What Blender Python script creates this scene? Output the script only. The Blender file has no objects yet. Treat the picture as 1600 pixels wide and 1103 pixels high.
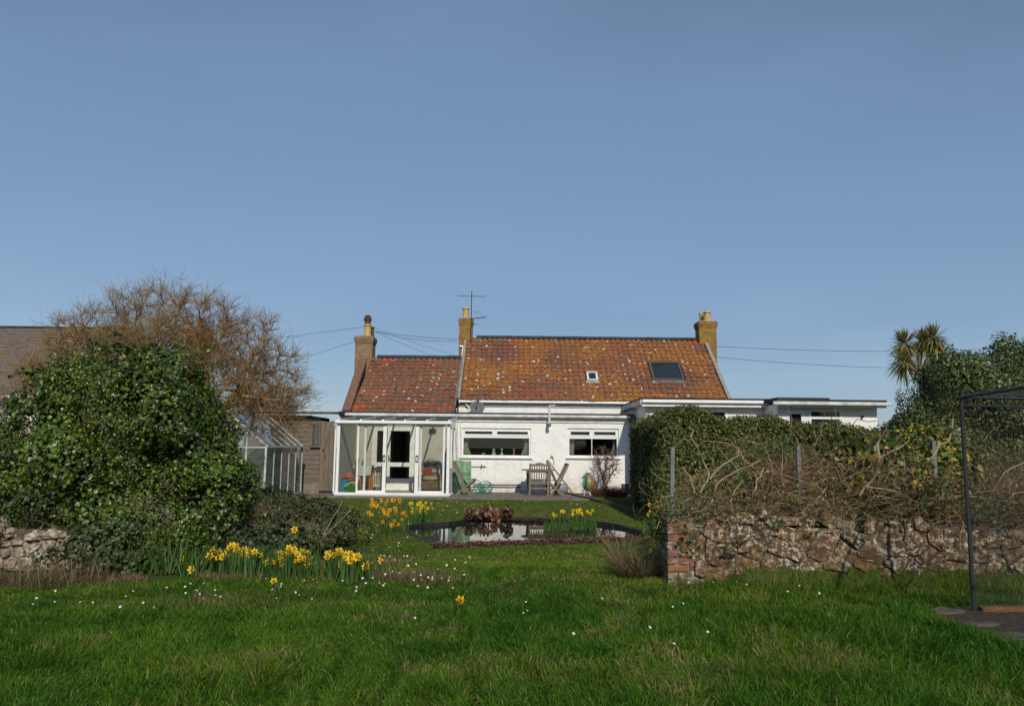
import bpy, math, random
import numpy as np
from mathutils import Vector, Matrix

# ------------------------------------------------------------------ camera, world, sun
S = bpy.context.scene
COL = S.collection
FPX, CAMH, HZ, ROLL = 1200.0, 1.40, 700.0, math.radians(0.6)
PITCH = math.atan((HZ - 551.5) / FPX)
cam_d = bpy.data.cameras.new('camera'); cam = bpy.data.objects.new('camera', cam_d); COL.objects.link(cam)
cam_d.sensor_width = 36.0; cam_d.lens = 36.0 * FPX / 1600.0
cam_d.clip_start = 0.05; cam_d.clip_end = 6000
_F = Vector((0, math.cos(PITCH), math.sin(PITCH)))
cam.matrix_world = Matrix.Translation((0, 0, CAMH)) @ Matrix.Rotation(-ROLL, 4, _F) @ Matrix.Rotation(math.pi / 2 + PITCH, 4, 'X')
S.camera = cam

SUN_AZ, SUN_EL = math.radians(11), math.radians(34)      # sun behind the camera, to the right
W = bpy.data.worlds.new('World'); S.world = W; W.use_nodes = True
wn, wl = W.node_tree.nodes, W.node_tree.links
bg = wn['Background']; sky = wn.new('ShaderNodeTexSky')
sky.sky_type = 'NISHITA'; sky.sun_disc = False
sky.sun_elevation = SUN_EL; sky.sun_rotation = math.pi - SUN_AZ
sky.altitude = 0; sky.air_density = 1.0; sky.dust_density = 0.35; sky.ozone_density = 2.0
hs = wn.new('ShaderNodeHueSaturation'); hs.inputs['Saturation'].default_value = 0.95; hs.inputs['Value'].default_value = 1.0
mxs = wn.new('ShaderNodeMix'); mxs.data_type = 'RGBA'; mxs.inputs[7].default_value = (2.2, 3.5, 5.5, 1)   # thin haze veil over the whole sky, faintly streaked
skt = wn.new('ShaderNodeTexCoord'); skm = wn.new('ShaderNodeMapping'); skm.inputs['Scale'].default_value = (0.9, 0.9, 3.2); skm.inputs['Rotation'].default_value = (0.0, 0.5, 0.3); skn = wn.new('ShaderNodeTexNoise'); skn.inputs['Scale'].default_value = 1.6; skn.inputs['Detail'].default_value = 5; skr = wn.new('ShaderNodeMapRange'); skr.inputs[1].default_value = 0.3; skr.inputs[2].default_value = 0.7; skr.inputs[3].default_value = 0.30; skr.inputs[4].default_value = 0.78
wl.new(skt.outputs['Generated'], skm.inputs['Vector']); wl.new(skm.outputs[0], skn.inputs['Vector']); wl.new(skn.outputs['Fac'], skr.inputs[0]); wl.new(skr.outputs[0], mxs.inputs[0])
wl.new(sky.outputs[0], hs.inputs['Color']); wl.new(hs.outputs[0], mxs.inputs[6]); wl.new(mxs.outputs[2], bg.inputs['Color'])
bg.inputs['Strength'].default_value = 0.115
sl = bpy.data.lights.new('sun', 'SUN'); sun = bpy.data.objects.new('sun', sl); COL.objects.link(sun)
sl.energy = 4.3; sl.angle = math.radians(0.55); sl.color = (1.0, 0.93, 0.79)
sd = Vector((-math.sin(SUN_AZ) * math.cos(SUN_EL), math.cos(SUN_AZ) * math.cos(SUN_EL), -math.sin(SUN_EL)))
sun.rotation_euler = sd.to_track_quat('-Z', 'Y').to_euler(); sun.location = (3, -12, 12)
vs = S.view_settings
vs.view_transform = 'Standard'; vs.look = 'None'; vs.gamma = 1.0; vs.use_curve_mapping = False
vs.exposure = -0.3
S.cycles.max_bounces = 8; S.cycles.transparent_max_bounces = 24
S.cycles.caustics_reflective = False; S.cycles.caustics_refractive = False

# ------------------------------------------------------------------ survey helpers (photo measurement -> world point)
def ray(px, py):
    a, b = px - 800.0, py - 551.5
    u = a * math.cos(ROLL) + b * math.sin(ROLL); v = -a * math.sin(ROLL) + b * math.cos(ROLL)
    return Vector((u / FPX, math.cos(PITCH) + v / FPX * math.sin(PITCH), math.sin(PITCH) - v / FPX * math.cos(PITCH)))
def at(px, py, Y):
    d = ray(px, py); t = Y / d.y
    return Vector((d.x * t, Y, CAMH + d.z * t))
def _ss(a, b, x): t = min(1.0, max(0.0, (x - a) / (b - a))); return t * t * (3 - 2 * t)
DIP = 0.20
def dip(y): return -DIP * _ss(9.4, 11.6, y) * (1 - _ss(17.0, 21.0, y))     # the lawn sinks gently round the pond
def ground(px, py):
    d = ray(px, py); z = 0.0
    for _ in range(12): t = (z - CAMH) / d.z; z = 0.5 * z + 0.5 * dip(d.y * t)
    return Vector((d.x * t, d.y * t, z))
def on_plane(px, py, p0, n):
    d = ray(px, py); c = Vector((0, 0, CAMH)); t = (Vector(p0) - c).dot(n) / d.dot(n)
    return c + d * t
def X(px, Y, py=700): return at(px, py, Y).x
def Z(py, Y, px=800): return at(px, py, Y).z

# ------------------------------------------------------------------ materials
def _new(name):
    m = bpy.data.materials.new(name); m.use_nodes = True
    nt = m.node_tree; return m, nt.nodes, nt.links, nt.nodes['Principled BSDF']
def mixc(n, l, fac, a, b, mode='MIX'):
    x = n.new('ShaderNodeMix'); x.data_type = 'RGBA'; x.blend_type = mode
    for sock, v in ((x.inputs[0], fac), (x.inputs[6], a), (x.inputs[7], b)):
        if isinstance(v, (int, float)): sock.default_value = v
        elif isinstance(v, (tuple, list)): sock.default_value = (*v, 1.0)
        else: l.new(v, sock)
    return x.outputs[2]
def noise(n, l, scale, detail=4, rough=0.6, vec=None, dist=0.0):
    t = n.new('ShaderNodeTexNoise'); t.inputs['Scale'].default_value = scale
    t.inputs['Detail'].default_value = detail; t.inputs['Roughness'].default_value = rough; t.inputs['Distortion'].default_value = dist
    if vec is None: vec = n.new('ShaderNodeNewGeometry').outputs['Position']
    l.new(vec, t.inputs['Vector']); return t.outputs['Fac']
def ramp(n, l, fac, lo, hi):
    r = n.new('ShaderNodeMapRange'); r.inputs[1].default_value = lo; r.inputs[2].default_value = hi
    l.new(fac, r.inputs[0]); return r.outputs[0]
def bump(n, l, p, h, strength, dist=0.02):
    b = n.new('ShaderNodeBump'); b.inputs['Strength'].default_value = strength; b.inputs['Distance'].default_value = dist
    l.new(h, b.inputs['Height']); l.new(b.outputs[0], p.inputs['Normal'])
def M(name, c1, c2=None, scale=6, rough=0.8, bmp=0.0, bscale=60, metal=0.0, spec=0.3, c3=None, s3=25, lo=0.4, hi=0.62, lo3=0.56, hi3=0.64, stretch=None):
    m, n, l, p = _new(name)
    p.inputs['Roughness'].default_value = rough; p.inputs['Metallic'].default_value = metal; p.inputs['Specular IOR Level'].default_value = spec
    vec = n.new('ShaderNodeNewGeometry').outputs['Position']
    if stretch:
        mp = n.new('ShaderNodeMapping'); mp.inputs['Scale'].default_value = stretch; l.new(vec, mp.inputs['Vector']); vec = mp.outputs[0]
    if c2 is None: c2 = tuple(x * 0.8 for x in c1)
    c = mixc(n, l, ramp(n, l, noise(n, l, scale, 6, 0.65, vec), lo, hi), c1, c2)
    if c3 is not None: c = mixc(n, l, ramp(n, l, noise(n, l, s3, 4, 0.6, vec), lo3, hi3), c, c3)
    l.new(c, p.inputs['Base Color'])
    if bmp: bump(n, l, p, noise(n, l, bscale, 5, 0.65, vec), bmp)
    return m
def MA(name, rough=0.5, transl=0.0, spec=0.4, bmp=0):
    """leaf material: colour from each leaf's own tint"""
    m, n, l, p = _new(name)
    a = n.new('ShaderNodeAttribute'); a.attribute_name = 'Col'
    l.new(a.outputs['Color'], p.inputs['Base Color'])
    p.inputs['Roughness'].default_value = rough; p.inputs['Specular IOR Level'].default_value = spec
    if transl:
        t = n.new('ShaderNodeBsdfTranslucent'); l.new(a.outputs['Color'], t.inputs['Color'])
        mx = n.new('ShaderNodeMixShader'); mx.inputs[0].default_value = transl
        l.new(p.outputs[0], mx.inputs[1]); l.new(t.outputs[0], mx.inputs[2]); l.new(mx.outputs[0], n['Material Output'].inputs['Surface'])
    return m
def glass_mat(name, tint=(0.92, 0.95, 0.93), ior=1.5, rough=0.01, dirt=0.0, boost=1.0):
    m, n, l, p = _new(name); n.remove(p)
    tr = n.new('ShaderNodeBsdfTransparent'); tr.inputs['Color'].default_value = (*tint, 1)
    gl = n.new('ShaderNodeBsdfGlossy'); gl.inputs['Roughness'].default_value = rough
    fr = n.new('ShaderNodeFresnel'); bf = n.new('ShaderNodeMapRange'); l.new(n.new('ShaderNodeNewGeometry').outputs['Backfacing'], bf.inputs[0])
    bf.inputs[3].default_value = ior; bf.inputs[4].default_value = 1.0 / ior; l.new(bf.outputs[0], fr.inputs['IOR'])   # thin sheet: same reflectance from both sides
    fc = fr.outputs[0]
    if boost != 1.0:
        q = n.new('ShaderNodeMath'); q.operation = 'MULTIPLY'; q.use_clamp = True; q.inputs[1].default_value = boost; l.new(fc, q.inputs[0]); fc = q.outputs[0]
    mx = n.new('ShaderNodeMixShader'); l.new(fc, mx.inputs[0]); l.new(tr.outputs[0], mx.inputs[1]); l.new(gl.outputs[0], mx.inputs[2])
    out = mx.outputs[0]
    if dirt:
        df = n.new('ShaderNodeBsdfDiffuse'); df.inputs['Color'].default_value = (0.35, 0.37, 0.33, 1)
        m2 = n.new('ShaderNodeMixShader'); d = n.new('ShaderNodeMath'); d.operation = 'MULTIPLY'; d.inputs[1].default_value = dirt * 2
        l.new(noise(n, l, 3, 6, 0.7), d.inputs[0]); l.new(d.outputs[0], m2.inputs[0]); l.new(out, m2.inputs[1]); l.new(df.outputs[0], m2.inputs[2]); out = m2.outputs[0]
    l.new(out, n['Material Output'].inputs['Surface']); return m

def render_wall_mat():
    m, n, l, p = _new('white_trowelled_render'); p.inputs['Roughness'].default_value = 0.75; p.inputs['Specular IOR Level'].default_value = 0.25
    pos = n.new('ShaderNodeNewGeometry').outputs['Position']
    w = n.new('ShaderNodeTexWave'); w.wave_type = 'RINGS'; w.inputs['Scale'].default_value = 1.1; w.inputs['Distortion'].default_value = 14; w.inputs['Detail'].default_value = 3; w.inputs['Detail Scale'].default_value = 1.3
    l.new(pos, w.inputs['Vector'])
    a = n.new('ShaderNodeMath'); a.operation = 'MULTIPLY_ADD'; a.inputs[1].default_value = 0.35
    l.new(w.outputs['Fac'], a.inputs[0]); l.new(noise(n, l, 7, 8, 0.7, pos, 1.5), a.inputs[2])
    bump(n, l, p, a.outputs[0], 0.55, 0.035)
    c = mixc(n, l, ramp(n, l, noise(n, l, 1.6, 8, 0.7, pos), 0.45, 0.75), (0.80, 0.79, 0.775), (0.70, 0.69, 0.66))
    mp = n.new('ShaderNodeMapping'); mp.inputs['Scale'].default_value = (9, 9, 0.7); l.new(pos, mp.inputs['Vector'])
    c = mixc(n, l, ramp(n, l, noise(n, l, 1.0, 5, 0.7, mp.outputs[0]), 0.58, 0.80), c, (0.55, 0.54, 0.49))
    sz = n.new('ShaderNodeSeparateXYZ'); l.new(pos, sz.inputs[0]); lowd = n.new('ShaderNodeMath'); lowd.operation = 'MULTIPLY'    # splashed mud along the foot of the wall
    l.new(ramp(n, l, sz.outputs[2], 0.55, 0.02), lowd.inputs[0]); l.new(ramp(n, l, noise(n, l, 3.5, 7, 0.75, pos), 0.38, 0.62), lowd.inputs[1])
    c = mixc(n, l, lowd.outputs[0], c, (0.36, 0.34, 0.27)); l.new(c, p.inputs['Base Color']); return m
def brick_mat(name, c1, c2, mortar, moss=None, bw=0.22, rh=0.075, mossamt=(0.5, 0.6), axis='xz'):
    m, n, l, p = _new(name); p.inputs['Roughness'].default_value = 0.9; p.inputs['Specular IOR Level'].default_value = 0.15
    pos = n.new('ShaderNodeNewGeometry').outputs['Position']
    sp = n.new('ShaderNodeSeparateXYZ'); l.new(pos, sp.inputs[0]); ad = n.new('ShaderNodeMath'); l.new(sp.outputs[0], ad.inputs[0]); l.new(sp.outputs[1], ad.inputs[1])
    cb = n.new('ShaderNodeCombineXYZ'); l.new(ad.outputs[0], cb.inputs[0]); l.new(sp.outputs[2], cb.inputs[1])
    b = n.new('ShaderNodeTexBrick'); l.new(cb.outputs[0], b.inputs['Vector']); b.inputs['Scale'].default_value = 1.0
    b.inputs['Color1'].default_value = (*c1, 1); b.inputs['Color2'].default_value = (*c2, 1); b.inputs['Mortar'].default_value = (*mortar, 1)
    b.inputs['Brick Width'].default_value = bw; b.inputs['Row Height'].default_value = rh; b.inputs['Mortar Size'].default_value = 0.008
    c = mixc(n, l, ramp(n, l, noise(n, l, 9, 6, 0.7, pos), 0.35, 0.75), b.outputs['Color'], tuple(x * 0.55 for x in c2))
    if moss: c = mixc(n, l, ramp(n, l, noise(n, l, 5, 7, 0.7, pos), *mossamt), c, moss)
    l.new(c, p.inputs['Base Color'])
    a = n.new('ShaderNodeMath'); a.operation = 'SUBTRACT'; l.new(noise(n, l, 40, 5, 0.6, pos), a.inputs[0]); l.new(b.outputs['Fac'], a.inputs[1])
    bump(n, l, p, a.outputs[0], 0.6, 0.01); return m
def tile_mat(name, base, dark, lichen, lamt, white=(0.60, 0.66), orange_lo=0.46):
    """clay pantile: fired clay tone, soot, yellow-orange lichen crust and pale round lichens"""
    m, n, l, p = _new(name); p.inputs['Roughness'].default_value = 0.88; p.inputs['Specular IOR Level'].default_value = 0.2
    pos = n.new('ShaderNodeNewGeometry').outputs['Position']
    c = mixc(n, l, ramp(n, l, noise(n, l, 4.5, 7, 0.75, pos), 0.40, 0.62), base, dark)
    c = mixc(n, l, ramp(n, l, noise(n, l, 22, 5, 0.7, pos), 0.50, 0.70), c, tuple(x * 0.55 for x in dark))
    if lamt > 0:
        big = ramp(n, l, noise(n, l, 0.42, 3, 0.5, pos), orange_lo - 0.06, orange_lo + 0.10)
        fine = ramp(n, l, noise(n, l, 7.5, 6, 0.72, pos), 0.42, 0.58)
        k = n.new('ShaderNodeMath'); k.operation = 'MULTIPLY'; l.new(big, k.inputs[0]); l.new(fine, k.inputs[1])
        k2 = n.new('ShaderNodeMath'); k2.operation = 'MULTIPLY'; k2.inputs[1].default_value = lamt; l.new(k.outputs[0], k2.inputs[0])
        c = mixc(n, l, k2.outputs[0], c, lichen)
    v = n.new('ShaderNodeTexVoronoi'); v.inputs['Scale'].default_value = 4.6; v.inputs['Randomness'].default_value = 1.0
    dv = n.new('ShaderNodeVectorMath'); dv.operation = 'ADD'
    nz = n.new('ShaderNodeTexNoise'); nz.inputs['Scale'].default_value = 14; l.new(pos, nz.inputs['Vector'])
    sc = n.new('ShaderNodeVectorMath'); sc.operation = 'SCALE'; sc.inputs['Scale'].default_value = 0.10; l.new(nz.outputs['Color'], sc.inputs[0])
    l.new(pos, dv.inputs[0]); l.new(sc.outputs[0], dv.inputs[1]); l.new(dv.outputs[0], v.inputs['Vector'])
    sp = n.new('ShaderNodeSeparateColor'); l.new(v.outputs['Color'], sp.inputs[0])
    rad = n.new('ShaderNodeMath'); rad.operation = 'MULTIPLY_ADD'; rad.inputs[1].default_value = 0.27; rad.inputs[2].default_value = -0.02; l.new(sp.outputs[0], rad.inputs[0])
    lt = n.new('ShaderNodeMath'); lt.operation = 'LESS_THAN'; l.new(v.outputs['Distance'], lt.inputs[0]); l.new(rad.outputs[0], lt.inputs[1])
    w2 = n.new('ShaderNodeMath'); w2.operation = 'MULTIPLY'; l.new(lt.outputs[0], w2.inputs[0]); l.new(ramp(n, l, noise(n, l, 0.9, 4, 0.6, pos), 0.35, 0.43), w2.inputs[1])
    c = mixc(n, l, w2.outputs[0], c, (0.66, 0.63, 0.55))
    l.new(c, p.inputs['Base Color']); bump(n, l, p, noise(n, l, 45, 5, 0.7, pos), 0.5, 0.012); return m

m_render = render_wall_mat()
m_white = M('white_upvc', (0.80, 0.80, 0.80), (0.73, 0.73, 0.72), 2.5, 0.4, spec=0.4)
m_whitepaint = M('white_painted_wood', (0.76, 0.75, 0.72), (0.62, 0.61, 0.57), 5, 0.55, 0.2, 30)
m_greywhite = M('stained_white_gutter', (0.66, 0.66, 0.65), (0.42, 0.42, 0.40), 3.5, 0.6)
m_felt = M('black_roofing_felt', (0.022, 0.024, 0.03), (0.04, 0.042, 0.048), 3, 0.85, 0.3)
m_lead = M('grey_lead_flashing', (0.17, 0.16, 0.155), (0.10, 0.08, 0.07), 4, 0.6, 0.2)
m_mortar = M('grey_mortar', (0.33, 0.30, 0.25), (0.20, 0.18, 0.15), 8, 0.95, 0.4, 50)
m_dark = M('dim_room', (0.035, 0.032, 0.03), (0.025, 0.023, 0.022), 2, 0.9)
m_black = M('black_plastic', (0.012, 0.012, 0.013), None, 5, 0.5)
m_metal = M('galvanised_metal', (0.30, 0.31, 0.32), (0.20, 0.20, 0.20), 12, 0.5, metal=0.7)
m_dmetal = M('dark_aerial_metal', (0.05, 0.05, 0.055), None, 5, 0.55, metal=0.4)
m_cable = M('black_cable', (0.05, 0.055, 0.065), None, 5, 0.6)
m_alu = M('oxidised_aluminium', (0.60, 0.60, 0.58), (0.40, 0.41, 0.38), 8, 0.5, metal=0.25)
m_glass = glass_mat('window_glass', (0.80, 0.84, 0.82), 1.5, 0.005, 0.0, 1.0)
m_cglass = glass_mat('conservatory_glass', (0.95, 0.96, 0.95), 1.5, 0.005, 0.02, 0.9)
m_gglass = glass_mat('greenhouse_glass', (0.80, 0.86, 0.86), 1.5, 0.02, 0.12, 1.3)
m_pot = M('buff_clay_pot', (0.52, 0.36, 0.15), (0.42, 0.27, 0.11), 6, 0.85, 0.3)
m_potdark = M('sooty_clay', (0.12, 0.07, 0.05), (0.05, 0.04, 0.035), 10, 0.9)
m_terra = M('terracotta', (0.45, 0.13, 0.05), (0.33, 0.10, 0.05), 8, 0.85, 0.2)
m_brick_left = brick_mat('chimney_brick_brown', (0.22, 0.105, 0.06), (0.30, 0.21, 0.12), (0.30, 0.25, 0.18), (0.26, 0.19, 0.08), mossamt=(0.52, 0.66))
m_brick_ylw = brick_mat('chimney_brick_lichened', (0.27, 0.15, 0.065), (0.21, 0.12, 0.06), (0.26, 0.2, 0.12), (0.33, 0.20, 0.03), mossamt=(0.44, 0.62))
m_cream = M('cream_painted_brick', (0.50, 0.46, 0.38), (0.44, 0.40, 0.33), 3, 0.85, 0.25, 25)
m_paving = M('pinkish_concrete_paving', (0.20, 0.165, 0.15), (0.14, 0.115, 0.11), 5, 0.9, 0.3, 40, c3=(0.09, 0.08, 0.06), s3=9)
m_wood = M('weathered_grey_timber', (0.20, 0.165, 0.135), (0.12, 0.095, 0.075), 7, 0.9, 0.5, 50, c3=(0.06, 0.05, 0.04), s3=30, stretch=(0.6, 0.6, 6))
m_woodv = M('weathered_brown_boards', (0.23, 0.185, 0.14), (0.13, 0.10, 0.075), 7, 0.9, 0.5, 50, c3=(0.07, 0.055, 0.04), s3=30, stretch=(6, 6, 0.5))
m_teak = M('silvered_teak', (0.23, 0.19, 0.15), (0.14, 0.115, 0.09), 14, 0.85, 0.3, 60)
m_newwood = M('pale_pine_pole', (0.42, 0.33, 0.20), (0.30, 0.23, 0.13), 10, 0.8)
m_butt = M('pale_green_plastic', (0.20, 0.36, 0.20), (0.15, 0.29, 0.16), 4, 0.5, c3=(0.13, 0.2, 0.11), s3=8)
m_hose = M('green_hose', (0.02, 0.22, 0.12), (0.015, 0.16, 0.10), 20, 0.45)
m_dish = M('grey_dish', (0.13, 0.135, 0.145), (0.10, 0.105, 0.11), 4, 0.6)
m_curtain = M('pale_sage_curtain', (0.55, 0.57, 0.45), (0.45, 0.47, 0.37), 5, 0.9)
m_lace = M('white_lace', (0.7, 0.72, 0.70), (0.42, 0.46, 0.44), 45, 0.9)
m_cable_w = m_white
m_soil = M('dark_soil', (0.055, 0.04, 0.028), (0.03, 0.022, 0.016), 14, 0.95, 0.8, 60, c3=(0.10, 0.075, 0.05), s3=30)
m_slate = M('brown_slate', (0.155, 0.118, 0.10), (0.105, 0.083, 0.073), 4, 0.8, 0.3, 40, c3=(0.16, 0.125, 0.08), s3=6)
m_liner = M('black_pond_liner', (0.012, 0.012, 0.013), (0.03, 0.028, 0.025), 6, 0.55, 0.3)
m_bark = M('grey_brown_bark', (0.11, 0.085, 0.06), (0.07, 0.055, 0.04), 14, 0.9, 0.4, 60, c3=(0.16, 0.14, 0.05), s3=7)
m_leaf_ivy = MA('ivy_leaf', 0.40, 0.08, 0.45)
m_leaf = MA('green_leaf', 0.45, 0.15, 0.4)
m_palm = MA('palm_leaf', 0.5, 0.35, 0.3)
m_leafdull = MA('hedge_leaf', 0.5, 0.12, 0.35)
m_grass = MA('grass_blade', 0.6, 0.32, 0.15)
m_twig = MA('twig', 0.85, 0.0, 0.2)
m_petal = MA('petal', 0.55, 0.25, 0.3)

# ------------------------------------------------------------------ mesh helpers
def fast_mesh(name, verts, tris, cols=None, mats=(), smooth=False):
    verts = np.asarray(verts, np.float32); tris = np.asarray(tris, np.int32)
    me = bpy.data.meshes.new(name); nt, k = tris.shape
    me.vertices.add(len(verts)); me.vertices.foreach_set('co', verts.ravel())
    me.loops.add(nt * k); me.loops.foreach_set('vertex_index', tris.ravel())
    me.polygons.add(nt); me.polygons.foreach_set('loop_start', np.arange(0, nt * k, k, dtype=np.int32))
    me.update(calc_edges=True)
    if cols is not None:
        a = me.color_attributes.new('Col', 'FLOAT_COLOR', 'POINT')
        c = np.ones((len(verts), 4), np.float32); c[:, :3] = cols; a.data.foreach_set('color', c.ravel())
    for m in mats: me.materials.append(m)
    if smooth: me.polygons.foreach_set('use_smooth', np.ones(nt, bool))
    return me
def world_loc(o):
    v = Vector(o.location)
    while o.parent: o = o.parent; v += Vector(o.location)
    return v
def link(name, me, parent=None):
    o = bpy.data.objects.new(name, me); COL.objects.link(o)
    if parent: o.parent = parent
    return o
def tag(o, label=None, cat=None, group=None, kind=None):
    if label: o['label'] = label
    if cat: o['category'] = cat
    if group: o['group'] = group
    if kind: o['kind'] = kind
    return o
def thing(name, loc, label, cat, group=None):
    o = bpy.data.objects.new(name, None); o.empty_display_size = 0.2; COL.objects.link(o); o.location = loc
    return tag(o, label, cat, group)
def fobj(name, verts, tris, cols, mats, parent=None, smooth=False):
    v = np.asarray(verts, float)
    if parent is not None: v = v - np.array(world_loc(parent))
    return link(name, fast_mesh(name, v, tris, cols, mats, smooth), parent)

class MB:
    def __init__(s): s.v = []; s.f = []; s.m = []; s.mi = 0
    def add(s, vs, fs):
        b = len(s.v); s.v += [tuple(x) for x in vs]; s.f += [tuple(i + b for i in f) for f in fs]; s.m += [s.mi] * len(fs); return s
    def box(s, x0, x1, y0, y1, z0, z1):
        return s.add([(x0, y0, z0), (x1, y0, z0), (x1, y1, z0), (x0, y1, z0), (x0, y0, z1), (x1, y0, z1), (x1, y1, z1), (x0, y1, z1)],
                     [(0, 3, 2, 1), (4, 5, 6, 7), (0, 1, 5, 4), (1, 2, 6, 5), (2, 3, 7, 6), (3, 0, 4, 7)])
    def obox(s, c, ax, ay, az):
        c, ax, ay, az = map(Vector, (c, ax, ay, az)); vs = []
        for k in (-1, 1):
            for i, j in ((-1, -1), (1, -1), (1, 1), (-1, 1)): vs.append(c + ax * i + ay * j + az * k)
        return s.add(vs, [(0, 3, 2, 1), (4, 5, 6, 7), (0, 1, 5, 4), (1, 2, 6, 5), (2, 3, 7, 6), (3, 0, 4, 7)])
    def bar(s, p, q, w, h, up=(0, 0, 1)):
        p, q = Vector(p), Vector(q); d = (q - p); L = d.length; d.normalize(); u = Vector(up)
        if abs(d.dot(u)) > 0.98: u = Vector((0, 1, 0))
        r = d.cross(u).normalized(); u = r.cross(d)
        return s.obox((p + q) / 2, r * (w / 2), d * (L / 2), u * (h / 2))
    def tube(s, pts, r, n=8, cap=True):
        pts = [Vector(p) for p in pts]; rs = r if isinstance(r, (list, tuple)) else [r] * len(pts); b = []
        for i, p in enumerate(pts):
            d = (pts[min(i + 1, len(pts) - 1)] - pts[max(i - 1, 0)]).normalized()
            a = d.cross(Vector((0, 0, 1)) if abs(d.z) < 0.95 else Vector((1, 0, 0))).normalized(); c = d.cross(a)
            for k in range(n):
                t = 2 * math.pi * k / n; b.append(p + (a * math.cos(t) + c * math.sin(t)) * rs[i])
        fs = [(i * n + k, i * n + (k + 1) % n, (i + 1) * n + (k + 1) % n, (i + 1) * n + k) for i in range(len(pts) - 1) for k in range(n)]
        if cap: fs += [tuple(range(n - 1, -1, -1)), tuple((len(pts) - 1) * n + k for k in range(n))]
        return s.add(b, fs)
    def lathe(s, c, prof, n=16, sq=1.0):
        c = Vector(c); vs = []
        for r, z in prof:
            for k in range(n):
                t = 2 * math.pi * k / n; vs.append(c + Vector((r * math.cos(t), r * math.sin(t) * sq, z)))
        fs = [(i * n + k, i * n + (k + 1) % n, (i + 1) * n + (k + 1) % n, (i + 1) * n + k) for i in range(len(prof) - 1) for k in range(n)]
        fs += [tuple(range(n - 1, -1, -1)), tuple((len(prof) - 1) * n + k for k in range(n))]
        return s.add(vs, fs)
    def prism(s, poly, d):
        n = len(poly); d = Vector(d); vs = [Vector(p) for p in poly]; vs = vs + [v + d for v in vs]
        return s.add(vs, [tuple(range(n - 1, -1, -1)), tuple(range(n, 2 * n))] + [(i, (i + 1) % n, (i + 1) % n + n, i + n) for i in range(n)])
    def build(s, name, mats, parent=None, smooth=False, bevel=0.0):
        if not isinstance(mats, (list, tuple)): mats = [mats]
        off = world_loc(parent) if parent is not None else Vector((0, 0, 0))
        me = bpy.data.meshes.new(name); me.from_pydata([tuple(Vector(v) - off) for v in s.v], [], s.f)
        for m in mats: me.materials.append(m)
        if len(mats) > 1: me.polygons.foreach_set('material_index', s.m)
        if smooth: me.polygons.foreach_set('use_smooth', [True] * len(me.polygons)); me.set_sharp_from_angle(angle=math.radians(40))
        me.update(); o = link(name, me, parent)
        if bevel:
            md = o.modifiers.new('bevel', 'BEVEL'); md.width = bevel; md.segments = 2; md.limit_method = 'ANGLE'
        return o
def recentre(o):
    """put a top-level mesh's origin at the middle of its base"""
    co = np.zeros(len(o.data.vertices) * 3, np.float32); o.data.vertices.foreach_get('co', co); co = co.reshape(-1, 3)
    c = (co.min(0) + co.max(0)) / 2; c[2] = co[:, 2].min()
    co -= c; o.data.vertices.foreach_set('co', co.ravel()); o.location = Vector([float(a) for a in c]) + Vector(o.location); o.data.update(); return o
def copy_tree(o, parent=None):
    c = o.copy(); COL.objects.link(c); c.parent = parent
    for ch in list(o.children): copy_tree(ch, c)
    return c
def wall_open(mb, x0, x1, z0, z1, y, t, ops):
    """wall facing -Y with openings (xa, xb, za, zb): front, back and reveal faces"""
    xs = sorted({x0, x1, *[o[0] for o in ops], *[o[1] for o in ops]}); zs = sorted({z0, z1, *[o[2] for o in ops], *[o[3] for o in ops]})
    def solid(i, j):
        if i < 0 or j < 0 or i >= len(xs) - 1 or j >= len(zs) - 1: return False
        cx, cz = (xs[i] + xs[i + 1]) / 2, (zs[j] + zs[j + 1]) / 2
        return not any(a < cx < b and c < cz < d for a, b, c, d in ops)
    for i in range(len(xs) - 1):
        for j in range(len(zs) - 1):
            if not solid(i, j): continue
            a, b, c, d = xs[i], xs[i + 1], zs[j], zs[j + 1]
            mb.add([(a, y, c), (b, y, c), (b, y, d), (a, y, d)], [(0, 1, 2, 3)]); mb.add([(a, y + t, c), (b, y + t, c), (b, y + t, d), (a, y + t, d)], [(3, 2, 1, 0)])
            if not solid(i - 1, j): mb.add([(a, y, c), (a, y + t, c), (a, y + t, d), (a, y, d)], [(3, 2, 1, 0)])
            if not solid(i + 1, j): mb.add([(b, y, c), (b, y + t, c), (b, y + t, d), (b, y, d)], [(0, 1, 2, 3)])
            if not solid(i, j - 1): mb.add([(a, y, c), (b, y, c), (b, y + t, c), (a, y + t, c)], [(3, 2, 1, 0)])
            if not solid(i, j + 1): mb.add([(a, y, d), (b, y, d), (b, y + t, d), (a, y + t, d)], [(0, 1, 2, 3)])
    return mb
def frame_box(mb, x0, x1, z0, z1, y, w, d):
    mb.box(x0, x0 + w, y, y + d, z0, z1); mb.box(x1 - w, x1, y, y + d, z0, z1); mb.box(x0 + w, x1 - w, y + 0.001, y + d - 0.001, z0, z0 + w); mb.box(x0 + w, x1 - w, y + 0.001, y + d - 0.001, z1 - w, z1)
    return mb

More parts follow.
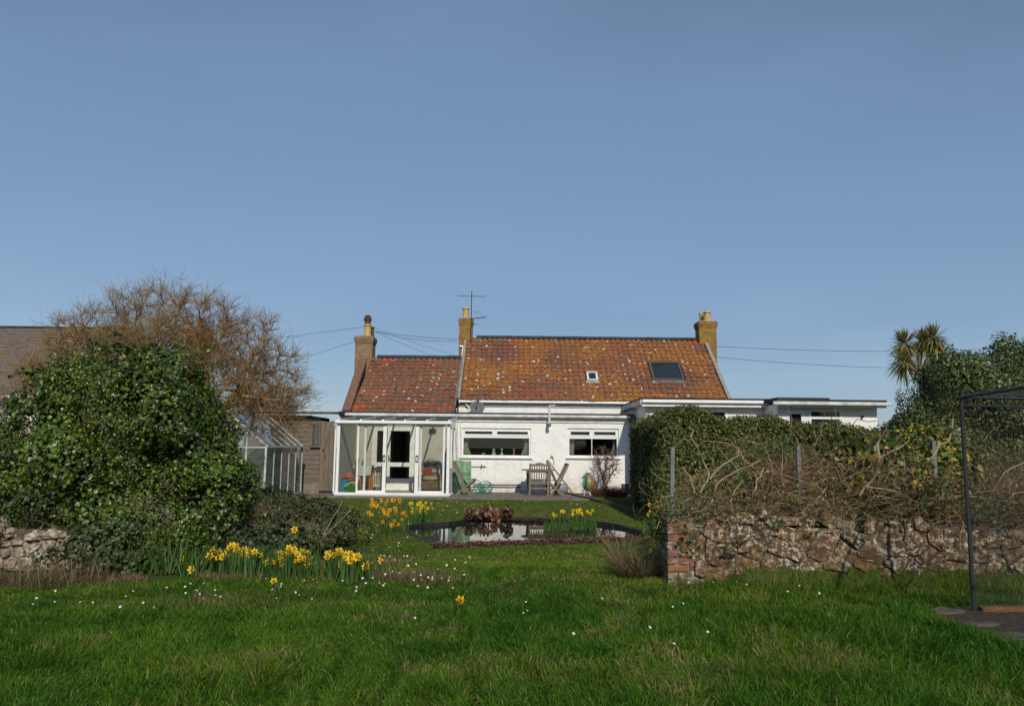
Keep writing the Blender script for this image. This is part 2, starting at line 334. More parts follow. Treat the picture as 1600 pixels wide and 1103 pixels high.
# ------------------------------------------------------------------ plant helpers
RNG = np.random.default_rng(7)
def unit(v): return v / np.maximum(np.linalg.norm(v, axis=-1, keepdims=True), 1e-9)
LEAF2 = (np.array([(0, 0, 0), (-.34, .45, .10), (0, 1, -.06), (.34, .45, .10)]), np.array([(0, 2, 1), (0, 3, 2)]))
LEAF4 = (np.array([(0, 0, 0), (-.50, .28, .10), (-.30, .66, .08), (0, 1, -.10), (.30, .66, .08), (.50, .28, .10)]), np.array([(0, 2, 1), (0, 3, 2), (0, 4, 3), (0, 5, 4)]))
def leaves(C, N, size, cols, shape=LEAF2, jitter=0.7, droop=0.5, rng=RNG):
    n = len(C); T, F = shape
    N = unit(unit(N) + rng.normal(0, jitter, (n, 3)) * 0.7)
    t = rng.normal(0, 1, (n, 3)); t[:, 2] -= droop * 2; t = unit(t - N * (t * N).sum(1, keepdims=True)); b = np.cross(N, t)
    size = np.broadcast_to(size, (n,))
    V = C[:, None] + size[:, None, None] * (T[None, :, 0:1] * b[:, None] + T[None, :, 1:2] * t[:, None] + T[None, :, 2:3] * N[:, None])
    k = len(T); tri = (F[None] + (np.arange(n) * k)[:, None, None]).reshape(-1, 3)
    return V.reshape(-1, 3), tri, np.repeat(cols, k, axis=0)
def tint(n, cs, w=None, var=0.25, rng=RNG):
    cs = np.array(cs); i = rng.choice(len(cs), n, p=w); j = rng.choice(len(cs), n, p=w); k = rng.random((n, 1)) * 0.5
    return np.clip((cs[i] * (1 - k) + cs[j] * k) * np.exp(rng.normal(0, var, (n, 1))), 0, 1)
def ell_surface(ells, n, rng=RNG, zmin=-9):
    """points with normals on the outside of a union of ellipsoids"""
    e = np.array([[*c, *r] for c, r in ells], float); a = (e[:, 3] * e[:, 4] + e[:, 4] * e[:, 5] + e[:, 3] * e[:, 5]); P, Q = [], []; got = 0
    while got < n:
        i = rng.choice(len(e), n * 2, p=a / a.sum()); d = unit(rng.normal(0, 1, (n * 2, 3)))
        p = e[i, :3] + d * e[i, 3:]; q = unit(d / e[i, 3:]); ok = p[:, 2] > zmin
        for k in range(len(e)):
            f = (((p - e[k, :3]) / e[k, 3:]) ** 2).sum(1); ok &= (i == k) | (f > 0.95)
        P.append(p[ok]); Q.append(q[ok]); got += ok.sum()
    return np.concatenate(P)[:n], np.concatenate(Q)[:n]
def clumps(ells, nc, rr, per, rng=RNG, out=0.35, zmin=-9, depth=0.55):
    c, q = ell_surface(ells, nc, rng, zmin); r = rng.uniform(*rr, nc)
    c = c + q * rng.normal(0, out * 0.35, (nc, 1)) * r[:, None]
    d = unit(rng.normal(0, 1, (nc, per, 3)) + q[:, None] * 0.75); rad = r[:, None, None] * rng.uniform(depth, 1.0, (nc, per, 1)) ** 0.5
    return (c[:, None] + d * rad).reshape(-1, 3), (d * 0.6 + q[:, None] * 0.6).reshape(-1, 3)
def tubes(polys, radii, cols, sides=3):
    """many tapered twigs; polys: list of (k,3) arrays, radii: (r0, r1), cols (n,3)"""
    V, T, C = [], [], []; base = 0; by = {}
    for i, p in enumerate(polys): by.setdefault(len(p), []).append(i)
    ang = np.arange(sides) * 2 * np.pi / sides
    for k, ids in by.items():
        P = np.array([polys[i] for i in ids], float); n = len(ids); R = np.array([radii[i] for i in ids]); cc = np.array([cols[i] for i in ids])
        D = np.gradient(P, axis=1); D = unit(D); ref = np.where(np.abs(D[..., 2:3]) < 0.9, np.array([0, 0, 1.0]), np.array([1.0, 0, 0]))
        A = unit(np.cross(D, ref)); B = np.cross(D, A); w = np.linspace(0, 1, k)[None, :, None]; r = R[:, 0, None, None] * (1 - w) + R[:, 1, None, None] * w
        ring = P[:, :, None] + r[..., None] * (A[:, :, None] * np.cos(ang)[None, None, :, None] + B[:, :, None] * np.sin(ang)[None, None, :, None])
        V.append(ring.reshape(-1, 3)); C.append(np.repeat(cc, k * sides, axis=0))
        q = []
        for s in range(k - 1):
            for a in range(sides):
                b = (a + 1) % sides; i0, i1, j0, j1 = s * sides + a, s * sides + b, (s + 1) * sides + a, (s + 1) * sides + b
                q += [(i0, i1, j1), (i0, j1, j0)]
        T.append((np.array(q)[None] + (np.arange(n) * k * sides)[:, None, None]).reshape(-1, 3) + base); base += n * k * sides
    return np.concatenate(V), np.concatenate(T), np.concatenate(C)
def wob(p, q, k, amt, rng=RNG, sag=0.0):
    p, q = np.array(p, float), np.array(q, float); t = np.linspace(0, 1, k)[:, None]; L = np.linalg.norm(q - p)
    o = rng.normal(0, amt * L, (k, 3)) * np.sin(t * np.pi); o[:, 2] += (sag * L * np.sin(t * np.pi))[:, 0]
    return p * (1 - t) + q * t + o
def grow(p, tips, out, rng, lev=0, frac=(0.28, 0.5)):
    """limbs that fork towards groups of twig tips, so the crown fills its own outline"""
    n = len(tips)
    if n <= 2:
        for t in tips: out.append((wob(p, t, 5, 0.05, rng, 0.03), 1, lev))
        return
    c = tips[rng.choice(n, 2, replace=False)]
    for _ in range(4):
        w = np.argmin(((tips[:, None] - c[None]) ** 2).sum(2), 1)
        c = np.array([tips[w == k].mean(0) if (w == k).any() else c[k] for k in (0, 1)])
    for k in (0, 1):
        g = tips[w == k]
        if not len(g): continue
        if len(g) <= 2: grow(p, g, out, rng, lev + 1); continue
        q = p + (g.mean(0) - p) * rng.uniform(*frac) + rng.normal(0, 0.03, 3) * np.linalg.norm(g.mean(0) - p)
        out.append((wob(p, q, 4, 0.06, rng), len(g), lev)); grow(q, g, out, rng, lev + 1)
def merge(parts):
    V, T, C = [], [], []; b = 0
    for v, t, c in parts: V.append(v); T.append(t + b); C.append(c); b += len(v)
    return np.concatenate(V), np.concatenate(T), np.concatenate(C)
def blades(P, h, w, cols, lean=0.35, segs=2, rng=RNG, dirs=None, curl=0.5):
    """grass-like blades from base points"""
    n = len(P); h = np.broadcast_to(h, (n,)); w = np.broadcast_to(w, (n,))
    a = rng.uniform(0, 2 * np.pi, n); side = np.stack([np.cos(a), np.sin(a), np.zeros(n)], 1)
    if dirs is None:
        b = rng.uniform(0, 2 * np.pi, n); dirs = np.stack([np.cos(b), np.sin(b), np.zeros(n)], 1) * np.abs(rng.normal(0, lean, (n, 1)))
    up = unit(np.concatenate([dirs[:, :2], np.ones((n, 1))], 1)); V = []
    for s in range(segs):
        t = s / segs; c = P + up * (h * t)[:, None] + dirs * (h * curl * t * t)[:, None]; k = (w * 0.5 * (1 - 0.55 * t * t))[:, None]
        V += [c - side * k, c + side * k]
    tip = P + up * h[:, None] + dirs * (h * curl)[:, None]; tip[:, 2] -= (np.linalg.norm(dirs, axis=1) * h * curl * 0.5); V.append(tip)
    V = np.stack(V, 1); k = V.shape[1]; F = []
    for s in range(segs - 1): F += [(2 * s, 2 * s + 1, 2 * s + 3), (2 * s, 2 * s + 3, 2 * s + 2)]
    F.append((k - 3, k - 2, k - 1))
    tri = (np.array(F)[None] + (np.arange(n) * k)[:, None, None]).reshape(-1, 3)
    return V.reshape(-1, 3), tri, np.repeat(cols, k, axis=0)
def vnoise(x, y, s, seed=0):
    """smooth value noise on the ground plane"""
    r = np.random.default_rng(seed); G = r.random((64, 64)); u, v = x / s + 1000, y / s + 1000
    i, j = np.floor(u).astype(int), np.floor(v).astype(int); f, g = u - i, v - j; f, g = f * f * (3 - 2 * f), g * g * (3 - 2 * g)
    a, b, c, d = G[i % 64, j % 64], G[(i + 1) % 64, j % 64], G[i % 64, (j + 1) % 64], G[(i + 1) % 64, (j + 1) % 64]
    return (a * (1 - f) + b * f) * (1 - g) + (c * (1 - f) + d * f) * g
def inpoly(x, y, poly):
    r = np.zeros(np.shape(x), bool); n = len(poly)
    for i in range(n):
        (xa, ya), (xb, yb) = poly[i], poly[(i + 1) % n]
        r ^= ((ya > y) != (yb > y)) & (x < (xb - xa) * (y - ya) / (yb - ya + 1e-12) + xa)
    return r

# ------------------------------------------------------------------ ground, pond, patio
YE, YM, YC = 24.3, 26.0, 21.9
pond_px = [(628, 824), (660, 821), (700, 819), (724, 815), (732, 810), (775, 809), (816, 811), (860, 813), (919, 816), (962, 822), (1000, 830), (1026, 838), (985, 842), (900, 845), (800, 849), (735, 851), (690, 850), (655, 838)]
POND = [(ground(*p).x, ground(*p).y) for p in pond_px]
PC = np.array(POND).mean(0)
def sstep(a, b, x): t = np.clip((x - a) / (b - a), 0, 1); return t * t * (3 - 2 * t)
def gz(x, y):
    x, y = np.asarray(x, float), np.asarray(y, float)
    z = 0.42 * sstep(1.95, 2.5, x) * sstep(7.95, 8.3, y) * (1 - sstep(11, 15, y)) + (vnoise(x, y, 1.7, 3) - 0.5) * 0.05 * (1 - sstep(18, 21, y)) * sstep(2.0, 3.5, np.abs(y)) + (vnoise(x, y, 0.55, 4) - 0.5) * 0.02 * (1 - sstep(14, 18, y))
    z = z * (1 - sstep(0, 1, inpoly(x, y, [(PC[0] + (a - PC[0]) * 1.25, PC[1] + (b - PC[1]) * 1.25) for a, b in POND]) * 1.0))
    z = z - DIP * sstep(9.4, 11.6, y) * (1 - sstep(17.0, 21.0, y))
    z = np.where(inpoly(x, y, [(PC[0] + (a - PC[0]) * 0.985, PC[1] + (b - PC[1]) * 0.985) for a, b in POND]), -0.6, z)
    return z
xs = np.concatenate([[-3000, -800, -250, -90, -40, -22], np.arange(-15, 15.01, 0.1), [22, 40, 90, 250, 800, 3000]])
ys = np.concatenate([[-3000, -800, -250, -90, -30, -8], np.arange(-1, 24.5, 0.1), [30, 45, 90, 250, 800, 3000]])
gx, gy = np.meshgrid(xs, ys); G = np.stack([gx, gy, gz(gx, gy) - 0.004], 2).reshape(-1, 3); nx, ny = len(xs), len(ys)
ii = (np.arange(ny - 1)[:, None] * nx + np.arange(nx - 1)[None]).ravel()
def lawn_mat():
    m, n, l, p = _new('lawn_thatch'); p.inputs['Roughness'].default_value = 0.95; p.inputs['Specular IOR Level'].default_value = 0.1
    c = mixc(n, l, ramp(n, l, noise(n, l, 1.3, 6, 0.65), 0.35, 0.68), (0.060, 0.100, 0.016), (0.095, 0.105, 0.028))
    c = mixc(n, l, ramp(n, l, noise(n, l, 26, 5, 0.7), 0.45, 0.70), c, (0.05, 0.042, 0.022))
    l.new(c, p.inputs['Base Color']); bump(n, l, p, noise(n, l, 40, 6, 0.75), 1.0, 0.03); return m
lawn = link('lawn', fast_mesh('lawn', G, np.stack([ii, ii + 1, ii + nx + 1, ii + nx], 1), None, [lawn_mat()], True)); tag(lawn, 'wide green lawn running from the foreground to the cottage', 'lawn', kind='structure')
def water_mat():
    m, n, l, p = _new('still_pond_water'); p.inputs['Base Color'].default_value = (0.012, 0.014, 0.010, 1); p.inputs['Roughness'].default_value = 0.015; p.inputs['IOR'].default_value = 1.33; p.inputs['Specular IOR Level'].default_value = 0.5
    bump(n, l, p, noise(n, l, 2.2, 2, 0.5), 0.012, 0.05); return m
mb = MB(); WZ = float(np.mean([dip(b) for a, b in POND])); mb.add([(a, b, WZ - 0.022) for a, b in [(PC[0] + (a - PC[0]) * 1.0, PC[1] + (b - PC[1]) * 1.0) for a, b in POND]], [tuple(range(len(POND)))])
tag(mb.build('pond_water', water_mat()), 'still dark pond water reflecting the white cottage', 'water', kind='structure')
# black liner lip round the pond, seen mostly along the far and left edges
mb = MB(); lip = [Vector((a, b, 0.005)) for a, b in POND]; nP = len(lip)
cx, cy = PC
inner = [Vector((cx + (p.x - cx) * 0.985, cy + (p.y - cy) * 0.985, -0.14)) for p in lip]; rim = lambda p: 0.0 + 0.045 * float(sstep(-0.7, 0.8, p.y - cy)); top = [Vector((cx + (p.x - cx) * 0.992, cy + (p.y - cy) * 0.992, rim(p))) for p in lip]
topo = [Vector((cx + (p.x - cx) * 1.03, cy + (p.y - cy) * 1.02, rim(p) + 0.004)) for p in lip]; outer = [Vector((cx + (p.x - cx) * 1.05, cy + (p.y - cy) * 1.035, -0.05)) for p in lip]
mb.add(inner + top + topo + outer, [(r * nP + i, r * nP + (i + 1) % nP, (r + 1) * nP + (i + 1) % nP, (r + 1) * nP + i) for r in range(3) for i in range(nP)])
mb.v = [(a, b, c + WZ) for a, b, c in mb.v]
tag(recentre(mb.build('pond_liner', m_liner)), 'black rubber liner lip round the edge of the pond', 'pond liner')
# paving
mb = MB(); mb.box(X(492, 22.4), 3.9, 21.35, YE + 0.1, -0.1, 0.035); tag(mb.build('patio', m_paving), 'pinkish grey paved strip along the cottage wall', 'patio', kind='structure')

# ------------------------------------------------------------------ cottage
ROOT = (0.8, YM, 0)
cot = thing('cottage', ROOT, 'white rendered cottage with lichened clay pantile roofs and three brick chimneys', 'house')
xeL, xeR = X(712, YE), X(989, YE); zE = Z(650, YE, 850)
w1 = (X(721, YE), X(829.5, YE), Z(714, YE, 775), Z(669, YE, 775)); w2 = (X(887, YE), X(967, YE), Z(714.5, YE, 927), Z(669.5, YE, 927))
wallrear = wall_open(MB(), xeL, xeR, 0, zE - 0.02, YE, 0.22, [w1, w2]).build('rear_wall', m_render, cot)
# left wing wall behind the conservatory, painted cream, with the French door opening
xlL = X(531, YE); dr = (X(580.5, YE), X(648, YE), 0.06, Z(664, YE, 610))
wall_open(MB(), xlL, xeL - 0.003, 0, zE - 0.05, YE, 0.22, [dr]).build('wing_wall', m_cream, cot)
# upper main wall, gables and room lining
zMe, zMr, yMe, yMr = Z(625.5, 25.85, 850), Z(529.5, 29.2, 915), 25.85, 29.2
zLe, zLr, yLe, yLr = Z(645.5, 24.3, 620), Z(559, 27.6, 650), 24.3, 27.6
xmL, xmR = X(715, yMe), X(1142, yMe)
xw0, xw1, xwr = X(534, yLe), xmL - 0.03, X(561, yLr)
mb = MB(); mb.box(xmL, xmR - 0.12, YM, YM + 0.25, zE - 0.1, zMe + 0.02)
for xg in (xmL + 0.12, xmR - 0.14):
    mb.prism([(xg, YM + 0.26, 0.02), (xg, YM + 0.26, zMe - 0.02), (xg, yMr, zMr - 0.12), (xg, 2 * yMr - YM, zMe - 0.02), (xg, 2 * yMr - YM, 0.02)], (-0.22, 0, 0))
mb.build('main_wall', m_render, cot)
mb = MB(); mb.prism([(xw0 + 0.2, yLe + 0.3, 0), (xw0 + 0.2, yLe + 0.3, zLe), (xwr + 0.12, yLr, zLr - 0.1), (xwr + 0.12, 2 * yLr - yLe, zLe), (xw0 + 0.2, 2 * yLr - yLe, 0)], (-0.2, 0, 0)); mb.build('gable_wall', m_brick_left, cot)
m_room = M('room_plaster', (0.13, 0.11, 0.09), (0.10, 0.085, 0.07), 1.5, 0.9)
mb = MB()
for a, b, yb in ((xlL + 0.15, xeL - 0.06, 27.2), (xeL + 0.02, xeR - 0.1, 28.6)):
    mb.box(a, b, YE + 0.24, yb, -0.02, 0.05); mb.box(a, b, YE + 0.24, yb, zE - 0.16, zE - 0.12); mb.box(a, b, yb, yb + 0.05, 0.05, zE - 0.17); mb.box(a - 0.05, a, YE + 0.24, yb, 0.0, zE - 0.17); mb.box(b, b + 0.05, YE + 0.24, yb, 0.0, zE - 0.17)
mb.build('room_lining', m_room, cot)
# flat felt roof of the rear range, fascia and gutter line
mb = MB(); mb.box(xeL - 0.02, xeR + 0.02, YE - 0.16, YM + 0.02, zE + 0.04, zE + 0.085); mb.box(xw0 - 0.1, xeL - 0.021, YE - 0.18, YE + 0.2, zE + 0.035, zE + 0.078); mb.build('flat_roof', m_felt, cot)
mb = MB(); mb.box(xw0 - 0.08, xeR, YE - 0.12, YE - 0.003, zE - 0.10, zE + 0.036); fa = mb.build('fascia', m_whitepaint, cot)
mb = MB(); mb.box(xw0 - 0.1, xeR - 0.1, YE - 0.205, YE - 0.123, zE - 0.055, zE + 0.03); mb.build('gutter', m_greywhite, fa, bevel=0.02)
mb = MB(); mb.box(xeL, xeR - 0.08, YE - 0.04, YE - 0.002, zE - 0.20, zE - 0.105); mb.build('fascia_board', m_whitepaint, fa)
mb = MB(); mb.box(xmL, xeR + 0.15, yMe - 0.06, yMe + 0.02, zMe - 0.10, zMe - 0.02); mb.build('gutter', m_white, cot, bevel=0.02)
mb = MB(); mb.box(xmL + 0.02, xeR + 0.15, YM - 0.04, YM - 0.002, zMe - 0.22, zMe - 0.11); mb.build('fascia', m_whitepaint, cot)
mb = MB(); p = at(727, 627, 25.9); mb.tube([p, p + Vector((0.03, 0.02, -0.12)), p + Vector((0.13, 0.05, -0.2)), (p.x + 0.13, 25.95, zE + 0.09)], 0.035, 10); mb.build('downpipe', m_white, cot, True)
mb = MB(); x = X(712.5, YE - 0.06); mb.tube([(x, YE - 0.16, zE - 0.03), (x, YE - 0.06, zE - 0.2), (x + 0.06, YE - 0.055, 1.0)], 0.035, 10); mb.tube([(x + 0.11, YE - 0.03, zE - 0.1), (x + 0.17, YE - 0.03, 0.95)], 0.012, 6); mb.build('downpipe', m_greywhite, cot, True)
x0 = X(986, YE); mb = MB(); mb.box(x0 - 0.02, x0 + 0.1, YE - 0.14, YE - 0.04, 0.0, zE + 0.06); mb.box(x0 - 0.1, x0 - 0.03, YE - 0.17, YE - 0.06, zE - 0.16, zE + 0.04); mb.build('corner_post', m_woodv, cot)
mb = MB(); a = at(969, 756, YE); mb.box(a.x, a.x + 0.30, YE - 0.02, YE - 0.002, a.z - 0.22, a.z + 0.04); vt = mb.build('air_vent', m_white, cot)
mb = MB(); mb.box(a.x + 0.03, a.x + 0.27, YE - 0.026, YE - 0.0205, a.z - 0.19, a.z + 0.01); mb.build('grille', m_potdark, vt)
mb = MB(); mb.box(X(740, YE), X(812, YE), YE - 0.03, YE - 0.002, Z(758, YE), Z(756.5, YE)); mb.box(X(740, YE), X(815, YE), YE - 0.03, YE - 0.002, Z(761.5, YE), Z(760, YE)); mb.build('wall_pipe', m_lead, cot)

def window(parent, op, tops, bots, tz, y=YE):
    x0, x1, z0, z1 = op; fw = 0.055
    mb = MB(); frame_box(mb, x0 + 0.003, x1 - 0.003, z0 + 0.003, z1 - 0.003, y + 0.05, fw, 0.07)
    zt = z0 + (z1 - z0) * tz; mb.box(x0 + fw, x1 - fw, y + 0.052, y + 0.118, zt - 0.035, zt + 0.035)
    cuts = [x0 + fw] + [x0 + (x1 - x0) * t for t in tops] + [x1 - fw]
    for c in cuts[1:-1]: mb.box(c - 0.03, c + 0.03, y + 0.053, y + 0.117, zt + 0.036, z1 - fw)
    for t in bots: c = x0 + (x1 - x0) * t; mb.box(c - 0.012, c + 0.012, y + 0.06, y + 0.11, z0 + fw, zt - 0.036)
    w = mb.build('window', m_white, parent, bevel=0.006)
    for i in range(len(cuts) - 1):
        f = MB(); frame_box(f, cuts[i] + (0.031 if i else 0.0), cuts[i + 1] - (0.031 if i < len(cuts) - 2 else 0.0), zt + 0.037, z1 - fw - 0.001, y + 0.035, 0.045, 0.05); f.build('opener_frame', m_white, w, bevel=0.005)
        f = MB(); f.box(cuts[i] + 0.03, cuts[i + 1] - 0.03, y + 0.08, y + 0.084, zt + 0.05, z1 - fw - 0.02); f.build('pane', m_glass, w)
    bx = [x0 + fw] + [x0 + (x1 - x0) * t for t in bots] + [x1 - fw]
    for i in range(len(bx) - 1):
        f = MB(); f.box(bx[i] - 0.01, bx[i + 1] + 0.01, y + 0.082, y + 0.086, z0 + fw - 0.01, zt - 0.03); f.build('pane', m_glass, w)
    f = MB(); f.box(x0 - 0.06, x1 + 0.06, y - 0.07, y + 0.05, z0 - 0.045, z0 + 0.002); f.build('sill', m_white, w, bevel=0.008)
    return w
window(cot, w1, [0.475], [], 0.70); window(cot, w2, [0.475], [0.475], 0.68)

# French doors in the wing wall
x0, x1, z0, z1 = dr; yd = YE + 0.04
mb = MB(); frame_box(mb, x0 + 0.002, x1 - 0.002, z0, z1 - 0.002, yd, 0.06, 0.08); fd = mb.build('door_frame', m_whitepaint, cot)
def leaf(xa, xb):
    mb = MB(); s = 0.10; zm = z0 + (z1 - z0) * 0.36
    mb.box(xa, xa + s, yd + 0.01, yd + 0.05, z0 + 0.06, z1 - 0.062); mb.box(xb - s, xb, yd + 0.01, yd + 0.05, z0 + 0.06, z1 - 0.062)
    for a, b in ((z0 + 0.06, z0 + 0.36), (zm, zm + 0.13), (z1 - 0.18, z1 - 0.063)): mb.box(xa + s, xb - s, yd + 0.012, yd + 0.048, a, b)
    d = mb.build('door', m_whitepaint, cot)
    g = MB(); g.box(xa + s - 0.01, xb - s + 0.01, yd + 0.028, yd + 0.032, z0 + 0.3, z1 - 0.15); g.build('pane', m_glass, d)
    return d
leaf(x0 + 0.061, X(603.5, YE)); d2 = leaf(X(604.5, YE), x1 - 0.061)
mb = MB(); hx = X(607.5, YE); hz = Z(716, YE, 610); mb.box(hx - 0.02, hx + 0.02, yd + 0.0, yd + 0.009, hz - 0.1, hz + 0.1); mb.tube([(hx, yd - 0.05, hz), (hx + 0.1, yd - 0.05, hz)], 0.012, 6); mb.build('door_handle', M('brass', (0.30, 0.20, 0.07), None, 5, 0.4, metal=0.8), d2)
for px in (543, 676):
    a = at(px, 673, YE - 0.06); mb = MB(); mb.box(a.x - 0.11, a.x + 0.11, YE - 0.11, YE - 0.003, a.z - 0.035, a.z + 0.035)
    for k in range(3): mb.box(a.x - 0.09 + k * 0.07, a.x - 0.05 + k * 0.07, YE - 0.09, YE - 0.01, a.z + 0.036, a.z + 0.075)
    mb.build('wall_light', M('brown_wall_light', (0.055, 0.03, 0.02), None, 5, 0.6), cot)

# --- pantiled roofs: every tile its own curved piece
TW, TG = 0.192, 0.268
def tile_mesh(mats, seed):
    r = random.Random(seed); n = 8; top, lip = [], []; L = TG + 0.07
    for i in range(n + 1):
        u = i / n; h = 0.024 * math.sin(2 * math.pi * (u - 0.12)) + 0.010 * math.sin(4 * math.pi * u + 0.5)
        top.append((u * (TW + 0.012), h))
    mb = MB(); vs = [(u, -0.0, h + 0.045) for u, h in top] + [(u, L, h + 0.012) for u, h in top] + [(u, 0.0, h + 0.022) for u, h in top]
    k = n + 1
    mb.add(vs, [(i, i + 1, k + i + 1, k + i) for i in range(n)] + [(2 * k + i, 2 * k + i + 1, i + 1, i) for i in range(n)] + [(0, k, 2 * k), (n, 2 * k + n, k + n)])
    me = bpy.data.meshes.new('tile'); me.from_pydata(mb.v, [], mb.f); me.materials.append(mats); me.polygons.foreach_set('use_smooth', [True] * len(me.polygons)); me.set_sharp_from_angle(angle=math.radians(50)); me.update(); return me
clay = [((0.27, 0.098, 0.055), (0.17, 0.078, 0.05)), ((0.235, 0.09, 0.055), (0.15, 0.075, 0.05)), ((0.205, 0.095, 0.06), (0.13, 0.08, 0.055)), ((0.30, 0.105, 0.052), (0.19, 0.08, 0.05)), ((0.19, 0.11, 0.08), (0.12, 0.085, 0.065))]
tm_main = [tile_mesh(tile_mat('lichened_clay_tile_%d' % i, a, b, (0.38, 0.165, 0.02), 0.84, orange_lo=0.47), i) for i, (a, b) in enumerate(clay)]
tm_wing = [tile_mesh(tile_mat('red_clay_tile_%d' % i, a, b, (0.30, 0.18, 0.06), 0.25, orange_lo=0.50), i) for i, (a, b) in enumerate(clay)]
tm_new = tile_mesh(M('new_red_clay_tile', (0.40, 0.085, 0.035), (0.32, 0.08, 0.035), 6, 0.85), 9)
def pantile_roof(name, label, xa, xb, ye, ze, yr, zr, meshes, skew=0.0, skip=(), fresh=(), limit=300, wts=(4, 4, 3, 1, 3)):
    e = Vector((xa, ye, ze)); v = Vector((0, yr - ye, zr - ze)); L = v.length; v.normalize(); nrm = Vector((1, 0, 0)).cross(v)
    slab = MB(); o = -0.05 * nrm
    A, B, C_, D = Vector((xa - 0.02, ye, ze)) + o, Vector((xb + 0.02, ye, ze)) + o, Vector((xb + 0.02, yr, zr)) + o, Vector((xa + skew - 0.02, yr, zr)) + o
    slab.prism([A, B, C_, D], -0.05 * nrm)
    back = Vector((0, 2 * (yr - ye), 0)); slab.prism([D + Vector((0, 0.02, 0)), C_ + Vector((0, 0.02, 0)), B + back, A + back], (0, 0, -0.06))
    roof = slab.build('roof', m_slate, cot); roof['label'] = label
    off = world_loc(roof); cols = int((xb - xa) / TW); tw = (xb - xa) / cols; rows = int(round(L / TG)); tg = (L - 0.06) / rows; rr = random.Random(5); n = 0
    rest = ([], [], []); nb = 0
    basis = Matrix((Vector((1, 0, 0)), v, nrm)).transposed().to_4x4()
    for r in range(rows):
        for c in range(cols):
            P = e + Vector((c * tw, 0, 0)) + v * (r * tg - 0.05)
            if c * tw < skew * (r + 0.3) / rows: continue
            cen = P + Vector((tw / 2, 0, 0)) + v * 0.15
            if any(a - 0.02 < cen.x < b + 0.02 and lo - 0.02 < (cen - e).dot(v) < hi + 0.02 for a, b, lo, hi in skip): continue
            pn = 0.5 + 0.5 * math.sin(c * 0.33 + 1.7 * math.sin(r * 0.5)) * math.cos(r * 0.41 + 0.9 * math.sin(c * 0.27)); me = rr.choices(meshes, wts)[0] if rr.random() < 0.4 else meshes[(0, 3, 1, 2, 1)[int(pn * 4.99)]]
            if any((cen - Vector(q)).length < 0.16 for q in fresh): me = tm_new
            j = Matrix.Translation(P + nrm * rr.uniform(-0.005, 0.009) + v * rr.gauss(0, 0.008) + nrm * (0.018 * math.sin(c * 0.21 + 1) * math.sin(r * 0.45))) @ basis @ Matrix.Rotation(rr.gauss(0, 0.02), 4, 'Z') @ Matrix.Rotation(rr.gauss(0, 0.012), 4, 'X') @ Matrix.Diagonal((tw / TW, 1, 1, 1))
            if n < limit:
                t = bpy.data.objects.new('tile', me); COL.objects.link(t); t.parent = roof; t.matrix_local = Matrix.Translation(-off) @ j; n += 1
            else:
                b = len(rest[0]); rest[0].extend([tuple((j @ q.co) - off) for q in me.vertices]); rest[1].extend([tuple(i + b for i in p.vertices) for p in me.polygons]); rest[2].extend([(meshes + [tm_new]).index(me)] * len(me.polygons))
    if rest[0]:
        me = bpy.data.meshes.new('tile_field'); me.from_pydata(rest[0], [], rest[1])
        for q in meshes + [tm_new]: me.materials.append(q.materials[0])
        me.polygons.foreach_set('material_index', rest[2]); me.polygons.foreach_set('use_smooth', [True] * len(me.polygons)); me.set_sharp_from_angle(angle=math.radians(50)); me.update()
        o = link('tile_field', me, roof); o['kind'] = 'stuff'
    return roof, e, v, nrm, L
nM = Vector((1, 0, 0)).cross(Vector((0, yMr - yMe, zMr - zMe)).normalized()); eM = Vector((0, yMe, zMe)); vM = Vector((0, yMr - yMe, zMr - zMe)).normalized()
def roofuv(px, py, e, n, v): q = on_plane(px, py, e, n); return q.x, (q - e).dot(v)
a1, a2 = roofuv(1021, 596, eM, nM, vM), roofuv(1060, 569, eM, nM, vM); VEL = (min(a1[0], a2[0]) - 0.02, a2[0], a1[1], a2[1])
b1, b2 = roofuv(917.5, 597, eM, nM, vM), roofuv(932.5, 584, eM, nM, vM); SKY = (b1[0], b2[0], b1[1], b2[1])
fr = [on_plane(px, py, eM, nM) for px, py in ((805, 533), (1083, 535))]
roofM, *_ = pantile_roof('roof', 'steep pantile roof crusted with orange lichen', xmL + 0.07, xmR - 0.05, yMe, zMe, yMr, zMr, tm_main, 0.0, (VEL, SKY), fr)
nL = Vector((1, 0, 0)).cross(Vector((0, yLr - yLe, zLr - zLe)).normalized()); eL = Vector((0, yLe, zLe)); vL = Vector((0, yLr - yLe, zLr - zLe)).normalized()
c1, c2 = roofuv(617, 612, eL, nL, vL), roofuv(622, 603, eL, nL, vL)
roofL, *_ = pantile_roof('roof', 'lower red pantile roof of the left wing', xw0 + 0.25, xw1 - 0.02, yLe, zLe, yLr, zLr, tm_wing, 0.0, ((c1[0], c2[0], c1[1], c2[1]),), [on_plane(px, py, eL, nL) for px, py in ((606, 564), (612, 564), (545, 640), (551, 628), (561, 636))])
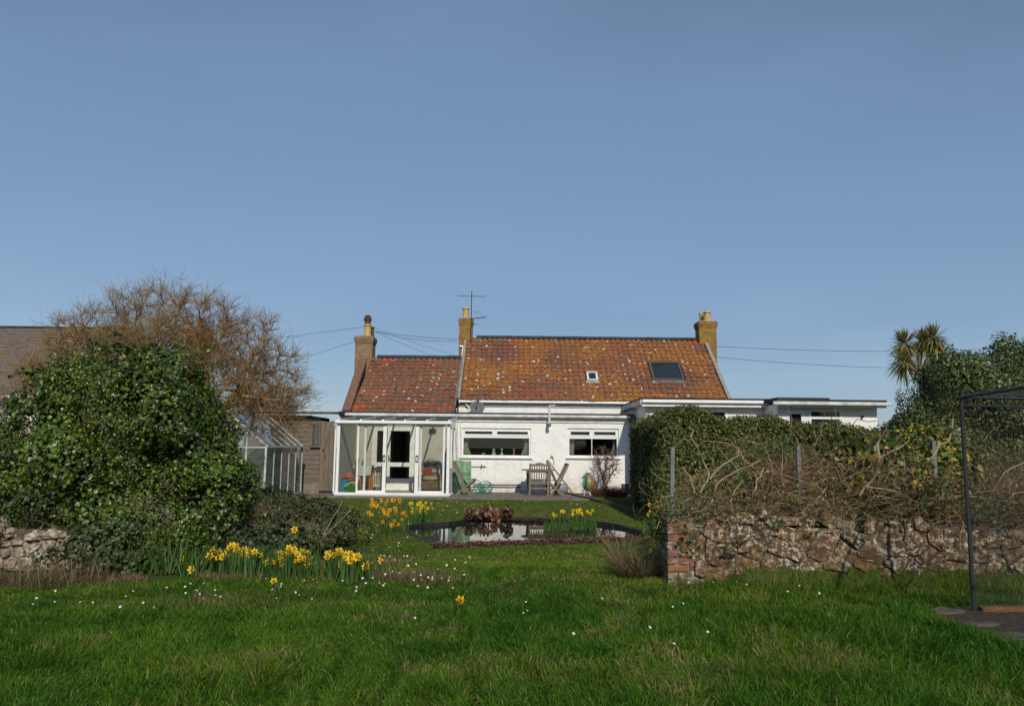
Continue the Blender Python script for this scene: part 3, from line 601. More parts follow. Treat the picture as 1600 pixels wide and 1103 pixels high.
# verges, valley strip and ridge capping
mb = MB(); q = nL * 0.06
mb.prism([Vector((xw0 - 0.03, yLe, zLe)) - q, Vector((xw0 + 0.24, yLe, zLe)) - q, Vector((xwr + 0.22, yLr, zLr)) - q, Vector((xwr - 0.05, yLr, zLr)) - q], nL * 0.17); mb.build('verge', [M('verge_brick', (0.20, 0.10, 0.06), (0.13, 0.085, 0.06), 7, 0.9, 0.5, 30, c3=(0.36, 0.12, 0.05), s3=5, lo3=0.58)], roofL)
mb = MB(); mb.prism([Vector((xw1 - 0.03, yLe, zLe)) + nL * 0.03, Vector((xw1 + 0.03, yLe, zLe)) + nL * 0.03, Vector((xw1 + 0.03, yLr, zLr)) + nL * 0.03, Vector((xw1 - 0.03, yLr, zLr)) + nL * 0.03], nL * 0.05); mb.build('flashing', m_lead, roofL)
mb = MB(); mb.prism([Vector((xmL - 0.04, yMe, zMe)), Vector((xmL + 0.05, yMe, zMe)), Vector((xmL + 0.05, yMr, zMr)), Vector((xmL - 0.04, yMr, zMr))], nM * 0.07); mb.build('verge', m_mortar, roofM)
mb = MB(); mb.prism([Vector((xmR - 0.04, yMe - 0.05, zMe - 0.05)), Vector((xmR + 0.08, yMe - 0.05, zMe - 0.05)), Vector((xmR + 0.08, yMr, zMr)), Vector((xmR - 0.04, yMr, zMr))], nM * 0.10); mb.build('verge', m_mortar, roofM)
def ridge(xa, xb, y, z, roof):
    n = int((xb - xa) / 0.45); w = (xb - xa) / n; me = MB(); k = 6
    pr = [(math.cos(math.pi * i / k) * 0.13, math.sin(math.pi * i / k) * 0.12) for i in range(k + 1)]
    vs = [(0, a, b) for a, b in pr] + [(w * 0.985, a, b * 0.97) for a, b in pr]
    me.add(vs, [(i, i + 1, k + 2 + i, k + 1 + i) for i in range(k)] + [tuple(range(k, -1, -1)), tuple(range(k + 1, 2 * k + 2))])
    m = bpy.data.meshes.new('ridge_tile'); m.from_pydata(me.v, [], me.f); m.materials.append(m_felt); m.update(); off = world_loc(roof)  # felt black on these tiles puts the ridge's shadow into their colour
    for i in range(n):
        o = link('ridge_tile', m, roof); o.location = Vector((xa + i * w, y, z + (i % 3) * 0.003)) - off
ridge(X(742, yMr), X(1090, yMr), yMr, zMr - 0.03, roofM); ridge(X(585, yLr), xw1, yLr, zLr - 0.03, roofL)
# rooflights
def rooflight(rect, e, v, n, name, wood, label):
    xa, xb, lo, hi = rect; z = Vector((0, 0, 0)); mk = lambda x, t, h: Vector((x, e.y, e.z)) + v * t + n * h
    f = MB(); t = 0.07
    for (p0, p1, q0, q1) in ((xa, xa + t, lo, hi), (xb - t, xb, lo, hi), (xa + t, xb - t, lo, lo + t), (xa + t, xb - t, hi - t, hi)):
        f.prism([mk(p0, q0, -0.03), mk(p1, q0, -0.03), mk(p1, q1, -0.03), mk(p0, q1, -0.03)], n * 0.13)
    o = f.build(name, wood, cot); o['label'] = label
    g = MB(); g.prism([mk(xa + t, lo + t, 0.05), mk(xb - t, lo + t, 0.05), mk(xb - t, hi - t, 0.05), mk(xa + t, hi - t, 0.05)], n * 0.01); g.build('pane', m_rlglass, o)
    s = MB(); s.prism([mk(xa - 0.05, lo - 0.14, 0.03), mk(xb + 0.05, lo - 0.14, 0.03), mk(xb + 0.05, lo, 0.05), mk(xa - 0.05, lo, 0.05)], n * 0.015); s.build('flashing', m_lead if wood != m_greywhite else m_mortar, o)
    return o
m_rlglass = M('dark_rooflight_glass', (0.02, 0.024, 0.028), None, 3, 0.03, spec=0.5)
rooflight(VEL, eM, vM, nM, 'rooflight', M('brown_rooflight_frame', (0.10, 0.085, 0.07), None, 5, 0.6), 'large opening roof window with brown frame')
rooflight(SKY, eM, vM, nM, 'rooflight', m_greywhite, 'tiny white framed roof window')
mb = MB(); p0 = lambda x, t: Vector((x, eL.y, eL.z)) + vL * t + nL * 0.035
mb.prism([p0(c1[0], c1[1]), p0(c2[0], c1[1]), p0(c2[0], c2[1]), p0(c1[0], c2[1])], nL * 0.01); mb.build('glass_tile', m_rlglass, roofL)
# chimneys
def chimney(pxa, pxb, ytop, ybot, Y, mat, depth, corb, label):
    a, b = at(pxa, ytop, Y), at(pxb, ytop, Y); zb = Z(ybot, Y, pxa) - 1.1; w = b.x - a.x; mb = MB(); inset = corb * w
    mb.box(a.x + inset, b.x - inset, Y - depth / 2 + inset, Y + depth / 2 - inset, zb, a.z - 0.26)
    for i, (k, h0, h1) in enumerate(((0.66, 0.26, 0.20), (0.33, 0.20, 0.135), (0.0, 0.135, 0.06), (0.25, 0.06, 0.0))):
        s = inset * k; mb.box(a.x + s, b.x - s, Y - depth / 2 + s, Y + depth / 2 - s, a.z - h0, a.z - h1)
    o = mb.build('chimney', mat, cot, bevel=0.012); o['label'] = label
    c = MB(); c.lathe(((a.x + b.x) / 2, Y, a.z), [(w * 0.42, -0.01), (w * 0.30, 0.05), (w * 0.2, 0.07)], 10); c.build('mortar_cap', m_mortar, o)
    return o, a, b
def pot(par, px, pw, yt, yb, Y, dark=0.0, mat=None):
    p, q = at(px, yt, Y), at(px, yb, Y); r = pw * Y / FPX / 2; h = p.z - q.z + 0.05; mb = MB()
    mb.lathe((p.x, Y, q.z - 0.05), [(r * 1.05, 0), (r * 0.95, h * 0.1), (r * 0.86, h * 0.86), (r * 1.08, h * 0.88), (r * 1.1, h * 0.96), (r * 0.95, h), (r * 0.7, h), (r * 0.7, h * 0.8)], 14)
    o = mb.build('chimney_pot', mat or m_pot, par, True)
    if dark:
        c = MB(); c.lathe((p.x, Y, q.z - 0.05 + h), [(r * 0.8, -0.02), (r * 0.85, dark * 0.4), (r * 1.1, dark * 0.45), (r * 1.1, dark * 0.6), (r * 0.8, dark * 0.65), (r * 0.9, dark * 0.85), (r * 0.5, dark)], 12); c.build('cowl', m_potdark, o, True)
    return o
cl, ca, cb = chimney(556, 587, 527, 565, yLr, m_brick_left, 0.75, 0.07, 'brown brick chimney on the left gable')
pot(cl, 574.5, 12, 507, 528, yLr, 0.34); pot(cl, 582, 7, 511, 528, yLr + 0.15, 0.0, m_potdark)
cm, *_ = chimney(717, 740, 499, 545, yMr, m_brick_ylw, 0.62, 0.06, 'slim yellow lichened chimney between the two roofs')
pot(cm, 728, 11, 481, 500, yMr)
mb = MB(); a = at(718, 541, yMr - 0.4); b_ = at(739, 541, yMr - 0.4); mb.box(a.x, b_.x, yMr - 0.36, yMr - 0.30, a.z - 0.02, a.z + 0.04); mb.build('lead_band', m_white, cm)
cr, *_ = chimney(1087, 1118, 504, 545, yMr, m_brick_ylw, 0.75, 0.07, 'yellow lichened brick chimney on the right gable')
pot(cr, 1105, 11.5, 487, 505, yMr - 0.12, mat=m_pot); pot(cr, 1096, 8, 489, 505, yMr + 0.2)

# flue, dish, aerial
a = at(858, 662, YE - 0.16); mb = MB(); zt = Z(634, YE - 0.16, 858); mb.tube([(a.x, YE - 0.01, a.z + 0.03), (a.x - 0.01, YE - 0.28, a.z + 0.03)], 0.05, 10); mb.tube([(a.x, YE - 0.26, a.z), (a.x, YE - 0.26, zt)], 0.035, 10); mb.tube([(a.x, YE - 0.26, zt), (a.x + 0.18, YE - 0.26, zt + 0.01)], 0.018, 8)
fl = thing('flue_pipe', (a.x, YE, a.z), 'white boiler flue pipe rising past the flat roof edge', 'pipe'); mb.build('pipe', m_greywhite, fl, True)
mb = MB(); mb.lathe((a.x, YE - 0.26, a.z - 0.10), [(0.03, 0), (0.06, 0.03), (0.06, 0.09), (0.035, 0.12)], 10); mb.build('terminal', m_dish, fl, True)
dc = at(745.5, 636.5, YM - 0.45); ds = thing('satellite_dish', (dc.x, YM, dc.z - 0.3), 'round grey satellite dish on the white upper wall', 'satellite dish')
mb = MB(); N = 24; dn = Vector((0.12, -1, 0.30)).normalized(); dr_ = Vector((1, 0, 0)); dr_ = (dr_ - dn * dr_.dot(dn)).normalized(); du = dn.cross(dr_) * -1
rad = 11.5 * 25.6 / FPX; vs = [dc + dn * -0.09]
for k in range(1, 5):
    r = rad * k / 4
    for i in range(N): t = 2 * math.pi * i / N; vs.append(dc + dr_ * (r * math.cos(t)) + du * (r * 0.95 * math.sin(t)) + dn * (-0.09 + 0.09 * (k / 4) ** 2))
fs = [(0, 1 + i, 1 + (i + 1) % N) for i in range(N)] + [(1 + (k - 1) * N + i, 1 + k * N + i, 1 + k * N + (i + 1) % N, 1 + (k - 1) * N + (i + 1) % N) for k in range(1, 4) for i in range(N)]
mb.add(vs, fs); o = mb.build('reflector', m_dish, ds, True); md = o.modifiers.new('s', 'SOLIDIFY'); md.thickness = 0.012
mb = MB(); mb.tube([dc + dn * -0.08, (dc.x, YM - 0.12, dc.z - 0.1), (dc.x, YM + 0.0, dc.z - 0.1)], 0.02, 8); mb.build('bracket', m_metal, ds)
mb = MB(); f0 = dc - du * rad * 0.9; f1 = dc + dn * 0.33 - du * rad * 0.45; mb.tube([f0, f1], 0.01, 6); mb.box(f1.x - 0.03, f1.x + 0.03, f1.y - 0.03, f1.y + 0.03, f1.z - 0.03, f1.z + 0.05); mb.build('feed_arm', m_black, ds)
am = at(736, 520, yMr - 0.36); ae = thing('tv_aerial', (am.x, yMr, am.z - 0.6), 'tall thin television aerial strapped to the middle chimney', 'aerial')
zt = Z(455, yMr - 0.36, 736); Ya = yMr - 0.36
mb = MB(); mb.tube([(am.x, Ya, am.z - 0.7), (am.x, Ya, zt)], 0.018, 6); mb.build('mast', m_dmetal, ae)
z1_ = Z(463, Ya, 736); mb = MB(); l_, r_ = at(716, 462, Ya), at(758, 464, Ya); mb.tube([(l_.x, Ya + 0.1, z1_ + 0.02), (r_.x, Ya - 0.1, z1_ - 0.02)], 0.009, 6)
for i in range(9):
    t = i / 8; x = l_.x + (r_.x - l_.x) * t; hh = 0.09 if (i in (0, 1, 7, 8)) else 0.03; mb.tube([(x, Ya - 0.12, z1_ + 0.02 - 0.04 * t), (x, Ya + 0.12, z1_ + 0.02 - 0.04 * t)], 0.005, 4); mb.tube([(x, Ya, z1_ - hh * 0.2), (x, Ya, z1_ + hh * 0.3)], 0.005, 4)
mb.build('yagi_head', m_dmetal, ae)
mb = MB(); a = at(737, 498, Ya); b_ = at(759, 495.5, Ya); mb.tube([a, b_], 0.012, 6)
for i in range(10):
    q = a.lerp(b_, i / 9); mb.tube([q + Vector((0, -0.16, 0.0)), q + Vector((0, 0.16, 0))], 0.005, 4); mb.box(q.x - 0.012, q.x + 0.012, q.y - 0.03, q.y + 0.03, q.z - 0.02, q.z + 0.02)
for yy in (488, 507): mb.tube([at(740, yy, Ya), at(749, yy, Ya)], 0.008, 4)
mb.build('side_yagi', m_dmetal, ae)

# overhead wires
def wire(name, p, q, sag, r, label, n=14):
    p, q = Vector(p), Vector(q); mb = MB(); L = (q - p).length
    mb.tube([p.lerp(q, i / n) - Vector((0, 0, 4 * sag * (i / n) * (1 - i / n))) for i in range(n + 1)], r, 5); tag(recentre(mb.build(name, m_cable)), label, 'cable', 'overhead wires')
k0 = at(586, 518, yLr - 0.2)
wire('overhead_wire', k0, at(717, 530, yMr - 0.3), 0.05, 0.0082, 'upper wire between the left and middle chimneys')
wire('overhead_wire', k0 + Vector((0, 0, -0.01)), at(717, 533, yMr - 0.3), 0.12, 0.0068, 'slack wire just under the one joining the two left chimneys')
wire('overhead_wire', k0, (at(700, 563, 31).x, 31.5, at(690, 564, 31.5).z), 0.06, 0.0054, 'wire dropping from the left chimney behind the low ridge')
wire('overhead_wire', at(586, 512, yLr), at(726, 560, 31.5), 0.05, 0.0048, 'fine wire slanting from the left chimney pot past the middle chimney')
wire('overhead_wire', at(556, 533, yLr), at(120, 640, 40), 0.3, 0.0068, 'lower wire running left from the left chimney')
wire('overhead_wire', at(567, 511, yLr), at(100, 540, 45), 0.35, 0.0068, 'upper wire running left from the left chimney pot')
wire('overhead_wire', at(1116, 541, yMr + 0.2), at(1750, 530, 34), 0.35, 0.0082, 'upper wire running right from the right chimney')
wire('overhead_wire', at(1112, 557, yMr + 0.4), at(1750, 560, 34), 0.45, 0.0082, 'lower wire running right behind the right gable')

# ------------------------------------------------------------------ conservatory (lean-to, sliding doors open in the middle)
cxl, cxr = X(524, YC, 760), X(701.5, YC, 760); czt, czb = Z(663, YC, 610), 0.06; zbk = zE - 0.16
con = thing('conservatory', ((cxl + cxr) / 2, YC + 1.2, 0), 'white framed lean-to conservatory with sliding glass doors open', 'conservatory')
mb = MB(); mb.box(cxl - 0.02, cxr + 0.02, YC - 0.04, YE - 0.01, 0.0, czb); mb.box(cxl - 0.03, cxr + 0.03, YC - 0.06, YC + 0.06, czb, czb + 0.06); mb.build('base', m_white, con)
mb = MB(); mb.box(cxl + 0.06, cxr - 0.06, YC + 0.07, YE - 0.02, czb + 0.001, czb + 0.012); mb.build('floor', M('pale_floor', (0.34, 0.32, 0.27), (0.27, 0.25, 0.21), 3, 0.5), con)
for xa in (cxl, cxr - 0.08): mb = MB(); mb.box(xa, xa + 0.08, YC - 0.03, YC + 0.05, czb + 0.06, czt); mb.build('corner_post', m_white, con, bevel=0.006)
mb = MB(); mb.box(cxl - 0.06, cxr + 0.06, YC - 0.07, YC + 0.07, czt, czt + 0.09); mb.box(cxl - 0.05, cxr + 0.05, YC - 0.15, YC - 0.071, czt + 0.02, czt + 0.10); mb.build('eaves_beam', m_white, con, bevel=0.01)
for i in range(6):
    x = cxl + 0.03 + (cxr - cxl - 0.06) * i / 5; mb = MB(); mb.bar((x, YC - 0.05, czt + 0.115), (x, YE - 0.13, zbk + 0.03), 0.045, 0.05); mb.build('glazing_bar', m_white, con)
    if i < 5:
        x2 = cxl + 0.03 + (cxr - cxl - 0.06) * (i + 1) / 5; mb = MB(); mb.prism([(x + 0.02, YC - 0.06, czt + 0.12), (x2 - 0.02, YC - 0.06, czt + 0.12), (x2 - 0.02, YE - 0.14, zbk + 0.035), (x + 0.02, YE - 0.14, zbk + 0.035)], (0, 0, 0.012)); mb.build('roof_pane', m_cglass, con)
def slide(xa, xb, y, w=0.055, handle=None, wl=None, wr=None):
    z0, z1 = czb + 0.06, czt; mb = MB(); a, b = wl or w, wr or w
    mb.box(xa, xa + a, y, y + 0.04, z0, z1); mb.box(xb - b, xb, y, y + 0.04, z0, z1); mb.box(xa + a, xb - b, y + 0.002, y + 0.038, z0, z0 + 0.06); mb.box(xa + a, xb - b, y + 0.002, y + 0.038, z1 - 0.06, z1)
    o = mb.build('sliding_door', m_white, con, bevel=0.005)
    g = MB(); g.box(xa + 0.03, xb - 0.03, y + 0.018, y + 0.022, z0 + 0.03, z1 - 0.03); g.build('pane', m_cglass, o)
    if handle is not None:
        hz = Z(716, YC, 610); h = MB(); x = handle
        for a_ in ((x - 0.035, x - 0.018, -0.09, 0.09), (x + 0.018, x + 0.035, -0.09, 0.09), (x - 0.018, x + 0.018, -0.09, -0.07), (x - 0.018, x + 0.018, 0.07, 0.09)): h.box(a_[0], a_[1], y - 0.03, y - 0.001, hz + a_[2], hz + a_[3])
        h.build('handle', m_black, o)
mb = MB(); mb.box(cxl + 0.07, X(561, YC), YC + 0.005, YC + 0.011, czb + 0.05, czt); mb.build('fixed_pane', m_cglass, con)
slide(X(558, YC), X(604, YC), YC - 0.03, 0.05, X(601, YC), wr=0.10)
mb = MB(); mb.box(X(568.5, YC), X(572, YC), YC + 0.03, YC + 0.07, czb + 0.06, czt); mb.box(X(655.5, YC), X(659, YC), YC + 0.03, YC + 0.07, czb + 0.06, czt); mb.build('inner_stile', m_white, con)
slide(X(649, YC), X(695, YC), YC - 0.03, 0.05, X(652, YC), wl=0.10)
# right-hand return
mb = MB(); y0, y1 = YC + 0.05, YE - 0.03
for y in (y0 + 0.9, y1 - 0.07): mb.box(cxr - 0.07, cxr - 0.01, y, y + 0.07, czb, czt + 0.05)
mb.box(cxr - 0.07, cxr - 0.012, y0, y1, czb, czb + 0.75); mb.prism([(cxr - 0.065, y0, czt - 0.04), (cxr - 0.065, y1, czt - 0.04), (cxr - 0.065, y1, zbk), (cxr - 0.065, y0, czt + 0.09)], (0.05, 0, 0)); mb.build('side_frame', m_white, con)
mb = MB(); mb.box(cxr - 0.045, cxr - 0.04, y0, y1, czb + 0.75, czt); mb.build('side_pane', m_cglass, con)
mb = MB(); mb.box(cxl + 0.01, cxl + 0.06, y0, y1, czb, czt + 0.04); mb.prism([(cxl + 0.012, y0, czt), (cxl + 0.012, y1, czt), (cxl + 0.012, y1, zbk), (cxl + 0.012, y0, czt + 0.09)], (0.045, 0, 0)); mb.build('side_panel', m_cream, con)
mb = MB(); mb.tube([(cxl - 0.05, YC - 0.1, czt), (cxl - 0.05, YC + 0.0, czt - 0.15), (cxl - 0.05, YC, 0.12)], 0.03, 8); mb.build('downpipe', m_white, con, True)

# things kept in the conservatory
FZ = czb + 0.012
def P3(px, py, Y): return at(px, py, Y)
a = at(538, 762, 22.5); t = thing('tub', (a.x, 22.5, FZ), 'bright blue plastic tub behind the left conservatory pane', 'tub')
mb = MB(); mb.lathe((a.x, 22.5, FZ), [(0.15, 0), (0.16, 0.01), (0.185, 0.33), (0.20, 0.34), (0.20, 0.37), (0.18, 0.37), (0.165, 0.3), (0.15, 0.05)], 18); mb.build('body', M('bright_blue_plastic', (0.01, 0.24, 0.42), None, 5, 0.45), t, True)
mb = MB(); mb.tube([(a.x - 0.19, 22.5, FZ + 0.34), (a.x - 0.1, 22.38, FZ + 0.40), (a.x + 0.1, 22.38, FZ + 0.40), (a.x + 0.19, 22.5, FZ + 0.34)], 0.012, 6); mb.build('handle', m_black, t)
t = thing('plant_pot', (a.x + 0.05, 22.9, FZ), 'terracotta pot heap behind the blue tub', 'pot'); mb = MB(); mb.lathe((a.x + 0.06, 22.9, FZ), [(0.12, 0), (0.17, 0.42), (0.20, 0.42), (0.20, 0.50), (0.15, 0.5), (0.12, 0.40)], 14); mb.lathe((a.x + 0.02, 22.9, FZ + 0.46), [(0.13, 0), (0.1, 0.08), (0.03, 0.12)], 10); mb.build('body', m_terra, t, True)
a = at(552, 762, 22.35); t = thing('seed_tray', (a.x, 22.35, FZ), 'green and yellow garden trug beside the blue tub', 'trug')
mb = MB(); mb.prism([(a.x - 0.16, 22.25, FZ), (a.x + 0.16, 22.25, FZ), (a.x + 0.2, 22.22, FZ + 0.18), (a.x - 0.2, 22.22, FZ + 0.22)], (0, 0.25, 0)); mb.build('body', M('bright_green_plastic', (0.05, 0.22, 0.02), (0.02, 0.10, 0.02), 8, 0.5), t)
mb = MB(); mb.tube([(a.x - 0.22, 22.24, FZ + 0.2), (a.x - 0.05, 22.2, FZ + 0.30), (a.x + 0.16, 22.2, FZ + 0.30)], 0.028, 6); mb.build('handle', M('lime_plastic', (0.45, 0.45, 0.05), None, 5, 0.5), t)
p0, p1 = at(558, 717, 22.9), at(549, 755, 22.6); mb = MB(); mb.bar((p1.x, 22.6, FZ), (p0.x, 23.0, p0.z), 0.10, 0.025, (0, -1, 0)); tag(recentre(mb.build('wooden_board', M('dark_board', (0.10, 0.07, 0.045), None, 8, 0.7))), 'dark wooden board leaning behind the left pane', 'board')
a = at(530, 727, 24.05); b = at(562, 748, 24.05); mb = MB(); mb.box(a.x, b.x, 24.05, 24.07, FZ + 0.02, a.z)
m, n, l, p = _new('spotted_oilcloth'); v = n.new('ShaderNodeTexVoronoi'); v.inputs['Scale'].default_value = 11; l.new(n.new('ShaderNodeNewGeometry').outputs['Position'], v.inputs['Vector']); lt = n.new('ShaderNodeMath'); lt.operation = 'LESS_THAN'; lt.inputs[1].default_value = 0.30; l.new(v.outputs['Distance'], lt.inputs[0]); l.new(mixc(n, l, lt.outputs[0], (0.60, 0.60, 0.52), (0.10, 0.20, 0.32)), p.inputs['Base Color'])
tag(recentre(mb.build('spotted_board', m)), 'pale board with blue spots against the cream wall', 'board')
a, b = at(561, 727, 23.3), at(582, 743, 23.3); t = thing('side_table', ((a.x + b.x) / 2, 23.3, FZ), 'small table under a pale cloth with orange wooden legs', 'table')
mb = MB(); mb.box(a.x, b.x, 23.1, 23.6, a.z - 0.03, a.z); mb.prism([(a.x - 0.005, 23.09, a.z + 0.004), (b.x + 0.01, 23.09, a.z + 0.004), (b.x - 0.02, 23.08, b.z + 0.02), (a.x - 0.01, 23.08, b.z)], (0, 0.006, 0)); mb.box(a.x - 0.006, b.x + 0.01, 23.092, 23.61, a.z + 0.001, a.z + 0.006); mb.build('cloth', M('pale_cloth', (0.50, 0.54, 0.47), None, 6, 0.9), t)
for xx in (a.x + 0.06, b.x - 0.08):
    for yy in (23.15, 23.5): mb = MB(); mb.box(xx, xx + 0.055, yy, yy + 0.05, FZ, a.z - 0.031); mb.build('leg', M('orange_pine', (0.36, 0.14, 0.04), None, 8, 0.6), t)
a, b = at(583, 731, 23.9), at(602, 760, 23.9); t = thing('radiator', ((a.x + b.x) / 2, 23.9, FZ), 'cream electric radiator in front of the left glass door', 'radiator'); mb = MB()
for i in range(6): x = a.x + (b.x - a.x) * (i + 0.5) / 6; mb.box(x - 0.017, x + 0.017, 23.85, 23.97, FZ + 0.10, a.z - 0.02)
mb.build('fin', M('cream_enamel', (0.58, 0.53, 0.42), None, 6, 0.45), t, bevel=0.006); mb = MB(); mb.box(a.x, b.x, 23.87, 23.95, a.z - 0.05, a.z + 0.02); mb.box(a.x, b.x, 23.88, 23.94, FZ + 0.12, FZ + 0.18); mb.build('rail', M('cream_enamel_rail', (0.58, 0.53, 0.42), None, 6, 0.45), t)
for x in (a.x + 0.04, b.x - 0.04): mb = MB(); mb.box(x - 0.02, x + 0.02, 23.8, 24.02, FZ, FZ + 0.10); mb.build('foot', m_black, t)
# floral armchair
a, b = at(659, 716, 23.3), at(688, 762, 23.3); cx = (a.x + b.x) / 2; t = thing('armchair', (cx, 23.3, FZ), 'cane armchair piled with floral and red cushions', 'armchair')
m, n, l, p = _new('floral_cushion'); p.inputs['Roughness'].default_value = 0.9; pos = n.new('ShaderNodeNewGeometry').outputs['Position']
c = mixc(n, l, ramp(n, l, noise(n, l, 9, 4, 0.6, pos), 0.46, 0.5), (0.05, 0.07, 0.06), (0.30, 0.30, 0.26)); c = mixc(n, l, ramp(n, l, noise(n, l, 13, 3, 0.5, pos), 0.56, 0.6), c, (0.30, 0.06, 0.04)); l.new(c, p.inputs['Base Color']); m_floral = m
mb = MB(); mb.box(cx - 0.27, cx + 0.27, 23.05, 23.55, FZ + 0.08, FZ + 0.34); mb.build('seat', M('brown_cane', (0.17, 0.105, 0.06), (0.10, 0.065, 0.04), 30, 0.8), t, bevel=0.03)
mb = MB(); mb.prism([(cx - 0.27, 23.5, FZ + 0.34), (cx + 0.27, 23.5, FZ + 0.34), (cx + 0.27, 23.62, FZ + 0.86), (cx + 0.15, 23.63, FZ + 0.97), (cx - 0.15, 23.63, FZ + 0.97), (cx - 0.27, 23.62, FZ + 0.86)], (0, 0.1, 0)); mb.build('backrest', m_floral, t, bevel=0.03)
for s in (-1, 1): mb = MB(); mb.box(cx + s * 0.30 - 0.05, cx + s * 0.30 + 0.05, 23.05, 23.6, FZ + 0.1, FZ + 0.52); mb.build('arm', m_floral, t, bevel=0.03)
mb = MB(); mb.lathe((cx, 23.25, FZ + 0.33), [(0.2, 0), (0.26, 0.06), (0.24, 0.12), (0.12, 0.15)], 14); mb.build('seat_cushion', M('cream_print', (0.42, 0.38, 0.28), (0.20, 0.12, 0.07), 30, 0.9), t, True)
mb = MB(); mb.obox((cx - 0.12, 23.36, FZ + 0.58), (0.14, 0, 0.03), (0, 0.05, 0.02), (-0.02, -0.03, 0.13)); mb.build('cushion', M('rust_red_cushion', (0.24, 0.05, 0.03), None, 8, 0.9), t, bevel=0.04)

# curtains and ornaments inside the two rear windows
def curtain(xa, xb, z0, z1, y, label, tie=True):
    mb = MB(); n = 22; rows = 8; vs = []
    side = 1 if (xa + xb) / 2 > (w1[0] + w1[1]) / 2 and xa > 0 else 0
    for j in range(rows + 1):
        f = j / rows; pinch = 1 - (0.45 * math.exp(-((f - 0.42) / 0.25) ** 2) if tie else 0)
        for i in range(n + 1):
            u = i / n; w = (xb - xa) * pinch; x = (xb - w + w * u) if right else (xa + w * u)
            vs.append((x, y + 0.03 * math.sin(u * 26 + j * 0.15), z0 + (z1 - z0) * f))
    mb.add(vs, [(j * (n + 1) + i, j * (n + 1) + i + 1, (j + 1) * (n + 1) + i + 1, (j + 1) * (n + 1) + i) for j in range(rows) for i in range(n)])
    o = mb.build('curtain', m_curtain, None, True); md = o.modifiers.new('s', 'SOLIDIFY'); md.thickness = 0.006; tag(recentre(o), label, 'curtain', 'curtains in the rear windows')
for (wx0, wx1, wz0, wz1), nm, s in ((w1, 'wide left window', 0.28), (w2, 'smaller right window', 0.2)):
    right = False; curtain(wx0 + 0.03, wx0 + 0.03 + s, wz0 + 0.03, wz1 - 0.02, YE + 0.27, 'pale curtain at the left side of the ' + nm, s > 0.25)
    right = True; curtain(wx1 - 0.03 - s, wx1 - 0.03, wz0 + 0.03, wz1 - 0.02, YE + 0.27, 'pale curtain at the right side of the ' + nm)
mb = MB(); mb.box(w2[0] + (w2[1] - w2[0]) * 0.5, w2[1] - 0.07, YE + 0.16, YE + 0.165, w2[2] + (w2[3] - w2[2]) * 0.66, w2[3] - 0.05); tag(recentre(mb.build('lace_blind', m_lace)), 'white lace blind in the top right light of the smaller window', 'blind')
mb = MB(); mb.box(w1[0] - 0.02, w1[1] + 0.02, YE + 0.13, YE + 0.235, w1[2] - 0.03, w1[2] + 0.05); mb.build('inner_sill', m_white, cot)
mb = MB(); mb.box(w2[0] - 0.02, w2[1] + 0.02, YE + 0.13, YE + 0.235, w2[2] - 0.03, w2[2] + 0.05); mb.build('inner_sill', m_white, cot)
def sillpot(px, prof, mat, label, cat='jar'):
    x = X(px, YE + 0.17); mb = MB(); mb.lathe((x, YE + 0.18, w1[2] + 0.05), prof, 12); tag(recentre(mb.build(cat, mat, None, True)), label, cat)
sillpot(755.5, [(0.045, 0), (0.055, 0.02), (0.055, 0.08), (0.04, 0.085)], m_pot, 'low buff bowl on the wide window sill', 'bowl')
sillpot(771.5, [(0.065, 0), (0.07, 0.03), (0.06, 0.09), (0.03, 0.11), (0.04, 0.13), (0.045, 0.2), (0.03, 0.21)], m_curtain, 'pale green lidded jar on the wide window sill')
sillpot(784, [(0.05, 0), (0.05, 0.06), (0.015, 0.09), (0.02, 0.16), (0.045, 0.19), (0.02, 0.22)], m_greywhite, 'small pale figurine on the wide window sill', 'figurine')
sillpot(803, [(0.02, 0), (0.03, 0.03), (0.02, 0.14), (0.045, 0.22), (0.02, 0.23)], M('peach_vase', (0.55, 0.30, 0.18), None, 5, 0.6), 'slim peach vase at the right of the wide window sill', 'vase')

# ------------------------------------------------------------------ flat-roofed annexe to the right
YA, YB = 22.2, 21.0
axl = X(1003, YA, 621); az = Z(621.5, YA, 1003); axr = X(1218, YA, 630)
ann = thing('annexe', (axl + 3, YA + 1.5, 0), 'low white flat roofed annexe behind the clipped hedge', 'building')
bz = Z(625, YB, 1300); bxl, bxr = X(1222, YB, 630), X(1381, YB, 640)
wA = (X(1112, YA + 0.3), X(1137, YA + 0.3), 1.2, Z(641, YA + 0.3, 1125)); wB0 = (X(1232, YB + 0.4), X(1257, YB + 0.4), 1.0, Z(643.5, YB + 0.4, 1245)); wB1 = (X(1266, YB + 0.4), X(1317, YB + 0.4), 1.0, Z(640, YB + 0.4, 1290))
mb = wall_open(MB(), axl + 0.15, bxl + 0.1, 0, az - 0.12, YA + 0.3, 0.2, [wA]); mb.box(axl + 0.15, axl + 0.35, YA + 0.51, YM - 0.01, 0, az - 0.12); mb.build('wall', m_render, ann)
mb = wall_open(MB(), bxl, bxr, 0, bz - 0.10, YB + 0.4, 0.2, [wB0, wB1]); mb.box(bxr - 0.2, bxr, YB + 0.61, YM, 0, bz - 0.1); mb.box(bxl, bxl + 0.2, YB + 0.61, YA + 0.28, 0, bz - 0.1); mb.build('wall', m_render, ann)
mb = MB(); mb.box(axl - 0.02, bxl + 0.3, YA + 0.0, YM + 1.5, az - 0.04, az + 0.01); mb.build('roof', m_felt, ann)
mb = MB(); mb.box(axl, bxl + 0.2, YA + 0.02, YA + 0.05, az - 0.24, az - 0.041); fa = mb.build('fascia', m_whitepaint, ann)
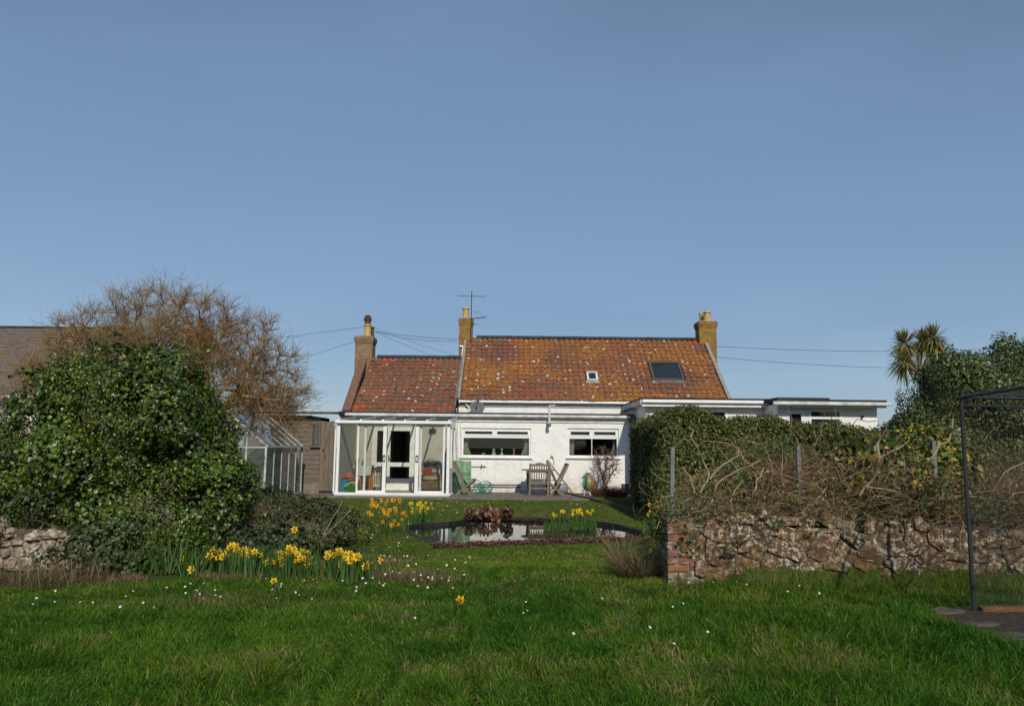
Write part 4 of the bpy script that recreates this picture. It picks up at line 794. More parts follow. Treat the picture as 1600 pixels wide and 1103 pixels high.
mb = MB(); mb.box(axl, bxl + 0.02, YA - 0.07, YA + 0.018, az - 0.14, az - 0.05); mb.build('gutter', m_white, fa, bevel=0.02)
mb = MB(); mb.box(axl + 0.05, bxl + 0.2, YA + 0.051, YA + 0.298, az - 0.17, az - 0.15); mb.build('soffit', m_whitepaint, fa)
mb = MB(); mb.box(axl - 0.04, axl - 0.01, YA + 0.02, YM - 0.06, az - 0.19, az - 0.041); mb.box(axl - 0.009, axl + 0.149, YA + 0.06, YM - 0.06, az - 0.19, az - 0.15); mb.build('verge_board', m_greywhite, ann)
mb = MB(); mb.box(bxl - 0.12, X(1300, YB), YB + 0.02, YM, bz - 0.03, bz + 0.06); mb.box(X(1300, YB) + 0.002, bxr + 0.1, YB + 0.0, YM, bz - 0.035, bz + 0.012); mb.build('roof', m_felt, ann)
mb = MB(); mb.box(bxl - 0.10, bxr + 0.10, YB + 0.05, YB + 0.08, bz - 0.2, bz - 0.036); fb = mb.build('fascia', m_whitepaint, ann)
mb = MB(); mb.box(bxl - 0.25, bxr + 0.25, YB - 0.05, YB + 0.048, bz - 0.145, bz - 0.05); mb.build('gutter', m_greywhite, fb, bevel=0.02)
mb = MB(); mb.box(bxl, bxr + 0.1, YB + 0.081, YB + 0.398, bz - 0.15, bz - 0.12); mb.build('soffit', m_whitepaint, fb)
mb = MB(); a = at(1213, 634, YA - 0.02); mb.tube([(a.x, YA - 0.03, az - 0.1), (a.x, YA - 0.03, az - 0.3), (a.x - 0.25, YA + 0.22, az - 0.55), (a.x - 0.27, YA + 0.24, 0.3)], 0.04, 10); mb.build('downpipe', m_white, ann, True)
for op, tz in ((wA, 0.99), (wB0, 0.99), (wB1, 0.86)):
    x0, x1, z0, z1 = op; yy = (YA + 0.3 if op is wA else YB + 0.4) + 0.05; mb = MB(); frame_box(mb, x0 - 0.02, x1 + 0.02, z0, z1 + 0.02, yy - 0.06, 0.08, 0.1)
    if tz < 0.9: mb.box(x0 + 0.06, x1 - 0.06, yy - 0.05, yy + 0.03, z0 + (z1 - z0) * tz - 0.05, z0 + (z1 - z0) * tz + 0.03)
    w = mb.build('window', m_white, ann, bevel=0.006); g = MB(); g.box(x0 + 0.05, x1 - 0.05, yy, yy + 0.005, z0 + 0.05, z1 - 0.05); g.build('pane', m_rlglass, w)
a = at(1348, 651, YB + 0.35); mb = MB(); mb.tube([(a.x, YB + 0.33, a.z), (a.x, YB + 0.40, a.z)], 0.035, 10); mb.build('overflow_pipe', m_black, ann)
a = at(1160, 613, YM + 1.2); mb = MB(); mb.prism([(a.x - 0.25, YM + 0.9, az + 0.0), (a.x + 0.28, YM + 0.9, az), (a.x + 0.1, YM + 1.2, az + 0.28), (a.x - 0.2, YM + 1.2, az + 0.28)], (0, 0.3, 0)); mb.build('rooflight', m_lead, ann)

# ------------------------------------------------------------------ timber shed, gate, greenhouse
YS = 23.0; sx0, sx1 = X(380, YS), X(500, YS); sz = Z(646, YS, 450)
shed = thing('timber_shed', ((sx0 + sx1) / 2, YS + 1, 0), 'weathered timber shed of lapped boards behind the greenhouse', 'shed')
ws = (X(487.5, YS), X(499, YS), Z(697, YS, 490), Z(663, YS, 490))
bh = 0.135; nb = int((sz - 0.35) / bh); bm = {}
for i in range(nb):
    z = 0.32 + i * bh
    for (xa, xb) in ((sx0, (sx0 + sx1) / 2 + 0.1 * ((i * 7) % 5 - 2)), ((sx0 + sx1) / 2 + 0.1 * ((i * 7) % 5 - 2) + 0.006, sx1)):
        if z + bh > ws[2] and z < ws[3] and xb > ws[0]: xb = ws[0] - 0.06
        mb = MB(); mb.prism([(xa, YS, z), (xa, YS + 0.02, z + bh + 0.02), (xa, YS + 0.035, z + bh + 0.02), (xa, YS + 0.035, z)], (xb - xa, 0, 0)); mb.build('board', m_wood, shed)
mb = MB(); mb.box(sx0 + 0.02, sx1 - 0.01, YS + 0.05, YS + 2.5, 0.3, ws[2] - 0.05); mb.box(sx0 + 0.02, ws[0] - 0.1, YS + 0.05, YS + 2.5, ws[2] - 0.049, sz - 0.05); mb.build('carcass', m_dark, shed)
mb = MB(); mb.prism([(sx0 - 0.25, YS - 0.28, sz - 0.02), (sx0 - 0.25, YS + 2.6, sz + 0.12), (sx0 - 0.25, YS + 2.6, sz + 0.18), (sx0 - 0.25, YS - 0.28, sz + 0.04)], (sx1 - sx0 + 0.72, 0, 0)); mb.build('roof', M('mossy_felt', (0.075, 0.065, 0.05), (0.05, 0.045, 0.035), 3, 0.95, 0.6, 20, c3=(0.11, 0.10, 0.04), s3=5), shed)
mb = MB(); frame_box(mb, ws[0] - 0.05, ws[1] + 0.02, ws[2] - 0.04, ws[3] + 0.04, YS - 0.02, 0.05, 0.07); mb.box((ws[0] + ws[1]) / 2 - 0.02, (ws[0] + ws[1]) / 2 + 0.02, YS - 0.01, YS + 0.04, ws[2], ws[3]); wd = mb.build('window', m_wood, shed); mb = MB(); mb.box(ws[0], ws[1] - 0.03, YS + 0.015, YS + 0.02, ws[2], ws[3]); mb.build('pane', m_gglass, wd)
mb = MB(); mb.box(sx0, X(524, YS), YS - 0.04, YS + 0.06, 0, 0.315); mb.build('plinth', M('render_plinth', (0.24, 0.20, 0.16), (0.16, 0.13, 0.10), 6, 0.95, 0.5, 30), shed)
gate = thing('board_gate', (X(510, YS - 0.1), YS - 0.1, 0), 'tall gate of vertical grey boards between shed and conservatory', 'gate')
ga, gb = X(500.5, YS - 0.1), X(522, YS - 0.1)
for i in range(3): mb = MB(); w = (gb - ga) / 3; mb.box(ga + i * w + 0.006, ga + (i + 1) * w - 0.004, YS - 0.13, YS - 0.10 + 0.004 * i, 0.10, Z(658, YS, 510) - 0.02 * (i % 2)); mb.build('board', m_woodv, gate)
mb = MB(); mb.box(ga + 0.02, gb - 0.01, YS - 0.098 + 0.012, YS - 0.06, 0.5, 0.6); mb.box(ga + 0.02, gb - 0.01, YS - 0.086, YS - 0.06, 1.7, 1.8); mb.build('rail', m_wood, gate)
hz = Z(703, YS, 505); mb = MB(); mb.box(ga + 0.08, ga + 0.12, YS - 0.16, YS - 0.131, hz - 0.03, hz + 0.03); mb.build('latch', m_black, gate)

gy0, gy1 = 18.9, 22.2; gxr = X(415, gy0, 740); gxl = gxr - 2.0; gez = Z(699, gy0 + 1.2, 440); grz = gez + 0.85; gxm = (gxr + gxl) / 2; g0 = 0.12
gh = thing('greenhouse', (gxm, (gy0 + gy1) / 2, 0), 'old aluminium greenhouse with grimy glass beside the shed', 'greenhouse')
mb = MB(); mb.box(gxl - 0.03, gxr + 0.03, gy0 - 0.03, gy0 + 0.09, 0, g0); mb.box(gxr - 0.09, gxr + 0.03, gy0 + 0.091, gy1, 0, g0); mb.box(gxl - 0.03, gxl + 0.09, gy0 + 0.091, gy1, 0, g0); mb.build('base', M('pale_concrete', (0.42, 0.41, 0.38), (0.30, 0.29, 0.26), 5, 0.9, 0.3), gh)
s = 0.045
for x in (gxl, gxr - s):
    for y in (gy0, gy1 - s): mb = MB(); mb.box(x, x + s, y, y + s, g0, gez); mb.build('corner_post', m_alu, gh)
mb = MB()
for x in (gxl, gxr): mb.box(x - 0.03, x + 0.03, gy0 - 0.01, gy1 + 0.01, gez, gez + 0.045)
mb.box(gxm - 0.03, gxm + 0.03, gy0, gy1, grz - 0.02, grz + 0.03)
for y in (gy0 + 0.02, gy1 - 0.02): mb.bar((gxl, y, gez + 0.03), (gxm, y, grz), 0.04, 0.04); mb.bar((gxr, y, gez + 0.03), (gxm, y, grz), 0.04, 0.04); mb.bar((gxl + 0.03, y, gez), (gxr - 0.03, y, gez), 0.025, 0.03)
mb.build('frame', m_alu, gh)
nbay = 5
for i in range(nbay + 1):
    y = gy0 + (gy1 - gy0) * i / nbay
    for x in (gxr - 0.02, gxl + 0.02):
        if 0 < i < nbay: mb = MB(); mb.box(x - 0.015, x + 0.015, y - 0.015, y + 0.015, g0, gez); mb.bar((x, y, gez + 0.04), (gxm, y, grz), 0.03, 0.035); mb.build('glazing_bar', m_alu, gh)
        if i < nbay:
            y2 = gy0 + (gy1 - gy0) * (i + 1) / nbay; mb = MB(); mb.box(x - 0.002, x + 0.002, y + 0.01, y2 - 0.01, g0 + 0.01, gez); mb.build('pane', m_gglass, gh)
            mb = MB(); mb.prism([(x, y + 0.01, gez + 0.05), (x, y2 - 0.01, gez + 0.05), (gxm, y2 - 0.01, grz + 0.01), (gxm, y + 0.01, grz + 0.01)], (0, 0, 0.004)); mb.build('roof_pane', m_gglass, gh)
for i in range(4):
    xa, xb = gxl + 2.0 * i / 4 + 0.01, gxl + 2.0 * (i + 1) / 4 - 0.01; h = lambda x: gez + (grz - gez) * (1 - abs(x - gxm) / 1.0)
    mb = MB(); mb.prism([(xa, gy0 + 0.02, g0), (xb, gy0 + 0.02, g0), (xb, gy0 + 0.02, h(xb) - 0.02), (xa, gy0 + 0.02, h(xa) - 0.02)], (0, 0.004, 0)); mb.build('pane', m_gglass, gh)
    if i: mb = MB(); mb.box(xa - 0.025, xa + 0.005, gy0, gy0 + 0.03, g0, h(xa) - 0.03); mb.build('glazing_bar', m_alu, gh)
mb = MB(); mb.bar((gxr - 0.04, gy0 + 0.9, gez - 0.05), (gxr - 0.04, gy0 + 0.1, g0 + 0.3), 0.02, 0.02); mb.bar((gxr - 0.04, gy0 + 1.0, g0 + 0.3), (gxr - 0.04, gy0 + 1.8, gez), 0.015, 0.015); mb.build('brace', m_alu, gh)
# greenhouse bench with trays and bags
t = thing('staging_bench', (gxm - 0.3, gy1 - 0.9, 0), 'slatted grey staging bench inside the greenhouse', 'bench')
mb = MB()
for i in range(6): mb.box(gxl + 0.12 + i * 0.1, gxl + 0.20 + i * 0.1, gy0 + 0.5, gy1 - 0.2, 0.72, 0.74)
mb.build('slat', m_wood, t)
for x in (gxl + 0.15, gxl + 0.65):
    for y in (gy0 + 0.6, gy1 - 0.3): mb = MB(); mb.box(x, x + 0.05, y, y + 0.05, 0, 0.719); mb.build('leg', m_wood, t)
def potobj(x, y, z, r, h, mat, label, cat='pot'):
    mb = MB(); mb.lathe((x, y, z), [(r * 0.7, 0), (r, h * 0.82), (r * 1.1, h * 0.82), (r * 1.1, h), (r * 0.9, h), (r * 0.8, h * 0.7)], 12); tag(recentre(mb.build('plant_pot', mat, None, True)), label, cat)
potobj(gxr - 0.35, gy0 + 0.45, 0.0, 0.16, 0.34, m_terra, 'large terracotta pot just inside the greenhouse corner')
potobj(gxr - 0.30, gy1 - 0.5, 0.0, 0.20, 0.30, m_greywhite, 'wide pale pot at the far end of the greenhouse')
potobj(gxl + 0.4, gy0 + 0.9, 0.742, 0.11, 0.2, m_black, 'black plastic pot on the greenhouse bench')
a = Vector((gxr - 0.55, gy0 + 0.22, 0)); mb = MB(); mb.lathe(a, [(0.16, 0), (0.24, 0.1), (0.25, 0.5), (0.19, 0.68), (0.10, 0.76), (0.12, 0.82)], 12, 0.6); tag(recentre(mb.build('compost_sack', M('white_sack', (0.50, 0.53, 0.56), (0.22, 0.25, 0.30), 4, 0.5), None, True)), 'pale plastic compost sack leaning in the greenhouse', 'sack')
mb = MB(); mb.box(gxr - 0.75, gxr - 0.12, gy0 + 1.4, gy0 + 2.4, 0.06, 0.42); tag(recentre(mb.build('grow_box', M('speckled_white_tray', (0.5, 0.5, 0.47), (0.16, 0.17, 0.14), 22, 0.8))), 'speckled white growing trough along the greenhouse glass', 'trough')

# ------------------------------------------------------------------ neighbour beyond the left hedge
YN = 26.0
nb_ = thing('neighbour_house', (X(60, YN), YN, 0), 'brown slate roofed house beyond the bare tree at far left', 'house')
ne, nr = Z(618, YN, 0), Z(513, YN + 4, 60); nxl, nxr = X(-400, YN), X(112, YN)
mb = MB(); mb.box(nxl, nxr - 0.2, YN + 0.3, YN + 7.7, 0, ne); mb.build('wall', m_render, nb_)
mb = MB(); mb.prism([(nxr - 0.4, YN + 0.3, ne + 0.001), (nxr - 0.4, YN + 4, nr - 0.1), (nxr - 0.4, YN + 7.7, ne + 0.001)], (0.2, 0, 0)); mb.build('gable_wall', m_render, nb_)
mb = MB(); mb.prism([(nxl, YN, ne), (nxl, YN + 4, nr - 0.03), (nxl, YN + 8, ne), (nxl, YN + 8, ne - 0.06), (nxl, YN + 4, nr - 0.1), (nxl, YN, ne - 0.06)], (nxr - nxl, 0, 0)); rf = mb.build('roof', m_slate, nb_)
v_ = Vector((0, 4, nr - ne)); L = v_.length; v_.normalize(); n_ = Vector((1, 0, 0)).cross(v_); sl_ = MB(); sl_.obox((0, 0, 0), (0.20, 0, 0), (0, 0.19, -0.008), (0, 0.0005, 0.012)); 
sm = bpy.data.meshes.new('slate'); sm.from_pydata(sl_.v, [], sl_.f); sm.materials.append(m_slate); sm.update(); off = world_loc(rf); cnt = 0; vis0 = X(-30, YN + 4); rr = random.Random(2); basis = Matrix((Vector((1, 0, 0)), v_, n_)).transposed().to_4x4()
for r in range(int(L / 0.26)):
    for c in range(int((nxr - vis0) / 0.405)):
        if cnt >= 300: break
        o = link('slate', sm, rf); o.matrix_local = Matrix.Translation(Vector((vis0 + 0.2 + c * 0.405 + (0.2 if r % 2 else 0), YN, ne)) + v_ * (0.12 + r * 0.26) + n_ * (0.02 + rr.uniform(0, 0.008)) - off) @ basis; cnt += 1
mb = MB(); mb.tube([(nxl, YN - 0.05, ne - 0.03), (nxr, YN - 0.05, ne - 0.05)], 0.06, 8); mb.build('gutter', m_white, nb_, True)
mb = MB(); mb.box(nxl, nxr, YN + 3.9, YN + 4.1, nr - 0.02, nr + 0.07); mb.build('ridge', m_felt, nb_)
YQ = 30.0; q0, q1 = at(289, 512, YQ), at(322, 512, YQ); ch = thing('distant_chimney', ((q0.x + q1.x) / 2, YQ, 0), 'brown chimney with bright orange pot seen through the bare tree', 'chimney')
mb = MB(); mb.box(q0.x, q1.x, YQ, YQ + 0.7, 0, q0.z - 0.15); mb.box(q0.x - 0.04, q1.x + 0.04, YQ - 0.04, YQ + 0.74, q0.z - 0.149, q0.z); mb.build('stack', m_brick_ylw, ch)
a = at(308, 498, YQ); mb = MB(); mb.lathe((a.x, YQ + 0.3, q0.z), [(0.13, 0), (0.12, 0.1), (0.10, 0.38), (0.13, 0.40), (0.13, 0.45), (0.09, 0.45)], 12); mb.build('chimney_pot', m_terra, ch, True)

# ------------------------------------------------------------------ patio things
PZ = 0.035
def place(o, loc, rz):
    o.location = loc; o.rotation_euler = (0, 0, rz); return o
def folding_chair(loc, rz, label):
    t = thing('folding_chair', (0, 0, 0), label, 'chair', 'wooden garden chairs on the patio')
    for s in (-0.2, 0.2):
        mb = MB(); mb.bar((-0.34, s, 0.92), (-0.12, s, 0.45), 0.03, 0.055); mb.bar((-0.121, s, 0.452), (0.20, s, 0.0), 0.03, 0.05); mb.build('side_rail', m_teak, t)
        mb = MB(); mb.bar((0.27, s * 0.86, 0.43), (-0.24, s * 0.86, 0.0), 0.03, 0.05); mb.build('leg', m_teak, t)
    for i in range(6):
        y = -0.15 + i * 0.06; mb = MB(); mb.bar((-0.325, y, 0.88), (-0.14, y, 0.49), 0.03, 0.014); mb.build('back_slat', m_teak, t)
    mb = MB(); mb.bar((-0.335, -0.2, 0.91), (-0.335, 0.2, 0.91), 0.03, 0.06); mb.build('top_rail', m_teak, t)
    for i in range(7):
        x = -0.13 + i * 0.063; mb = MB(); mb.box(x, x + 0.05, -0.185, 0.185, 0.43 + 0.004 * i, 0.448 + 0.004 * i); mb.build('seat_slat', m_teak, t)
    return place(t, loc, rz)
a = at(727, 768, 22.75); folding_chair((a.x, 22.75, PZ), math.radians(-8), 'folding wooden chair in front of the green water butts')
a = at(868, 769, 22.75); folding_chair((a.x, 22.75, PZ), math.radians(188), 'folding wooden chair seen side-on right of the garden table')
t = thing('garden_chair', (0, 0, 0), 'slatted high backed armchair pulled up to the garden table', 'chair', 'wooden garden chairs on the patio')
for s in (-1, 1):
    mb = MB(); mb.bar((s * 0.27, 0, 0), (s * 0.27, -0.02, 0.45), 0.05, 0.05); mb.bar((s * 0.27, -0.021, 0.451), (s * 0.27, -0.12, 0.93), 0.05, 0.04); mb.build('rear_leg', m_teak, t)
    mb = MB(); mb.box(s * 0.27 - 0.025, s * 0.27 + 0.025, 0.42, 0.47, 0, 0.63); mb.build('front_leg', m_teak, t)
    mb = MB(); mb.box(s * 0.28 - 0.035, s * 0.28 + 0.035, -0.05, 0.5, 0.632, 0.66); mb.build('arm', m_teak, t)
for i in range(7): x = -0.21 + i * 0.07; mb = MB(); mb.bar((x, -0.02, 0.47), (x, -0.115, 0.88), 0.032, 0.015, (0, 1, 0)); mb.build('back_slat', m_teak, t)
mb = MB(); mb.box(-0.245, 0.245, -0.145, -0.105, 0.86, 0.92); mb.prism([(-0.13, -0.145, 0.921), (0.13, -0.145, 0.921), (0.06, -0.147, 0.955), (-0.06, -0.147, 0.955)], (0, 0.035, 0)); mb.build('top_rail', m_teak, t)
for i in range(6): y = 0.0 + i * 0.078; mb = MB(); mb.box(-0.29, 0.29, y, y + 0.06, 0.42, 0.44); mb.build('seat_slat', m_teak, t)
mb = MB(); mb.box(-0.245, 0.245, -0.005, 0.02, 0.2, 0.24); mb.box(-0.245, 0.245, -0.01, 0.015, 0.34, 0.4); mb.build('stretcher', m_teak, t)
a = at(842, 769, 22.55); place(t, (a.x, 22.55, PZ), math.radians(4))
a, b = at(815, 733, 23.35), at(868, 733, 23.35); cx = (a.x + b.x) / 2; r = (b.x - a.x) / 2
t = thing('garden_table', (cx, 23.35, PZ), 'weathered wooden garden table behind the slatted armchair', 'table')
for i in range(9):
    y = 23.35 - r + 0.02 + i * (2 * r - 0.04) / 9; h = math.sqrt(max(0.03, r * r - (y + 0.05 - 23.35) ** 2)); mb = MB(); mb.box(cx - h, cx + h, y, y + (2 * r - 0.04) / 9 - 0.008, a.z - 0.03, a.z); mb.build('top_slat', m_teak, t)
for s in (-1, 1):
    for u in (-1, 1): mb = MB(); mb.bar((cx + s * 0.3, 23.35 + u * 0.3, PZ), (cx + s * 0.34, 23.35 + u * 0.34, a.z - 0.03), 0.05, 0.05); mb.build('leg', m_teak, t)
mb = MB(); mb.box(cx - 0.36, cx + 0.36, 23.33, 23.37, a.z - 0.09, a.z - 0.031); mb.build('rail', m_teak, t)
def butt(px, Y, r, ytop, label, lid):
    p = at(px, ytop, Y); h = p.z - PZ; t = thing('water_butt', (p.x, Y, PZ), label, 'water butt', 'green water butts'); pr = []
    for z, k in ((0, 0.93), (0.02, 1), (0.31, 1), (0.325, 1.05), (0.36, 1.05), (0.375, 1), (0.62, 1), (0.635, 1.05), (0.67, 1.05), (0.685, 1), (0.96, 0.99), (1.0, 0.96)): pr.append((r * k, z * h))
    mb = MB(); mb.lathe((p.x, Y, PZ), pr, 24); mb.build('barrel', m_butt, t, True)
    mb = MB(); mb.lathe((p.x, Y, p.z), [(r * 0.98, 0.0), (r * 1.0, 0.015), (r * 0.9, 0.03), (0.05, 0.04)], 20); mb.build('lid', lid, t, True)
butt(715, 23.55, 0.15, 721, 'slim green water butt against the conservatory corner', m_butt); butt(726.5, 23.98, 0.195, 720.5, 'wide pale green water butt under the window end', m_greywhite)
t = thing('garden_hose', (X(750, 23.6), 23.6, PZ), 'tangled green hose coiled at the foot of the white wall', 'hose')
mb = MB(); rr = random.Random(4)
for (px, rad, tilt) in ((743, 0.21, 1.2), (744, 0.18, 1.0), (746, 0.20, 0.5), (759, 0.22, 0.9), (760, 0.19, 0.6), (757, 0.24, 0.25), (748, 0.24, 0.2), (762, 0.17, 1.15), (752, 0.3, 0.12)):
    c = Vector((X(px, 23.6), 23.6 + rr.uniform(-0.12, 0.12), PZ + 0.02 + rad * math.sin(tilt))); ph = rr.uniform(0, 6)
    mb.tube([c + Vector((rad * math.cos(t_), rad * math.sin(t_) * math.cos(tilt), rad * math.sin(t_) * math.sin(tilt) * 0.95)) for t_ in [ph + i * 2 * math.pi / 20 for i in range(21)]], 0.013, 6)
mb.build('coil', m_hose, t, True)
p0, p1 = at(855, 718, YE - 0.08), at(896, 764, 23.7); mb = MB(); mb.bar((p0.x, YE - 0.06, p0.z), (p1.x, 23.6, PZ), 0.06, 0.04); tag(recentre(mb.build('wooden_pole', m_newwood)), 'pale timber pole leaning against the white wall', 'pole')
def swallow(px, py, kind, label):
    a = at(px, py, YE - 0.03); mb = MB(); y = YE - 0.03
    if kind == 0:
        mb.tube([at(735, py, y), at(757, py, y)], 0.008, 5); mb.prism([a + Vector((0.02, 0, 0.10)), a + Vector((-0.02, 0, 0.0)), a + Vector((-0.01, 0, -0.1)), a + Vector((0.03, 0, 0.0))], (0, 0.012, 0)); e = at(757, py, y); mb.prism([e + Vector((0.05, 0, 0)), e + Vector((-0.03, 0, 0.03)), e + Vector((-0.03, 0, -0.03))], (0, 0.012, 0))
    else:
        mb.prism([a, a + Vector((-0.08, 0, -0.05)), a + Vector((-0.02, 0, 0.02)), a + Vector((0.0, 0, 0.10))], (0, 0.012, 0)); mb.prism([a, a + Vector((0.07, 0, -0.04)), a + Vector((0.02, 0, 0.03))], (0, 0.012, 0)); mb.tube([a, a + Vector((0.07, 0, -0.1)), a + Vector((0.07, 0, -0.24))], 0.006, 5)
    tag(recentre(mb.build('wall_ornament', m_dmetal)), label, 'ornament')
swallow(752, 729, 0, 'thin black arrow shaped ornament on the wall by the water butts'); swallow(862, 714, 1, 'small black bird ornament on the wall above the leaning pole')
# grey urn, painted barrel planter
a = at(876, 760, 23.3); mb = MB(); mb.lathe((a.x, 23.3, PZ), [(0.12, 0), (0.2, 0.08), (0.24, 0.2), (0.2, 0.3), (0.16, 0.33), (0.13, 0.29)], 18); tag(recentre(mb.build('stone_urn', M('grey_glaze', (0.22, 0.24, 0.26), (0.15, 0.16, 0.17), 6, 0.5), None, True)), 'round grey pot half hidden behind the side-on folding chair', 'pot')
a = at(920, 752, 23.2); t = thing('painted_planter', (a.x, 23.2, PZ), 'round planter painted in green and orange stripes on thin legs', 'planter')
m, n, l, p = _new('painted_stripes'); p.inputs['Roughness'].default_value = 0.45; sx = n.new('ShaderNodeSeparateXYZ'); l.new(n.new('ShaderNodeNewGeometry').outputs['Position'], sx.inputs[0]); cr_ = n.new('ShaderNodeValToRGB'); e = cr_.color_ramp; e.interpolation = 'CONSTANT'
cols = [(0.45, 0.45, 0.40), (0.01, 0.12, 0.07), (0.04, 0.22, 0.10), (0.50, 0.14, 0.02), (0.06, 0.17, 0.12), (0.35, 0.10, 0.04), (0.015, 0.13, 0.07)]
for i, c in enumerate(cols):
    el = e.elements[i] if i < 2 else e.elements.new(i / 7)
    el.position = i / 7; el.color = (*c, 1)
l.new(ramp(n, l, sx.outputs[0], a.x - 0.2, a.x + 0.2), cr_.inputs[0]); l.new(cr_.outputs[0], p.inputs['Base Color'])
mb = MB(); mb.lathe((a.x, 23.2, PZ + 0.12), [(0.08, 0), (0.16, 0.08), (0.2, 0.22), (0.17, 0.36), (0.08, 0.45), (0.04, 0.47)], 18); mb.build('bowl', m, t, True)
for s in (-1, 0.2, 1): mb = MB(); mb.bar((a.x + s * 0.14, 23.1 + 0.1 * abs(s), PZ), (a.x + s * 0.10, 23.15, PZ + 0.2), 0.02, 0.02); mb.build('leg', m_white, t)
mb = MB(); mb.prism([(a.x - 0.22, 23.2, PZ + 0.5), (a.x - 0.1, 23.2, PZ + 0.47), (a.x + 0.06, 23.2, PZ + 0.48), (a.x + 0.02, 23.2, PZ + 0.66), (a.x - 0.04, 23.2, PZ + 0.68)], (0, 0.1, 0)); mb.build('grey_lid', m_dish, t, bevel=0.03)
# bed edging board running from the patio to the right
pts = [ground(884, 772), ground(905, 778), ground(940, 786), ground(975, 795), ground(1000, 801), ground(1030, 806)]
mb = MB()
for i in range(len(pts) - 1): mb.bar(pts[i] + Vector((0, 0, 0.025)), pts[i + 1] + Vector((0, 0, 0.025)), 0.07, 0.11)
tag(recentre(mb.build('bed_edging', M('rotting_edging_log', (0.13, 0.085, 0.055), (0.08, 0.055, 0.035), 9, 0.95, 0.6, 40))), 'low brown timber edging of the flower bed right of the lawn', 'edging')
EDGE = [(p.x, p.y) for p in pts]

# ------------------------------------------------------------------ stone wall with brick pier
YW = ground(1062, 917).y
pxl = ground(1043, 916).x; pxr = at(1087, 860, YW).x; ztop = at(1062, 808, YW).z
m_stone = None
def stone_mat(name, base, dark, lich, amt):
    m, n, l, p = _new(name); p.inputs['Roughness'].default_value = 0.92; p.inputs['Specular IOR Level'].default_value = 0.15
    pos = n.new('ShaderNodeNewGeometry').outputs['Position']; oi = n.new('ShaderNodeObjectInfo')
    c = mixc(n, l, oi.outputs['Random'], base, dark)
    c = mixc(n, l, ramp(n, l, noise(n, l, 14, 6, 0.7, pos), 0.35, 0.7), c, tuple(x * 0.5 for x in dark))
    k = n.new('ShaderNodeMath'); k.operation = 'MULTIPLY'; l.new(ramp(n, l, noise(n, l, 2.6, 4, 0.6, pos), 0.36, 0.58), k.inputs[0]); l.new(ramp(n, l, noise(n, l, 19, 7, 0.8, pos), amt, amt + 0.07), k.inputs[1])
    c = mixc(n, l, k.outputs[0], c, lich); c = mixc(n, l, ramp(n, l, noise(n, l, 8, 5, 0.7, pos), 0.62, 0.70), c, (0.17, 0.11, 0.03))
    l.new(c, p.inputs['Base Color']); bump(n, l, p, noise(n, l, 32, 7, 0.7, pos), 0.8, 0.02); return m
m_stone = stone_mat('lichened_brown_granite', (0.25, 0.125, 0.055), (0.085, 0.058, 0.036), (0.52, 0.48, 0.38), 0.50)
m_stonepink = stone_mat('pale_pink_granite', (0.34, 0.245, 0.175), (0.23, 0.155, 0.11), (0.50, 0.46, 0.38), 0.45)
m_lime = M('crumbling_lime_mortar', (0.11, 0.085, 0.055), (0.055, 0.042, 0.028), 11, 0.95, 0.9, 40, c3=(0.42, 0.39, 0.29), s3=11, lo3=0.5, hi3=0.6)
def clip(poly, p, n):
    out = []; k = len(poly)
    for i in range(k):
        a, b = poly[i], poly[(i + 1) % k]; da, db = np.dot(a - p, n), np.dot(b - p, n)
        if da <= 0: out.append(a)
        if da * db < 0: out.append(a + (b - a) * (da / (da - db)))
    return out
